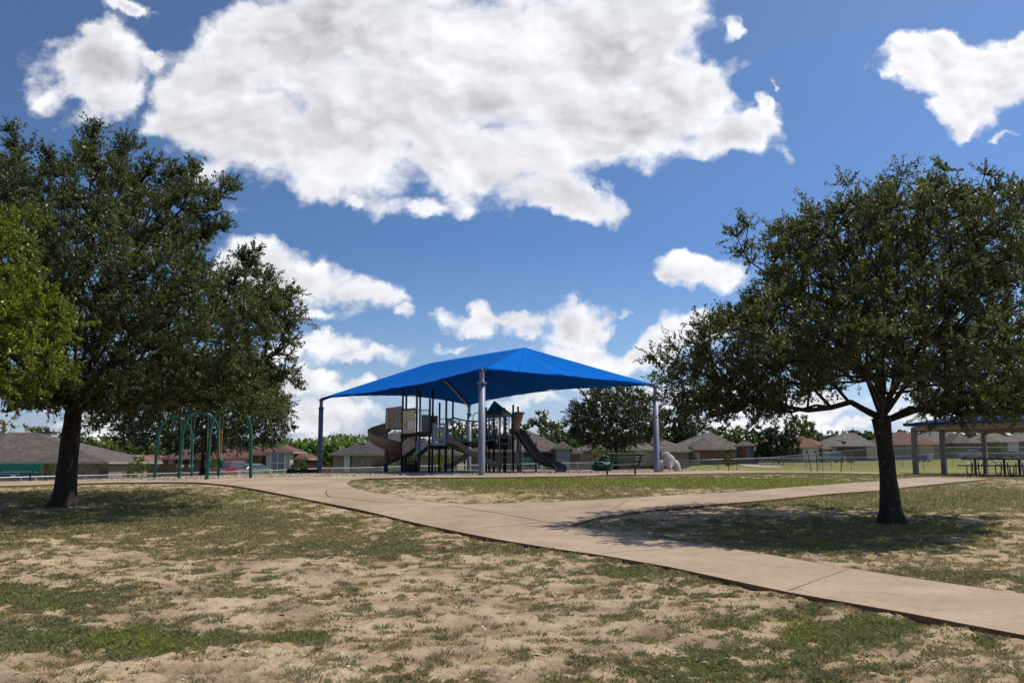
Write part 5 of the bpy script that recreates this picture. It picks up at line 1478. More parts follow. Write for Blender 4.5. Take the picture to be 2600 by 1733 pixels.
# ------------------------------------------------------------------ swing set and swings
def swings():
    DA = [35.7, 40.0, 43.6]; cxs = [588.5, 512, 447]
    g0 = P(588, 1210, 35.7)
    heights = [1033.5, 1048.5, 1060.5]
    beams = []; legs = []
    apex = [P(cx, h, D) for cx, h, D in zip(cxs, heights, DA)]
    bd = (apex[2] - apex[0]); bd.z = 0; bd.normalize(); pd = Vector((-bd.y, bd.x, 0))
    pd = pd if pd.x > 0 else -pd
    root = empty('swing_set', (apex[1].x, apex[1].y, gz(apex[1].x, apex[1].y)), 'green tubular arched swing frame with two bays beside the left tree', 'swing set')
    for a in apex:
        fr = []
        W = .78
        for s in (-1, 1):
            foot = Vector((a.x, a.y, 0)) + pd * (W + .06) * s; foot.z = gz(foot.x, foot.y) - .1
            H = a.z - gz(a.x, a.y)
            pts = [foot, Vector((a.x, a.y, 0)) + pd * (W + .02) * s + Vector((0, 0, a.z - H * .55)), Vector((a.x, a.y, 0)) + pd * (W - .02) * s + Vector((0, 0, a.z - .85)),
                   Vector((a.x, a.y, 0)) + pd * (W - .14) * s + Vector((0, 0, a.z - .42)), Vector((a.x, a.y, 0)) + pd * (W * .48) * s + Vector((0, 0, a.z - .10)), a + pd * .06 * s]
            mb = MB(); mb.tube(crv(pts, 6), .068, 14); mb.build('leg', GREENS, root, smooth=True)
            mb = MB(); q = pts[1]; mb.cyl((q.x, q.y, q.z - .1), .067, .2, 12); 
        mb = MB(); mb.tube([a - pd * .22, a + pd * .22], .07, 12); mb.build('clamp', GREENS, root, smooth=True)
    mb = MB(); mb.tube([apex[0] - bd * .3 + Vector((0, 0, .02)), apex[2] + bd * .15 + Vector((0, 0, .02))], .050, 12); mb.build('beam', GREENS, root, smooth=True)
    names = [('green bucket swing seat on orange sleeved chains nearest the front arch', 'front'), ('green bucket swing on orange chains beside the middle arch', 'mid'), ('teal belt swing in the rear bay, hanging nearer the middle arch', 'b'), ('belt swing with glare painted pale on its seat, in the rear bay, nearest the back arch', 'c')]
    for bay in (0, 1):
        a, b = apex[bay], apex[bay + 1]
        for j, t in enumerate((.30, .70)):
            k = bay * 2 + j; c = a.lerp(b, t); gr = gz(c.x, c.y)
            seat_z = gr + (.62 if bay == 0 else .50)
            sw = empty('swing', (c.x, c.y, c.z), names[k][0], 'swing', 'swings hanging from the green frame')
            half = .25 if bay else .21
            for s in (-1, 1):
                tp = c + bd * half * 1.05 * s; bt = Vector((c.x, c.y, seat_z + (.22 if bay == 0 else .08))) + bd * half * s * (.75 if bay == 0 else .95)
                # chain: alternating short links
                mb = MB(); n = 40
                for i in range(n):
                    p0 = tp.lerp(bt, i / n); p1 = tp.lerp(bt, (i + .72) / n); o_ = (bd if i % 2 else pd) * .009
                    mb.tube([p0 + o_, p1 + o_], .005, 4); mb.tube([p0 - o_, p1 - o_], .005, 4)
                mb.build('chain', CHAIN, sw)
                if bay == 0:
                    mb = MB(); mb.tube([tp.lerp(bt, .42), tp.lerp(bt, .98)], .015, 8); mb.build('chain_sleeve', ORANGE, sw)
            mb = MB()
            if bay == 0:
                cz = Vector((c.x, c.y, seat_z)); n = 14
                for i in range(2):
                    pass
                # bucket: open tub with leg openings
                rows = [(-.16, .10), (-.12, .15), (0.0, .17), (.12, .175), (.20, .17)]
                for (dz, r_) in rows:
                    for q in range(n): an = 2 * math.pi * q / n; mb.v.append(tuple(cz + bd * math.cos(an) * r_ + pd * math.sin(an) * r_ * .8 + Vector((0, 0, dz))))
                for i in range(len(rows) - 1):
                    for q in range(n):
                        if i in (1,) and q % 7 in (2, 3, 4): continue
                        A_ = i * n + q; B_ = i * n + (q + 1) % n; mb.f.append((A_, B_, B_ + n, A_ + n))
                mb.f.append(tuple(range(n)))
                o = mb.build('bucket_seat', GREENB, sw, smooth=True); md = o.modifiers.new('s', 'SOLIDIFY'); md.thickness = .02
            else:
                n = 12; V_ = []
                for i in range(n + 1):
                    s = -1 + 2 * i / n; q = Vector((c.x, c.y, seat_z)) + bd * half * s * .92 + Vector((0, 0, .10 * s * s - .03))
                    V_.append((q - pd * .075, q + pd * .075))
                for a_, b_ in V_: mb.v += [tuple(a_), tuple(b_)]
                mb.f = [(2 * i, 2 * i + 1, 2 * i + 3, 2 * i + 2) for i in range(n)]
                o = mb.build('belt_seat', WHITEP if j else M('teal_belt', (0.10, 0.30, 0.28), .2), sw, smooth=True); md = o.modifiers.new('s', 'SOLIDIFY'); md.thickness = .03  # glare on the rearmost seat is painted in as its pale colour
swings()

# ------------------------------------------------------------------ park benches (perforated green steel)
def perforated():
    m, nt, b, out = new_mat('perforated_green_metal')
    tc = node(nt, 'ShaderNodeTexCoord').outputs['Object']
    v = node(nt, 'ShaderNodeTexVoronoi', {'Vector': tc, 'Scale': 26.0, 'Randomness': 0.0})
    c = ramp(nt, v.outputs['Distance'], [(0.0, (0.05, 0.16, 0.12)), (0.30, (0.05, 0.16, 0.12)), (0.34, (0.0, 0.10, 0.058)), (1.0, (0.0, 0.11, 0.062))])
    nt.links.new(c, b.inputs['Base Color']); b.inputs['Roughness'].default_value = .38
    return m
PERF = perforated()
def bench(centre, yaw, length, label, legs=(-.74, .74), slat_back=True, arms=True):
    """local x along the bench, -y is the sitter's front"""
    root = empty('park_bench', centre, label, 'bench', 'green park benches round the playground', rz=yaw)
    Mx = Matrix.Translation(centre) @ Matrix.Rotation(yaw, 4, 'Z')
    def T(x, y, z): return Mx @ Vector((x, y, z))
    def slab(y0, z0, y1, z1, th, name, mat, x0=-length / 2, x1=length / 2):
        n = 1; mb = MB()
        d = Vector((0, y1 - y0, z1 - z0)).normalized(); nn = Vector((0, -d.z, d.y)) * th
        # rolled front and back edge
        o = [(y0, z0), (y0 - d.y * .012, z0 - d.z * .012 - .0), (y1, z1)]
        pts = [T(x0, y0, z0), T(x0, y1, z1), T(x0, y1 + nn.y, z1 + nn.z), T(x0, y0 + nn.y, z0 + nn.z)]
        mb.prism(pts, Mx.to_3x3() @ Vector((x1 - x0, 0, 0)))
        return mb.build(name, mat, root, bevel=.012)
    s = slab(-.42, .43, .02, .45, .035, 'seat', PERF)
    mb = MB(); mb.tube([T(-length / 2, -.43, .44), T(length / 2, -.43, .44)], .024, 8); mb.build('seat_edge', GREENB, s)
    if slat_back:
        for (y0, z0, y1, z1) in ((.07, .56, .09, .625), (.12, .685, .135, .735), (.17, .80, .21, .90)): slab(y0, z0, y1, z1, .03, 'back_slat', GREENB)
    else:
        slab(.10, .53, .22, .90, .03, 'backrest', PERF)
    for lx in legs:
        x = lx; mb = MB()
        mb.cyl(T(x, -.16, -.08), .037, .50, 12); mb.build('leg', BLACKM, root)
        mb = MB()
        pts = crv([T(x, -.38, .40), T(x, -.1, .385), T(x, .04, .41), T(x, .10, .52), T(x, .17, .70), T(x, .245, .88)], 4)
        for a_, b_ in zip(pts[:-1], pts[1:]): mb.bar(a_, b_, .07, .075, up=(0, 0, 1) if abs((b_ - a_).normalized().z) < .9 else (0, 1, 0))
        mb.build('support_arm', BLACKM, root)
    return root
# right bench, seen from behind
pa, pb = hit(1537.5, 1211), hit(1629.6, 1210)
pa, pb = P(1537.5, 1211, 36.6), P(1629.6, 1210, 37.6)
dv = pb - pa; yaw = math.atan2(dv.y, dv.x)
cen = (pa + pb) / 2; cz = gz(cen.x, cen.y)
# its front looks away from us, so turn it round
rb = bench(Vector((cen.x, cen.y, cz + .0)) , yaw + math.pi, 1.92, 'green slatted park bench seen from behind, at the right of the playground path', legs=(-.72, .72))
# three seater bench on the left, partly cut by the picture edge
cl = P(38, 1222, 47.0)
bench(Vector((cl.x, cl.y, gz(cl.x, cl.y) + .03)), math.radians(4), 2.35, 'green bench facing us at the far left edge beside the gravel', slat_back=False, legs=(-.8, .8))
cl = P(1345, 1190, 61.0)
bench(Vector((cl.x, cl.y, gz(cl.x, cl.y))), math.radians(2), 1.9, 'distant green bench seen beneath the tall slide', slat_back=False, legs=(-.6, .6))

# ------------------------------------------------------------------ play sculptures
def sculpture_armadillo():
    D = 45.5; c = P(1699, 1196, D); g = gz(c.x, c.y); s = D / 2350.0
    STONE = M('beige_cast_concrete', (0.44, 0.39, 0.36), .8, var=.10, bump=.3, bscale=25)
    root = empty('play_sculpture', (c.x, c.y, g), 'beige ribbed animal sculpture with pointed head beside the right canopy post', 'sculpture')
    # ribbed body leaning back: rings along an axis from the low pointed tail to the pointed head
    ax = [P(1702, 1191, D - .4), P(1700, 1184, D - .3), P(1699, 1175, D - .1), P(1696, 1167, D + .1), P(1692, 1161, D + .2), P(1688, 1156, D + .25), P(1685, 1152, D + .3), P(1684, 1148, D + .3)]
    rr = [.05, .15, .31, .31, .24, .27, .15, .02]
    A = crv(ax, 8); n = len(A); rads = []
    for i in range(n):
        t = i / (n - 1) * (len(rr) - 1); k = min(int(t), len(rr) - 2); r = rr[k] * (1 - (t - k)) + rr[k + 1] * (t - k)
        if .22 < i / (n - 1) < .68: r *= 1 + .09 * math.sin(i * 2.1)
        rads.append(r)
    A2, R2 = [], []
    for i in range(n - 1):
        for j in range(3):
            t = j / 3; A2.append(A[i].lerp(A[i + 1], t)); f = i + t; r = rads[i] * (1 - t) + rads[i + 1] * t
            A2[-1] = A2[-1]; R2.append(r)
    mb = MB(); mb.tube(A2, R2, 20); mb.build('body', STONE, root, smooth=True)
    for sx, dy in ((-1, .0), (1, .0)):
        xx = 1682 if sx < 0 else 1713
        mb = MB(); mb.tube(crv([P(xx - sx * 6, 1176, D), P(xx, 1176.5, D - .05), P(xx + sx * 5, 1184, D - .1), P(xx + sx * 7, 1195, D - .12)], 5), [.14, .17, .19, .20, .20, .20, .20, .20, .19, .19, .18, .18, .17, .17, .16, .15], 14)
        mb.build('limb', STONE, root, smooth=True)
sculpture_armadillo()
def green_climber(pxc, ytop, D, w, h, label, seed, name='play_boulder'):
    c = P(pxc, 1190, D); g = gz(c.x, c.y); rnd = random.Random(seed)
    GP = M('moulded_green_plastic_%d' % seed, (0.0, 0.06, 0.042), .45, spec=.4)
    root = empty(name, (c.x, c.y, g), label, 'climber')
    return root, c, g, GP
def frog():
    r, c, g, GP = green_climber(1530, 1157, 50.0, 1, 1, 'teal green moulded plastic play climber half hidden behind the bench', 1, 'play_climber')
    D = 50.0
    mb = MB(); bump = lambda q: 1 + .10 * math.sin(q.x * 7) * math.sin(q.z * 6 + 1) + .05 * math.sin(q.y * 11)
    mb.ball(P(1528, 1184, D), (.60, .45, .33), 24, 14, bump); mb.build('body', GP, r, smooth=True)
    mb = MB(); mb.ball(P(1534, 1171, D + .1), (.34, .32, .34), 20, 12, bump); mb.build('upper_body', GP, r, smooth=True)
    for px, py, rr in ((1516, 1177, .16), (1513, 1188, .17), (1545, 1188, .18), (1540, 1160, .12), (1531, 1159, .11)):
        mb = MB(); mb.ball(P(px, py, D - .35), rr, 14, 8); mb.build('knob', GP, r, smooth=True)
frog()
def log():
    D = 52.0; r, c, g, GP = green_climber(768, 1190, D, 1, 1, 'long low dark green crawl log lying left of the canopy post', 2, 'play_log')
    base = crv([P(729, 1197.5, D), P(745, 1195, D), P(765, 1194.5, D), P(785, 1195, D), P(810, 1197, D)], 6)
    rad = [.13 + .04 * math.sin(i * .55) + .02 * math.sin(i * 1.7) for i in range(len(base))]
    mb = MB(); mb.tube(base, rad, 16); mb.build('log_body', GP, r, smooth=True)
    for xp in (748, 775, 798):
        mb = MB(); mb.ball(P(xp, 1196, D - .14), (.16, .12, .12), 12, 8); mb.build('knob', GP, r, smooth=True)
    for xp in (738, 802):
        mb = MB(); q = P(xp, 1198, D); mb.cyl((q.x, q.y, gz(q.x, q.y) - .05), .07, .2, 10); mb.build('foot', GP, r, smooth=True)
log()

# ------------------------------------------------------------------ picnic pavilion
def pavilion():
    A = Vector((P(2326.5, 1208, 48.0).x, 48.0, 0)); u = Vector((.78, .626, 0)).normalized(); v = Vector((.626, -.78, 0)).normalized()
    LU, LV = 10.5, 9.0
    BEIGE = M('beige_painted_steel', (0.34, 0.265, 0.185), .5); DPOST = M('taupe_painted_post', (0.20, 0.165, 0.135), .5)
    BLUE = M('blue_roof_metal', (0.0, 0.03, 0.15), .55, spec=.2); 
    root = empty('picnic_pavilion', (A.x, A.y, gz(A.x, A.y)), 'open picnic shelter with blue hipped metal roof and square taupe posts', 'pavilion')
    ze = Z(1083, 48.0)
    posts = [A, A + u * 3.0, A + u * 7.9, A + v * 6.6, A + v * 6.6 + u * 3.6, A + v * 6.6 + u * 8.5]
    for q in posts:
        g = gz(q.x, q.y); mb = MB(); mb.box((q.x, q.y, (g + ze - .1) / 2 + .0), (.23, .23, ze - g), rz=math.atan2(u.y, u.x)); mb.build('post', DPOST, root, bevel=.01)
    o = .35
    c = [A - u * o - v * o, A + u * (8.3 + o) - v * o, A + u * (8.3 + o) + v * (6.9 + o), A - u * o + v * (6.9 + o)]
    zr = ze + .95
    m1 = (c[0] + c[3]) / 2 + u * 3.7; m2 = (c[1] + c[2]) / 2 - u * 3.7
    m1.z = m2.z = zr
    cz = [Vector((q.x, q.y, ze + .10)) for q in c]
    mb = MB(); mb.add([*cz, m1, m2], [(0, 1, 5, 4), (1, 2, 5), (2, 3, 4, 5), (3, 0, 4)])
    ro = mb.build('roof', BLUE, root, recalc=True); md = ro.modifiers.new('s', 'SOLIDIFY'); md.thickness = .03; md.offset = 1
    # corrugated underside and beams
    und = MB()
    def corr(a, b, p, q, n):
        for i in range(n):
            t = (i + .5) / n; s0 = a.lerp(b, t); s1 = p.lerp(q, t); und.bar(s0 + Vector((0, 0, -.06)), s1 + Vector((0, 0, -.06)), .09, .05)
    corr(cz[3], cz[0], m1, m1, 26); corr(cz[0], cz[1], m1, m2, 34); corr(cz[1], cz[2], m2, m2, 26); corr(cz[2], cz[3], m2, m1, 34)
    und.build('ceiling_rib', BEIGE, root)
    sh = MB(); dn = Vector((0, 0, -.03)); sh.add([q + dn for q in cz] + [m1 + dn, m2 + dn], [(0, 1, 5, 4), (1, 2, 5), (2, 3, 4, 5), (3, 0, 4)]); sh.build('ceiling', BEIGE, root)
    mb = MB()
    for a, b in ((0, 1), (1, 2), (2, 3), (3, 0)): mb.bar(cz[a] + Vector((0, 0, .02)), cz[b] + Vector((0, 0, .02)), .06, .13)
    mb.build('fascia', BLUE, root)
    mb = MB(); zz = Vector((0, 0, ze - .10))
    for a, b in ((posts[0], posts[2]), (posts[0], posts[3]), (posts[3], posts[5]), (posts[2], posts[5]), (posts[1], posts[4])): mb.bar(a + zz, b + zz, .14, .18)
    for q in (posts[1], posts[2]): mb.bar(q + Vector((0, 0, ze - .25)), q + v * 1.6 + Vector((0, 0, ze + .35)), .12, .14)
    mb.build('beam', BEIGE, root)
    sl = [A - u * 2.0 - v * .7, A + u * 9.6 - v * .7, A + u * 9.6 + v * 9.5, A - u * .2 + v * 9.0, A - u * 1.2 + v * 2.0]
    q0, q1 = hit(2350, 1213.5).xy, hit(2520, 1218).xy
    s = sheet('pavilion_slab', [(p.x, p.y) for p in sl], 0.066, CONC, skirt=.2, step=.8)
    return A, u, v
PA, PU, PV = pavilion()
def picnic_table(px, D, label, yaw):
    BL = M('navy_coated_table_%d' % int(px), (0.006, 0.018, 0.075), .35)
    p = P(px, 1208, D); g = gz(p.x, p.y) + .07; root = empty('picnic_table', (p.x, p.y, g), label, 'picnic table', 'navy picnic tables under the shelter', rz=yaw)
    Mx = Matrix.Translation((p.x, p.y, g)) @ Matrix.Rotation(yaw, 4, 'Z'); T = lambda x, y, z: Mx @ Vector((x, y, z))
    mb = MB(); mb.prism([T(-1.2, -.38, .74), T(1.2, -.38, .74), T(1.2, .38, .74), T(-1.2, .38, .74)], (0, 0, .075)); mb.build('tabletop', BL, root, bevel=.015)
    for s in (-1, 1):
        mb = MB(); mb.prism([T(-1.15, s * .62, .43), T(1.15, s * .62, .43), T(1.15, s * .88, .43), T(-1.15, s * .88, .43)], (0, 0, .06)); mb.build('bench_seat', BL, root, bevel=.012)
    for x in (-.72, .72):
        mb = MB(); mb.tube([T(x, 0, .02), T(x, 0, .74)], .055, 10)
        for s in (-1, 1):
            mb.tube(crv([T(x, s * .25, .60), T(x, s * .30, .12), T(x, s * .42, .03), T(x, s * .62, .03), T(x, s * .74, .12), T(x, s * .76, .43)], 4), .028, 8)
        mb.build('leg_frame', BLACKM, root)
        mb = MB(); mb.tube([T(x * .98, 0, .28), T(x * .12, 0, .73)], .018, 8); mb.build('brace', BLACKM, root)
picnic_table(2515, 44.6, 'navy picnic table under the shelter, the left one of the pair', math.radians(3))
picnic_table(2628, 43.2, 'navy picnic table under the shelter, cut by the right picture edge', math.radians(3))
# ------------------------------------------------------------------ houses
BR_TAN = brick_mat('tan_stone_brick', (0.30, 0.23, 0.16), (0.20, 0.15, 0.11)); BR_RED = brick_mat('red_brick', (0.22, 0.085, 0.055), (0.15, 0.065, 0.045), (.25, .2, .18))
BR_BRN = brick_mat('brown_brick', (0.20, 0.135, 0.095), (0.13, 0.09, 0.07)); BR_MIX = brick_mat('weathered_brick', (0.26, 0.16, 0.12), (0.15, 0.10, 0.08))
BR_DRK = brick_mat('dark_red_brick', (0.13, 0.045, 0.035), (0.09, 0.035, 0.03), (.2, .16, .15)); SIDING = M('taupe_siding', (0.24, 0.205, 0.165), .8)
ROOFS = {k: shingle_mat('shingle_' + k, tuple(q * .66 for q in c)) for k, c in {'greybrown': (0.150, 0.118, 0.098), 'charcoal': (0.070, 0.066, 0.070), 'brown': (0.130, 0.095, 0.078), 'rust': (0.155, 0.072, 0.055), 'salmon': (0.34, 0.165, 0.105),
         'grey': (0.175, 0.150, 0.128), 'taupe': (0.155, 0.125, 0.105), 'orange': (0.24, 0.115, 0.078)}.items()}
TRIM = M('white_trim', (0.62, 0.60, 0.55), .5); TRIM_T = M('tan_trim', (0.36, 0.30, 0.22), .6); TRIM_B = M('blue_grey_trim', (0.20, 0.25, 0.32), .6); TRIM_D = M('dark_trim', (0.09, 0.07, 0.055), .6)
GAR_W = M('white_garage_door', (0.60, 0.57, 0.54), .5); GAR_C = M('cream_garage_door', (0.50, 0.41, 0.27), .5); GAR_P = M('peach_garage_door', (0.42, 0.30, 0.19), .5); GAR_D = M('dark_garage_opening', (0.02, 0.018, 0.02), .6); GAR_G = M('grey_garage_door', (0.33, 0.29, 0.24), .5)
def glass_mat():
    m, nt, b, out = new_mat('window_glass'); b.inputs['Base Color'].default_value = (0.05, 0.07, 0.085, 1); b.inputs['Roughness'].default_value = .06; b.inputs['Specular IOR Level'].default_value = .4; return m
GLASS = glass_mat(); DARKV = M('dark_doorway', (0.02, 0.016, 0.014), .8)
CURTAIN = M('pale_curtained_glass', (0.16, 0.20, 0.24), .12)

def hip_roof(root, x0, x1, y0, y1, ze, zr, mat, rl=None, rr=None, over=.45, name='roof', axis='x'):
    """eaves rectangle (already with overhang), ridge ends at rl..rr"""
    th = .17
    x0, x1, y0, y1 = x0 - over, x1 + over, y0 - over, y1 + over
    ym = (y0 + y1) / 2; xm = (x0 + x1) / 2
    if axis == 'x':
        rl = x0 + (y1 - y0) / 2 if rl is None else rl; rr = x1 - (y1 - y0) / 2 if rr is None else rr
        if rr < rl: rl = rr = (rl + rr) / 2
        r0, r1 = Vector((rl, ym, zr)), Vector((rr + 1e-3, ym, zr))
        fs = [(0, 1, 5, 4), (1, 2, 5), (2, 3, 4, 5), (3, 0, 4)]
    else:
        k = (x1 - x0) / 2; r0, r1 = Vector((xm, y0 + k * .9, zr)), Vector((xm, max(y1 - k * .5, y0 + k), zr))
        fs = [(0, 1, 4), (1, 2, 5, 4), (2, 3, 5), (3, 0, 4, 5)]
    V = [Vector((x0, y0, ze)), Vector((x1, y0, ze)), Vector((x1, y1, ze)), Vector((x0, y1, ze)), r0, r1]
    mb = MB(); mb.add(V, fs); mb.add([v + Vector((0, 0, 0)) for v in V[:4]], [(3, 2, 1, 0)])
    ro = mb.build(name, mat, root)
    mb = MB()
    for a, b in ((0, 1), (1, 2), (2, 3), (3, 0)): mb.bar(V[a] + Vector((0, 0, -th / 2 - .003)), V[b] + Vector((0, 0, -th / 2 - .003)), .05, th)
    mb.build('fascia', root['_fascia'], ro) if False else mb.build('fascia', TRIM_T, ro)
    return ro
class House:
    def __init__(s, px0, px1, D, ye, yr, label, wall, roof, ridge=None, depth=11.0, over=.45, trim=TRIM_T, base=None, axis='x'):
        s.D = D; s.x0 = P(px0, ye, D).x + over; s.x1 = P(px1, ye, D).x - over
        s.ze = Z(ye, D); ym = D + depth / 2; s.zr = Z(yr, ym)
        g = min(gz(s.x0, D), gz(s.x1, D), gz(s.x0, D + depth), gz(s.x1, D + depth)); s.g = g
        s.wall = wall; s.roof = roof
        s.root = empty('house', ((s.x0 + s.x1) / 2, D + depth / 2, g), label, 'house')
        mb = MB(); mb.box(((s.x0 + s.x1) / 2, D + over + (depth - 2 * over) / 2, (g - .4 + s.ze) / 2), (s.x1 - s.x0, depth - 2 * over, s.ze - g + .4)); mb.build('wall', wall, s.root)
        rl = rr = None
        if ridge: rl, rr = P(ridge[0], yr, ym).x, P(ridge[1], yr, ym).x
        s.ro = hip_roof(s.root, s.x0, s.x1, D + over, D + depth - over, s.ze, s.zr, roof, rl, rr, over, axis=axis)
        s.f = D + over - .0    # plane of the front wall
    def wing(s, px0, px1, D2, ye, yr, depth=5.0, wall=None, roof=None, over=.4, axis='y', name='wing_roof'):
        x0, x1 = P(px0, ye, D2).x + over, P(px1, ye, D2).x - over; ze = Z(ye, D2); zr = Z(yr, D2 + min(depth, (x1 - x0)) / 2)
        mb = MB(); mb.box(((x0 + x1) / 2, D2 + over + depth / 2, (s.g - .4 + ze) / 2), (x1 - x0, depth, ze - s.g + .4)); mb.build('wing_wall', wall or s.wall, s.root)
        hip_roof(s.root, x0, x1, D2 + over, D2 + over + depth, ze, zr, roof or s.roof, over=over, name=name, axis=axis)
        return D2 + over
    def rect(s, px0, px1, py0, py1, name, mat, f=None, proud=.05, parent=None, th=.06):
        f = s.f if f is None else f
        a, b = P(px0, py1, f), P(px1, py0, f)
        mb = MB(); mb.box(((a.x + b.x) / 2, f - proud + th / 2, (a.z + b.z) / 2), (b.x - a.x, th, b.z - a.z)); return mb.build(name, mat, parent or s.root)
    def garage(s, px0, px1, py0, py1, mat, f=None, trim=TRIM, lites=False):
        f = s.f if f is None else f
        s.rect(px0 - 1.5, px1 + 1.5, py0 - 1.5, py1, 'garage_surround', trim, f, .03)
        g = s.rect(px0, px1, py0, py1, 'garage_door', mat, f, .06)
        mb = MB(); a, b = P(px0, py1, f), P(px1, py0, f)
        for k in range(1, 4): mb.box(((a.x + b.x) / 2, f - .065, a.z + (b.z - a.z) * k / 4), (b.x - a.x, .012, .03))
        mb.build('panel_line', TRIM_D if mat is not GAR_D else BLACKM, g)
        if lites:
            mb = MB()
            for q in lites: c = P(q, py0 + (py1 - py0) * .30, f); mb.box((c.x, f - .07, c.z), (.35, .02, .35))
            mb.build('garage_window', GLASS, g)
    def window(s, px0, px1, py0, py1, f=None, frame=TRIM, cols=2, rows=2, glass=None, fr=1.0):
        f = s.f if f is None else f
        w = s.rect(px0 - fr, px1 + fr, py0 - fr, py1 + fr, 'window', frame, f, .04)
        s.rect(px0, px1, py0, py1, 'pane', glass or GLASS, f, .055, w, .03)
        mb = MB(); a, b = P(px0, py1, f), P(px1, py0, f)
        for k in range(1, cols): mb.box((a.x + (b.x - a.x) * k / cols, f - .075, (a.z + b.z) / 2), (.09, .03, b.z - a.z))
        for k in range(1, rows): mb.box(((a.x + b.x) / 2, f - .078, a.z + (b.z - a.z) * k / rows), (b.x - a.x, .03, .09))
        mb.build('mullion', frame, w)
    def chimney(s, px, yt, yb, D, w=.9, mat=None):
        a, b = P(px, yb, D), P(px, yt, D); mb = MB(); mb.box((a.x, D, (a.z - 1.5 + b.z) / 2), (w, w, b.z - a.z + 1.5)); c = mb.build('chimney', mat or TRIM, s.root)
        mb = MB(); mb.box((a.x, D, b.z + .05), (w * 1.2, w * 1.2, .12)); mb.cyl((a.x, D, b.z + .11), .16, .35, 10); mb.build('chimney_cap', BOLT, c)
    def vents(s, pts, D):
        for px, py in pts:
            c = P(px, py, D); mb = MB(); mb.box((c.x, D, c.z), (.35, .3, .28)); mb.cyl((c.x, D, c.z + .1), .16, .16, 10); mb.build('roof_vent', TRIM if (px % 2 < 1) else CHAIN, s.root)

# left house
h = House(-180, 276, 84, 1172, 1097, 'grey brown hip roofed brick house at the far left behind the green bench', BR_TAN, ROOFS['greybrown'], ridge=(22, 90), depth=13)
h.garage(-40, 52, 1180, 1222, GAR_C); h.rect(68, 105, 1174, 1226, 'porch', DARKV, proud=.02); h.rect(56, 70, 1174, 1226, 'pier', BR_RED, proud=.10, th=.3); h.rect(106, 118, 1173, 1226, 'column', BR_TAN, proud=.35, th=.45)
h.window(80, 92, 1180, 1196, rows=1, cols=1); h.rect(254, 280, 1187, 1216, 'gate', TRIM_D, f=84.5, proud=.3)
h.chimney(121, 1098, 1110, 95, 1.3, M('pale_chimney', (0.40, 0.38, 0.36), .7))
# salmon roof behind the wooden fence
h = House(262, 425, 108, 1187, 1154, 'low house with salmon orange roof behind the grey wooden fence', BR_RED, ROOFS['salmon'], ridge=(285, 405), depth=10)
h.wing(332, 368, 105, 1188, 1160, 4, wall=M('rust_gable', (0.20, 0.06, 0.04), .8)); h.rect(346, 362, 1176, 1186, 'gable_panel', M('rust_panel', (0.17, 0.05, 0.035), .8), f=104.9)
# red roofed house behind the swings
h = House(398, 660, 104, 1162, 1128, 'brick house with dark red roof and cream garage behind the green swings', BR_RED, ROOFS['rust'], ridge=(520, 640), depth=12)
h.garage(573, 628, 1166, 1196, GAR_W, trim=GAR_C); f = h.wing(664, 744, 98, 1146, 1130, 6, wall=M('cream_bay_wall', (0.42, 0.40, 0.33), .7)); 
h.window(688, 722, 1151, 1199, f=f, cols=2, rows=2, glass=CURTAIN, fr=3.5); h.wing(728, 783, 100, 1163, 1149, 6); h.wing(630, 684, 101, 1152, 1136, 6)
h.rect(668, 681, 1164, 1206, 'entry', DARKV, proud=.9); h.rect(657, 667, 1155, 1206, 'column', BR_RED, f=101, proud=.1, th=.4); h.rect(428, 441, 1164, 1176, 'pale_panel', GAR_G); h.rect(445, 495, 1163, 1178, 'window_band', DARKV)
# charcoal roofed stone house behind the play structure
h = House(832, 1172, 97, 1152, 1095, 'stone walled house with charcoal hip roof directly behind the spiral slide', BR_TAN, ROOFS['charcoal'], ridge=(1003, 1022), depth=14)
h.rect(873, 889, 1155, 1196, 'side_door', GAR_W); h.rect(889, 893, 1155, 1196, 'downpipe', TRIM_D, proud=.1); h.garage(985, 1018, 1174, 1200, GAR_G); h.vents([(896, 1136), (924, 1122), (1004, 1098)], 100)
h.rect(864, 869, 1172, 1179, 'meter_box', TRIM_B, proud=.15); h.rect(916, 924, 1168, 1178, 'meter_box', TRIM_B, proud=.15)
# brown roofed brick house right of the slide
h = House(1180, 1450, 112, 1144, 1097, 'brick house with brown roof and dark open garage right of the tall slide', BR_RED, ROOFS['brown'], ridge=(1328, 1352), depth=14)
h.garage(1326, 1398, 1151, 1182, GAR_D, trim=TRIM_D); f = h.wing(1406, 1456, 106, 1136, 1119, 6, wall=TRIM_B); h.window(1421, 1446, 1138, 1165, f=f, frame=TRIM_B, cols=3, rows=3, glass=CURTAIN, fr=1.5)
h.wing(1440, 1482, 107, 1148, 1136, 6, wall=BR_RED); h.rect(1404, 1417, 1146, 1184, 'column', BR_RED, f=111, proud=.2, th=.4); h.vents([(1345, 1099)], 118)
# long tan house behind the bench oak
h = House(1452, 1758, 134, 1142, 1113, 'long tan roofed house with cream garage seen behind the park bench', BR_MIX, ROOFS['taupe'], ridge=(1545, 1680), depth=13)
h.garage(1615, 1664, 1143.5, 1182, GAR_C, trim=GAR_C); h.rect(1503, 1530, 1144, 1184, 'pale_wall', GAR_G); f = h.wing(1690, 1752, 128, 1145, 1133, 5); h.window(1683, 1690, 1147, 1168, f=f, rows=2, cols=1); h.window(1699, 1704, 1147, 1176, f=f, rows=2, cols=1)
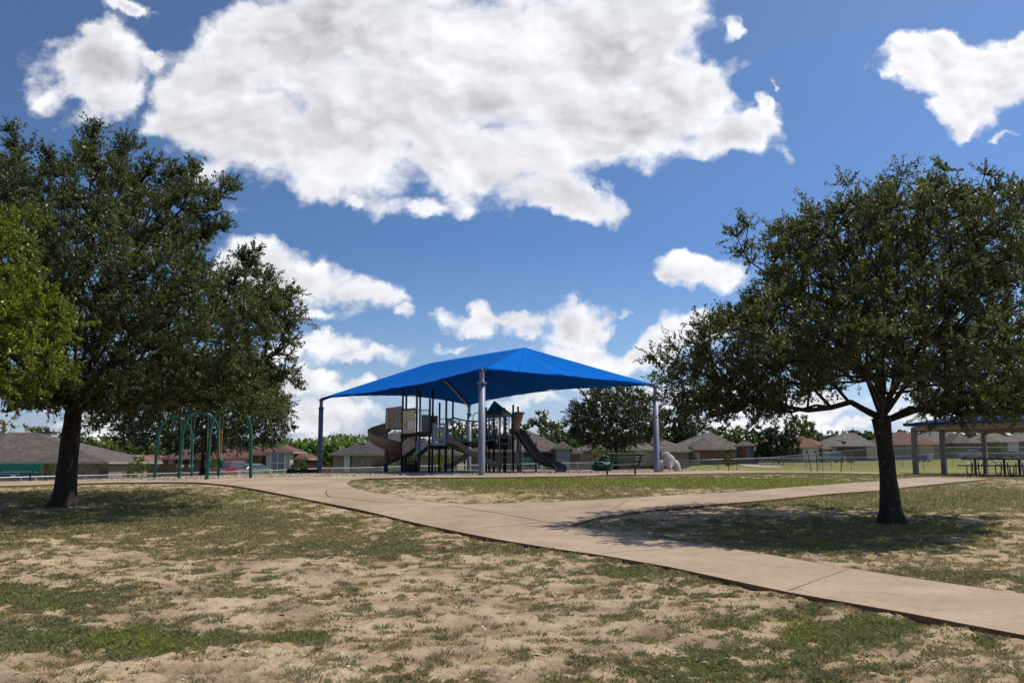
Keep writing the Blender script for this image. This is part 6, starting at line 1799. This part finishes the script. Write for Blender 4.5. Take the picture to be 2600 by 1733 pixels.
# taupe house with white garage
h = House(1706, 1902, 158, 1140.5, 1097.5, 'brick house with white garage door and taupe roof, left of the round dark tree', BR_RED, ROOFS['taupe'], ridge=(1790, 1806), depth=15)
h.garage(1863, 1889, 1143, 1174, GAR_W); h.rect(1876, 1880, 1144, 1149, 'garage_window', GLASS, proud=.12); f = h.wing(1884, 1921, 152, 1130, 1119, 5, wall=BR_RED); h.window(1899, 1911, 1137, 1163, f=f, frame=TRIM_B, cols=2, rows=3, glass=CURTAIN, fr=2)
h.wing(1905, 1933, 153, 1143, 1132, 5, wall=BR_RED); h.vents([(1787, 1106), (1759, 1123), (1791, 1098), (1805, 1098)], 160); f2 = h.wing(1756, 1842, 153, 1140, 1112, 6, wall=BR_RED)
# orange roofed house with the white garage
h = House(1912, 2112, 172, 1135, 1113, 'house with orange brown roof partly hidden behind the round dark tree', BR_MIX, ROOFS['orange'], ridge=(1960, 2060), depth=12)
f = h.wing(2012, 2088, 164, 1135, 1106, 7, wall=BR_TAN); h.garage(2041, 2076, 1138.5, 1169, GAR_W, f=f, lites=(2046, 2069)); f = h.wing(2082, 2114, 166, 1138, 1128, 5, wall=BR_MIX); h.window(2089, 2100, 1139, 1160, f=f, cols=2, rows=2, glass=CURTAIN)
# grey roof, dark brick
h = House(2092, 2232, 176, 1131.5, 1098.5, 'grey roofed dark brick house with satellite dish, just left of the right oak trunk', BR_DRK, ROOFS['grey'], ridge=(2145, 2170), depth=14)
h.garage(2203, 2224, 1134, 1164, GAR_C); h.rect(2114, 2124, 1132, 1160, 'window_band', TRIM_B); h.vents([(2120, 1123), (2137, 1106), (2141, 1097)], 179); h.chimney(2167, 1094, 1103, 184, 1.4, BR_BRN)
q = P(2143, 1122, 172); mb = MB(); mb.ball(q, (.55, .15, .35), 14, 8); mb.tube([q, Vector((q.x - .1, q.y, q.z - .9))], .05, 8); mb.build('satellite_dish', M('grey_dish', (0.12, 0.11, 0.11), .5), h.root, smooth=True)
# reddish roof with peach garage
h = House(2232, 2392, 186, 1127.5, 1096, 'reddish brown roofed house with peach garage door beside the right oak trunk', SIDING, ROOFS['rust'], ridge=(2275, 2296), depth=14)
h.garage(2341, 2369, 1130, 1155, GAR_P); h.vents([(2273, 1105), (2269, 1112)], 188); f = h.wing(2352, 2392, 183, 1128, 1121, 3, wall=BR_MIX) if False else None; h.rect(2372, 2383, 1129, 1155, 'column', BR_MIX, proud=.12)
# greys further right
h = House(2328, 2500, 208, 1123.5, 1092, 'grey hip roofed house seen between the first two shelter posts', BR_BRN, ROOFS['grey'], ridge=(2367, 2400), depth=15)
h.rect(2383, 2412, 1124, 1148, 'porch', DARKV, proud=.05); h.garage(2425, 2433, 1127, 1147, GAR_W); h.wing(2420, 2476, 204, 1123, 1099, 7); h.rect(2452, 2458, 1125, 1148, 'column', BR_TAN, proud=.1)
h = House(2455, 2592, 214, 1121.5, 1098, 'grey roofed house with white garage and chimney behind the third shelter post', BR_TAN, ROOFS['grey'], ridge=(2492, 2530), depth=14)
h.garage(2561, 2584, 1124, 1145, GAR_W); h.chimney(2465, 1099, 1108, 220, 1.8, BR_BRN); h.wing(2500, 2542, 208, 1121, 1108, 6, wall=BR_RED)
h = House(2560, 2720, 228, 1119, 1097, 'taupe roofed house cut by the right picture edge', BR_BRN, ROOFS['taupe'], ridge=(2600, 2660), depth=14); h.vents([(2595, 1103)], 230); h.garage(2620, 2650, 1122, 1143, GAR_W)

# ------------------------------------------------------------------ wooden fences
def wood_mat(name, c): return M(name, c, .9, var=.3, scale=6)
def wood_fence(pts, h, label, mat, seed):
    """pts: list of (px, D); pickets one by one"""
    W = [Vector((P(px, 1190, D).x, D, 0)) for px, D in pts]
    root = empty('wooden_fence', ((W[0].x + W[-1].x) / 2, (W[0].y + W[-1].y) / 2, gz(W[0].x, W[0].y)), label, 'fence'); rnd = random.Random(seed)
    mb = MB(); rl = MB()
    for a, b in zip(W[:-1], W[1:]):
        d = b - a; n = int(d.length / .15); yaw = math.atan2(d.y, d.x)
        for k in range(n):
            q = a + d * ((k + .5) / n); g = gz(q.x, q.y); hh = h * rnd.uniform(.965, 1.02); mb.box((q.x, q.y + rnd.uniform(-.008, .008), g + hh / 2), (.138, .02, hh), rz=yaw)
        for zz in (.35, h - .35): rl.bar(a + Vector((0, .05, gz(a.x, a.y) + zz)), b + Vector((0, .05, gz(b.x, b.y) + zz)), .04, .09)
    mb.build('boards', mat, root).name = 'board_panel'; rl.build('rail', mat, root)
W1, W2, W3 = wood_mat('grey_cedar', (0.20, 0.165, 0.135)), wood_mat('brown_cedar', (0.15, 0.085, 0.055)), wood_mat('pale_cedar', (0.34, 0.30, 0.25))
wood_fence([(283, 92), (348, 92)], 1.75, 'weathered grey wooden fence below the salmon roof', W1, 1)
wood_fence([(374, 90), (500, 90)], 2.05, 'dark brown wooden fence behind the swing frame', W2, 2)
wood_fence([(772, 92), (800, 91), (846, 90)], 1.75, 'reddish brown wooden fence left of the stone house', wood_mat('red_cedar', (0.17, 0.075, 0.045)), 3)
wood_fence([(1733, 149), (1778, 147)], 2.1, 'pale grey wooden fence beside the taupe roofed brick house', W3, 4)
q = P(455, 1183, 89.8); 
# small white notice on the brown fence
mb = MB(); mb.box((q.x, 89.85, q.z), (.42, .02, .26)); o = mb.build('notice_board', WHITEP); center_origin(tag(o, 'small white notice fixed on the dark brown wooden fence', 'sign'))

# ------------------------------------------------------------------ chain link fences
def chain_mat():
    m, nt, b, out = new_mat('chain_link_mesh')
    tc = node(nt, 'ShaderNodeTexCoord').outputs['Object']; sp = node(nt, 'ShaderNodeSeparateXYZ', {0: tc})
    fs = []
    for sg in (1, -1):
        s = node(nt, 'ShaderNodeMath', {0: sp.outputs[0], 1: float(1.15 * sg), 2: sp.outputs[2]}, operation='MULTIPLY_ADD').outputs[0]
        s = node(nt, 'ShaderNodeMath', {0: s, 1: 14.0}, operation='MULTIPLY').outputs[0]
        s = node(nt, 'ShaderNodeMath', {0: s}, operation='FRACT').outputs[0]
        fs.append(node(nt, 'ShaderNodeMath', {0: s, 1: .085}, operation='LESS_THAN').outputs[0])
    a = node(nt, 'ShaderNodeMath', {0: fs[0], 1: fs[1]}, operation='MAXIMUM').outputs[0]
    b.inputs['Base Color'].default_value = (.30, .31, .32, 1); b.inputs['Metallic'].default_value = .3; b.inputs['Roughness'].default_value = .5
    tr = nt.nodes.new('ShaderNodeBsdfTransparent'); mx = nt.nodes.new('ShaderNodeMixShader')
    nt.links.new(a, mx.inputs[0]); nt.links.new(tr.outputs[0], mx.inputs[1]); nt.links.new(b.outputs[0], mx.inputs[2]); nt.links.new(mx.outputs[0], out.inputs[0])
    return m
CLINK = chain_mat(); GALV = M('galvanised_rail', (0.42, 0.43, 0.44), .4, .35); GALV_D = M('galvanised_post', (0.17, 0.18, 0.19), .5, .3)
def chain_fence(pts, label, spacing=3.05, h=1.22, r=.028, bottom=.0, rail=.030):
    """pts: (px, py of the top rail, D)"""
    W = [P(*p) for p in pts]
    mid = W[len(W) // 2]; root = empty('chain_link_fence', (mid.x, mid.y, mid.z - h), label, 'fence')
    mb = MB(); mb.tube(W, rail, 8); mb.build('top_rail', GALV, root, smooth=True)
    me = MB(); 
    for a, b in zip(W[:-1], W[1:]): me.add([a - Vector((0, 0, h)), b - Vector((0, 0, h)), b, a], [(0, 1, 2, 3)])
    me.build('wire_mesh', CLINK, root, recalc=False)
    # posts at even spacing along the line
    ln = [0.0]
    for a, b in zip(W[:-1], W[1:]): ln.append(ln[-1] + (b - a).length)
    n = max(2, int(ln[-1] / spacing))
    for k in range(n + 1):
        s = ln[-1] * k / n; i = max(0, min(len(W) - 2, int(np.searchsorted(ln, s) - 1))); q = W[i].lerp(W[i + 1], (s - ln[i]) / (ln[i + 1] - ln[i]))
        mb = MB(); g = min(q.z - h, gz(q.x, q.y)) ; mb.tube([Vector((q.x, q.y, g - .05)), Vector((q.x, q.y, q.z + .05))], r if k % 5 else r * 1.4, 8); mb.build('fence_post', GALV_D if q.x > 20 else GALV, root)
chain_fence([(-60,1214,50),(0,1212,51),(135,1208.5,53),(268,1205.5,56),(380,1202,60),(500,1199,64),(620,1196,69),(730,1192,73),(820,1188,76),(905,1187,79),(1000,1184,83),(1100,1182,86),(1290,1178,93),(1400,1175,99),(1512,1173.5,104)],
    'long low galvanised chain link fence running behind the playground on the left')
chain_fence([(1722,1168.5,124),(1810,1166,126),(1932,1162.5,128),(2135,1161,127),(2300,1157,126),(2403,1149,125),(2460,1149,124),(2600,1150,123),(2680,1150,122)],
    'galvanised chain link fence crossing the right lawn in front of the houses')
chain_fence([(1934,1162,131),(2010,1156,118),(2080,1149,108),(2130,1145,101),(2222,1138.5,96),(2320,1136,92),(2460,1134.5,88),(2600,1134.5,84),(2700,1134,80)],
    'taller chain link fence rising to the right behind the picnic shelter', h=2.1, spacing=4.3)

# ------------------------------------------------------------------ cars
TYRE = M('tyre_rubber', (0.012, 0.012, 0.012), .8); RED_L = M('tail_lamp_red', (0.45, 0.01, 0.01), .2); LAMP = M('headlamp_clear', (0.7, 0.7, 0.72), .1)
def paint(name, c): 
    m = M(name, c, .25, var=.02, spec=.6); m.node_tree.nodes['Principled BSDF'].inputs['Coat Weight'].default_value = .8 if 'Principled BSDF' in m.node_tree.nodes else .8; return m
def car(px, D, yaw, label, mat, kind='suv', ybase=None, cat='car', name='parked_car'):
    p = P(px, 1180, D); g = gz(p.x, p.y) if ybase is None else Z(ybase, D)
    root = empty(name, (p.x, p.y, g), label, cat, rz=yaw)
    Mx = Matrix.Translation((p.x, p.y, g)) @ Matrix.Rotation(yaw, 4, 'Z'); T = lambda x, y, z: Mx @ Vector((x, y, z))
    prof = {'suv': ([(-2.25,.35),(-2.3,.75),(-2.2,1.0),(-.0+-1.15,1.10),(1.9,1.10),(2.2,1.05),(2.28,.6),(2.22,.35)], [(-1.25,1.08),(-.55,1.62),(-.3,1.70),(1.75,1.70),(1.95,1.60),(2.12,1.08)]),
            'sedan': ([(-2.3,.3),(-2.35,.62),(-2.2,.82),(-1.1,.95),(1.6,.98),(2.25,.92),(2.35,.6),(2.3,.3)], [(-1.15,.93),(-.45,1.36),(-.1,1.43),(.85,1.42),(1.2,1.34),(1.85,.97)]),
            'pickup': ([(-2.8,.45),(-2.85,.85),(-2.7,1.05),(-1.5,1.15),(.7,1.18),(2.75,1.16),(2.8,.8),(2.75,.45)], [(-1.5,1.14),(-.95,1.72),(-.7,1.82),(.25,1.82),(.5,1.74),(.65,1.16)])}[kind]
    hw = .92
    def loft(pr, w0, w1, name, m):
        mb = MB(); n = len(pr); zmin = min(z for _, z in pr); zmax = max(z for _, z in pr)
        for s in (-1, 1):
            for (x, z) in pr:
                t = (z - zmin) / (zmax - zmin + 1e-6); mb.v.append(tuple(T(x, s * (w0 + (w1 - w0) * t), z)))
        mb.f = [tuple(range(n)), tuple(range(2 * n - 1, n - 1, -1))] + [(i, (i + 1) % n, n + (i + 1) % n, n + i) for i in range(n)]
        return mb.build(name, m, root, bevel=.05)
    loft(prof[0], hw, hw * .97, 'body', mat)
    cab = loft(prof[1], hw * .95, hw * .74, 'cabin', mat)
    # side and end glass, set just outside the cabin
    c = prof[1]; zlo, zhi = c[0][1] + .07, max(z for _, z in c) - .10; xs = [c[0][0], c[1][0], c[-2][0], c[-1][0]]
    def wz(z): t = (z - c[0][1]) / (max(q for _, q in c) - c[0][1]); return hw * (.95 + (.74 - .95) * t)
    mb = MB()
    for s in (-1, 1):
        o = [(c[0][0] + .22, zlo), (c[1][0] + .08, zhi), (c[-2][0] - .08, zhi), (c[-1][0] - .18, zlo)]
        mb.prism([T(x, s * (wz(z) + .004), z) for x, z in o], Mx.to_3x3() @ Vector((0, s * .012, 0)))
    for (x0, z0), (x1, z1), dx in ((c[0], c[1], -.02), (c[-1], c[-2], .02)):
        a, b = .12, .92; q = [(x0 + (x1 - x0) * a, z0 + (z1 - z0) * a), (x0 + (x1 - x0) * b, z0 + (z1 - z0) * b)]
        mb.prism([T(q[0][0] + dx, -wz(q[0][1]) + .1, q[0][1]), T(q[0][0] + dx, wz(q[0][1]) - .1, q[0][1]), T(q[1][0] + dx, wz(q[1][1]) - .1, q[1][1]), T(q[1][0] + dx, -wz(q[1][1]) + .1, q[1][1])], Mx.to_3x3() @ Vector((dx, 0, 0)))
    mb.build('window', GLASS, cab)
    L_ = prof[0][-1][0]; wx = L_ * .62
    for x in (-wx, wx):
        for s in (-1, 1):
            mb = MB(); mb.tube([T(x, s * .72, .34), T(x, s * .94, .34)], .34, 18); w = mb.build('wheel', TYRE, root)
            mb = MB(); mb.tube([T(x, s * .93, .34), T(x, s * .955, .34)], .19, 12); mb.build('rim', CHAIN, w)
    for s in (-1, 1):
        f0 = prof[0][1]; mb = MB(); mb.box(T(f0[0] + .06, s * .68, f0[1] + .05), (.12, .36, .16), rz=yaw); mb.build('headlight', LAMP, root)
        b0 = prof[0][-3]; mb = MB(); mb.box(T(b0[0] + .05, s * .74, b0[1] - .08), (.10, .22, .30), rz=yaw); mb.build('tail_light', RED_L, root)
    for x in (prof[0][0][0] - .03, L_ + .05):
        mb = MB(); mb.box(T(x, 0, .5), (.14, 1.7, .2), rz=yaw); mb.build('bumper', TRIM_D if kind != 'pickup' else CHAIN, root, bevel=.03)
    return root
car(45, 76, math.radians(95), 'dark blue car seen from behind under the left bench', paint('navy_paint', (0.012, 0.02, 0.05)), 'sedan', ybase=1228)
car(580, 88, math.radians(78), 'dark red car with bright windscreen parked behind the front swing arch', paint('maroon_paint', (0.20, 0.02, 0.03)), 'suv', ybase=1216)
car(632, 90, math.radians(60), 'grey sedan parked just right of the dark red car', paint('grey_paint', (0.16, 0.17, 0.17)), 'sedan', ybase=1214)
car(1432, 138, math.radians(205), 'bright red van parked behind the fence at the foot of the tall slide', paint('red_paint', (0.42, 0.008, 0.02)), 'suv', cat='van')
car(2112, 158, math.radians(12), 'silver dark suv parked on the slope left of the right oak', paint('graphite_paint', (0.10, 0.10, 0.115)), 'suv')
car(2474, 196, math.radians(4), 'silver pickup truck parked behind the shelter posts', paint('silver_paint', (0.22, 0.225, 0.23)), 'pickup', cat='pickup truck', name='pickup_truck')
car(2592, 210, math.radians(8), 'dark car parked at the right picture edge before the houses', paint('black_paint', (0.02, 0.02, 0.025)), 'sedan')

# ------------------------------------------------------------------ bins, pole, stakes
BINB = M('blue_bin_plastic', (0.03, 0.09, 0.28), .5); BINW = M('white_bag', (0.5, 0.52, 0.55), .5)
for px, lab, mt in ((2333, 'blue wheeled bin beside the first shelter post', BINB), (2347, 'blue wheeled bin in the middle, right of the first bin', BINB), (2363, 'pale grey wheeled bin right of the two blue bins', BINW)):
    D = 134; p = P(px, 1170, D); g = Z(1172, D); root = empty('wheeled_bin', (p.x, p.y, g), lab, 'bin', 'wheeled bins by the fence')
    mb = MB(); mb.prism([(p.x - .22, D - .25, g + .08), (p.x + .22, D - .25, g + .08), (p.x + .22, D + .25, g + .08), (p.x - .22, D + .25, g + .08)], (0, 0, .05))
    mb = MB(); V = [(p.x + sx * w, D + sy * w, g + z) for z, w in ((.08, .21), (1.0, .29)) for sx, sy in ((-1, -1), (1, -1), (1, 1), (-1, 1))]
    mb.add(V, [(0, 1, 2, 3), (4, 5, 6, 7), (0, 1, 5, 4), (1, 2, 6, 5), (2, 3, 7, 6), (3, 0, 4, 7)]); mb.build('body', mt, root, bevel=.02)
    mb = MB(); mb.box((p.x, D, g + 1.04), (.62, .64, .07)); mb.build('lid', mt, root, bevel=.02)
    for s in (-1, 1): mb = MB(); mb.tube([(p.x + s * .2, D + .22, g + .1), (p.x + s * .26, D + .22, g + .1)], .10, 10); mb.build('wheel', TYRE, root)
# white utility cabinet by the far bench
D = 100; p = P(1371, 1185, D); mb = MB(); mb.box((p.x, D, p.z), (.95, .8, 1.0)); mb.box((p.x, D - .42, p.z), (.8, .03, .8)); o = mb.build('air_conditioner', M('pale_metal_box', (0.42, 0.43, 0.43), .5)); center_origin(tag(o, 'pale grey outdoor cooling unit behind the fence beside the far bench', 'air conditioner'))
# utility pole with transformer
D = 215; p = P(1714, 1140, D); root = empty('utility_pole', (p.x, D, gz(p.x, D)), 'wooden utility pole with white transformer behind the tan roofed house', 'utility pole')
mb = MB(); mb.tube([(p.x, D, gz(p.x, D)), (p.x, D, Z(1083, D))], [.19, .14], 10); mb.build('pole', M('pole_wood', (0.05, 0.038, 0.03), .9), root)
q = P(1715, 1089, D - .4); mb = MB(); mb.cyl((q.x, q.y, q.z - .5), .33, 1.1, 14); mb.ball((q.x, q.y, q.z + .6), (.33, .33, .15), 14, 6); mb.build('transformer', TRIM, root, smooth=True)
# overhead lines
def wire(a, b, sag, label, r=.03):
    mb = MB(); a, b = Vector(a), Vector(b); mb.tube([a.lerp(b, t) - Vector((0, 0, sag * 4 * t * (1 - t))) for t in np.linspace(0, 1, 17)], r, 5); o = mb.build('power_line', M('wire_black', (0.03, 0.03, 0.035), .6), recalc=False); center_origin(tag(o, label, 'power line'))
wire(P(1600, 1090, 190), P(1714, 1092, 215), .8, 'thin power line left of the utility pole', .025)
wire(P(1714, 1092, 215), P(1905, 1094, 245), 1.5, 'thin power line running right from the utility pole', .025)
wire(P(-80, 1070, 130), P(700, 1076, 150), 1.2, 'thin power line above the left house roofs', .018)
# tree stakes and the bare sapling
def stake(a, b, D, label):
    p0 = P(b[0], b[1], D); g = gz(p0.x, p0.y); mb = MB(); mb.tube([Vector((p0.x, p0.y, g - .1)), P(a[0], a[1], D)], .028, 8); o = mb.build('tree_stake', BLACKM); tag(o, label, 'stake', 'black stakes round young trees'); center_origin(o)
stake((2049, 1141), (2061, 1197), 58, 'black stake leaning left, nearest the round dark tree'); stake((2072, 1143), (2075.5, 1197), 60, 'upright black stake beside the bare sapling')
stake((2141, 1139), (2134, 1198.5), 59, 'black stake leaning right, near the parked suv'); stake((1818, 1172), (1827, 1190), 90, 'short leaning stake at the left of the small bushy tree'); stake((1872, 1170), (1869, 1189), 90, 'short leaning stake at the right of the small bushy tree')
place_tree('twig', 2089, 1047, 24, 60, 'thin bare sapling with fine twigs between the black stakes', cat='tree')

# ------------------------------------------------------------------ background trees
BG = [ # kind, px, ytop, width px, D, label
 ('yellow', 20, 1052, 130, 118, 'olive leafy tree above the left end of the left house roof'), ('olive', 105, 1075, 80, 122, 'olive tree beside the pale chimney of the left house'),
 ('olive', 140, 1088, 60, 128, 'small olive tree right of the pale chimney'), ('yellow', 235, 1085, 110, 120, 'airy yellow green tree right of the left oak trunk'), ('green', 215, 1110, 90, 112, 'fresh green bushy tree behind the right end of the left house'),
 ('olive', 320, 1112, 150, 135, 'wide olive tree behind the salmon roof'), ('grey', 400, 1120, 90, 140, 'greyish tree beside the salmon roof under the dark oak'),
 ('bush', 350, 1158, 60, 86, 'yellow green shrub in front of the salmon roofed house'), ('bush', 757, 1163, 50, 94, 'dark green shrub at the bay window of the red roofed house'),
 ('green', 745, 1126, 90, 125, 'green tree behind the right end of the red roof'), ('green', 795, 1124, 80, 128, 'green tree just left of the left canopy post'), ('green', 840, 1124, 70, 130, 'green tree just right of the left canopy post'), ('olive', 893, 1122, 50, 135, 'small tree behind the charcoal roof ridge line'),
 ('yellow', 536, 1148, 26, 78, 'thin yellow leaved young tree right of the oak trunk behind the swings'),
 ('olive', 1032, 1094, 46, 90, 'light green tree seen between slide and tan panel'), ('yellow', 1122, 1138, 56, 74, 'bright yellow green young tree seen below the lower deck'),
 ('olive', 1180, 1060, 110, 132, 'olive tree behind the bridge'), ('green', 1245, 1075, 70, 138, 'green tree behind the play tower'), ('green', 1125, 1105, 60, 128, 'green tree behind the activity panel'),
 ('grey', 1385, 1046, 130, 150, 'tall grey green tree behind the brown roof right of the tower'), ('green', 1330, 1072, 60, 152, 'green tree left of the tall grey green tree'), ('green', 1430, 1092, 110, 150, 'lighter green tree right above the brown roof'),
 ('yellow', 1533, 1118, 62, 78, 'yellow green young tree behind the bench, left of the oak trunk'), ('olive', 1480, 1095, 60, 160, 'olive tree left of the bench oak'),
 ('dark', 1700, 1040, 110, 190, 'dark green tree right behind the right canopy post'), ('green', 1745, 1052, 70, 195, 'deep green tree beside the utility pole'), ('green', 1650, 1080, 90, 185, 'green tree behind the tan roof beside the post'),
 ('grey', 1785, 1066, 90, 240, 'grey green tree behind the taupe roof top'), ('olive', 1845, 1078, 90, 245, 'olive green tree right of the taupe roof top'), ('olive', 1905, 1073, 100, 250, 'broad olive tree between taupe and orange roofs'),
 ('dark', 1977, 1080, 104, 150, 'round dark evergreen tree on the slope in front of the orange roof'), ('olive', 2030, 1046, 76, 230, 'tall olive tree rising behind the round dark tree'), ('green', 2065, 1086, 70, 235, 'green tree behind the orange roof'), ('grey', 2105, 1094, 60, 260, 'grey green tree behind the bare sapling'),
 ('olive', 2145, 1088, 80, 265, 'olive tree behind the satellite dish house'), ('green', 2200, 1092, 90, 265, 'green tree left of the right oak trunk'), ('olive', 2290, 1088, 80, 270, 'olive tree right of the right oak trunk'), ('dark', 2360, 1080, 90, 262, 'dark tree behind the first shelter post'),
 ('olive', 2440, 1090, 90, 280, 'olive tree behind the grey roofs by the second shelter post'), ('green', 2540, 1094, 90, 285, 'green tree behind the third shelter post'), ('olive', 2610, 1092, 70, 285, 'olive tree at the right picture edge'),
 ('olive', 1752, 1131, 30, 140, 'small light green tree by the pale wooden fence'), ('yellow', 1850, 1133, 33, 92, 'small bushy young tree between two short stakes'), ('bush', 2160, 1142, 18, 150, 'tiny shrub before the dark brick house'),
 ('bush', 2530, 1124, 40, 190, 'round shrub before the house with the white garage'), ('bush', 2400, 1125, 36, 195, 'low green shrub at the porch of the grey roofed house'), ('bush', 130, 1178, 26, 82, 'shrub beside the column of the left house'),
 ('bush', 842, 1190, 44, 88, 'low shrub at the left of the stone house wall'), ('bush', 905, 1189, 36, 88, 'low shrub under the stone house wall, left of the spiral slide'), ('bush', 1000, 1180, 44, 84, 'low olive hedge shrub under the spiral slide'),
 ('bush', 1435, 1165, 30, 128, 'low green bush beside the red van'), ('olive', 640, 1122, 50, 132, 'olive tree top behind the dark red roof')]
for k, (kind, px, yt, w, D, lab) in enumerate(BG):
    place_tree(kind, px, yt, w, D, lab, seed=k, group='trees among the houses' if kind != 'bush' else 'shrubs by the houses')
# a distant belt of trees closing the horizon
def belt():
    rng = np.random.default_rng(77); Vs = []
    n = 46000; px = rng.uniform(-700, 3300, n); D = rng.uniform(330, 420, n)
    x = (px - 1300) / 2350 * D
    top = 6.0 + 3.0 * fbm(x * .035, D * .02, 4, 4) * 2; z = ground_np(x, D) + top * rng.random(n) ** .6 * (0.75 + .5 * fbm(x * .12, D * 0, 3, 9))
    c = np.stack([x, D, z], -1); a = rng.normal(0, 1, (n, 3)); a /= np.linalg.norm(a, axis=1, keepdims=True); b = np.cross(a, rng.normal(0, 1, (n, 3))); b /= np.linalg.norm(b, axis=1, keepdims=True)
    s = rng.uniform(.5, 1.1, n)[:, None]
    V = np.stack([c - a * s, c + b * s * .7, c + a * s, c - b * s * .7], 1)
    o = poly_mesh('tree_belt', V, L_A, np.clip(rng.normal(.5, .2, n), 0, .93)); tag(o, 'distant mass of green trees closing the horizon behind the houses', 'trees', kind='stuff')
belt()
# driveways and street on the far side
def road(name, px_pts, lift, mat):
    poly = H2(px_pts); s = sheet(name, poly, lift, mat, step=2.5); return s
CONC2 = M('far_concrete', (0.38, 0.31, 0.25), .9)
try:
    road('driveway', [(1863,1176.5),(1893,1176.5),(2000,1186.5),(1950,1187.5),(1900,1185)], .05, CONC2)
except Exception as ex: print('road', ex)
# hidden prototypes must not stay at the origin
for k, o in PROTO.items():
    if k not in _used: bpy.data.objects.remove(o)
# overall air: pale even haze
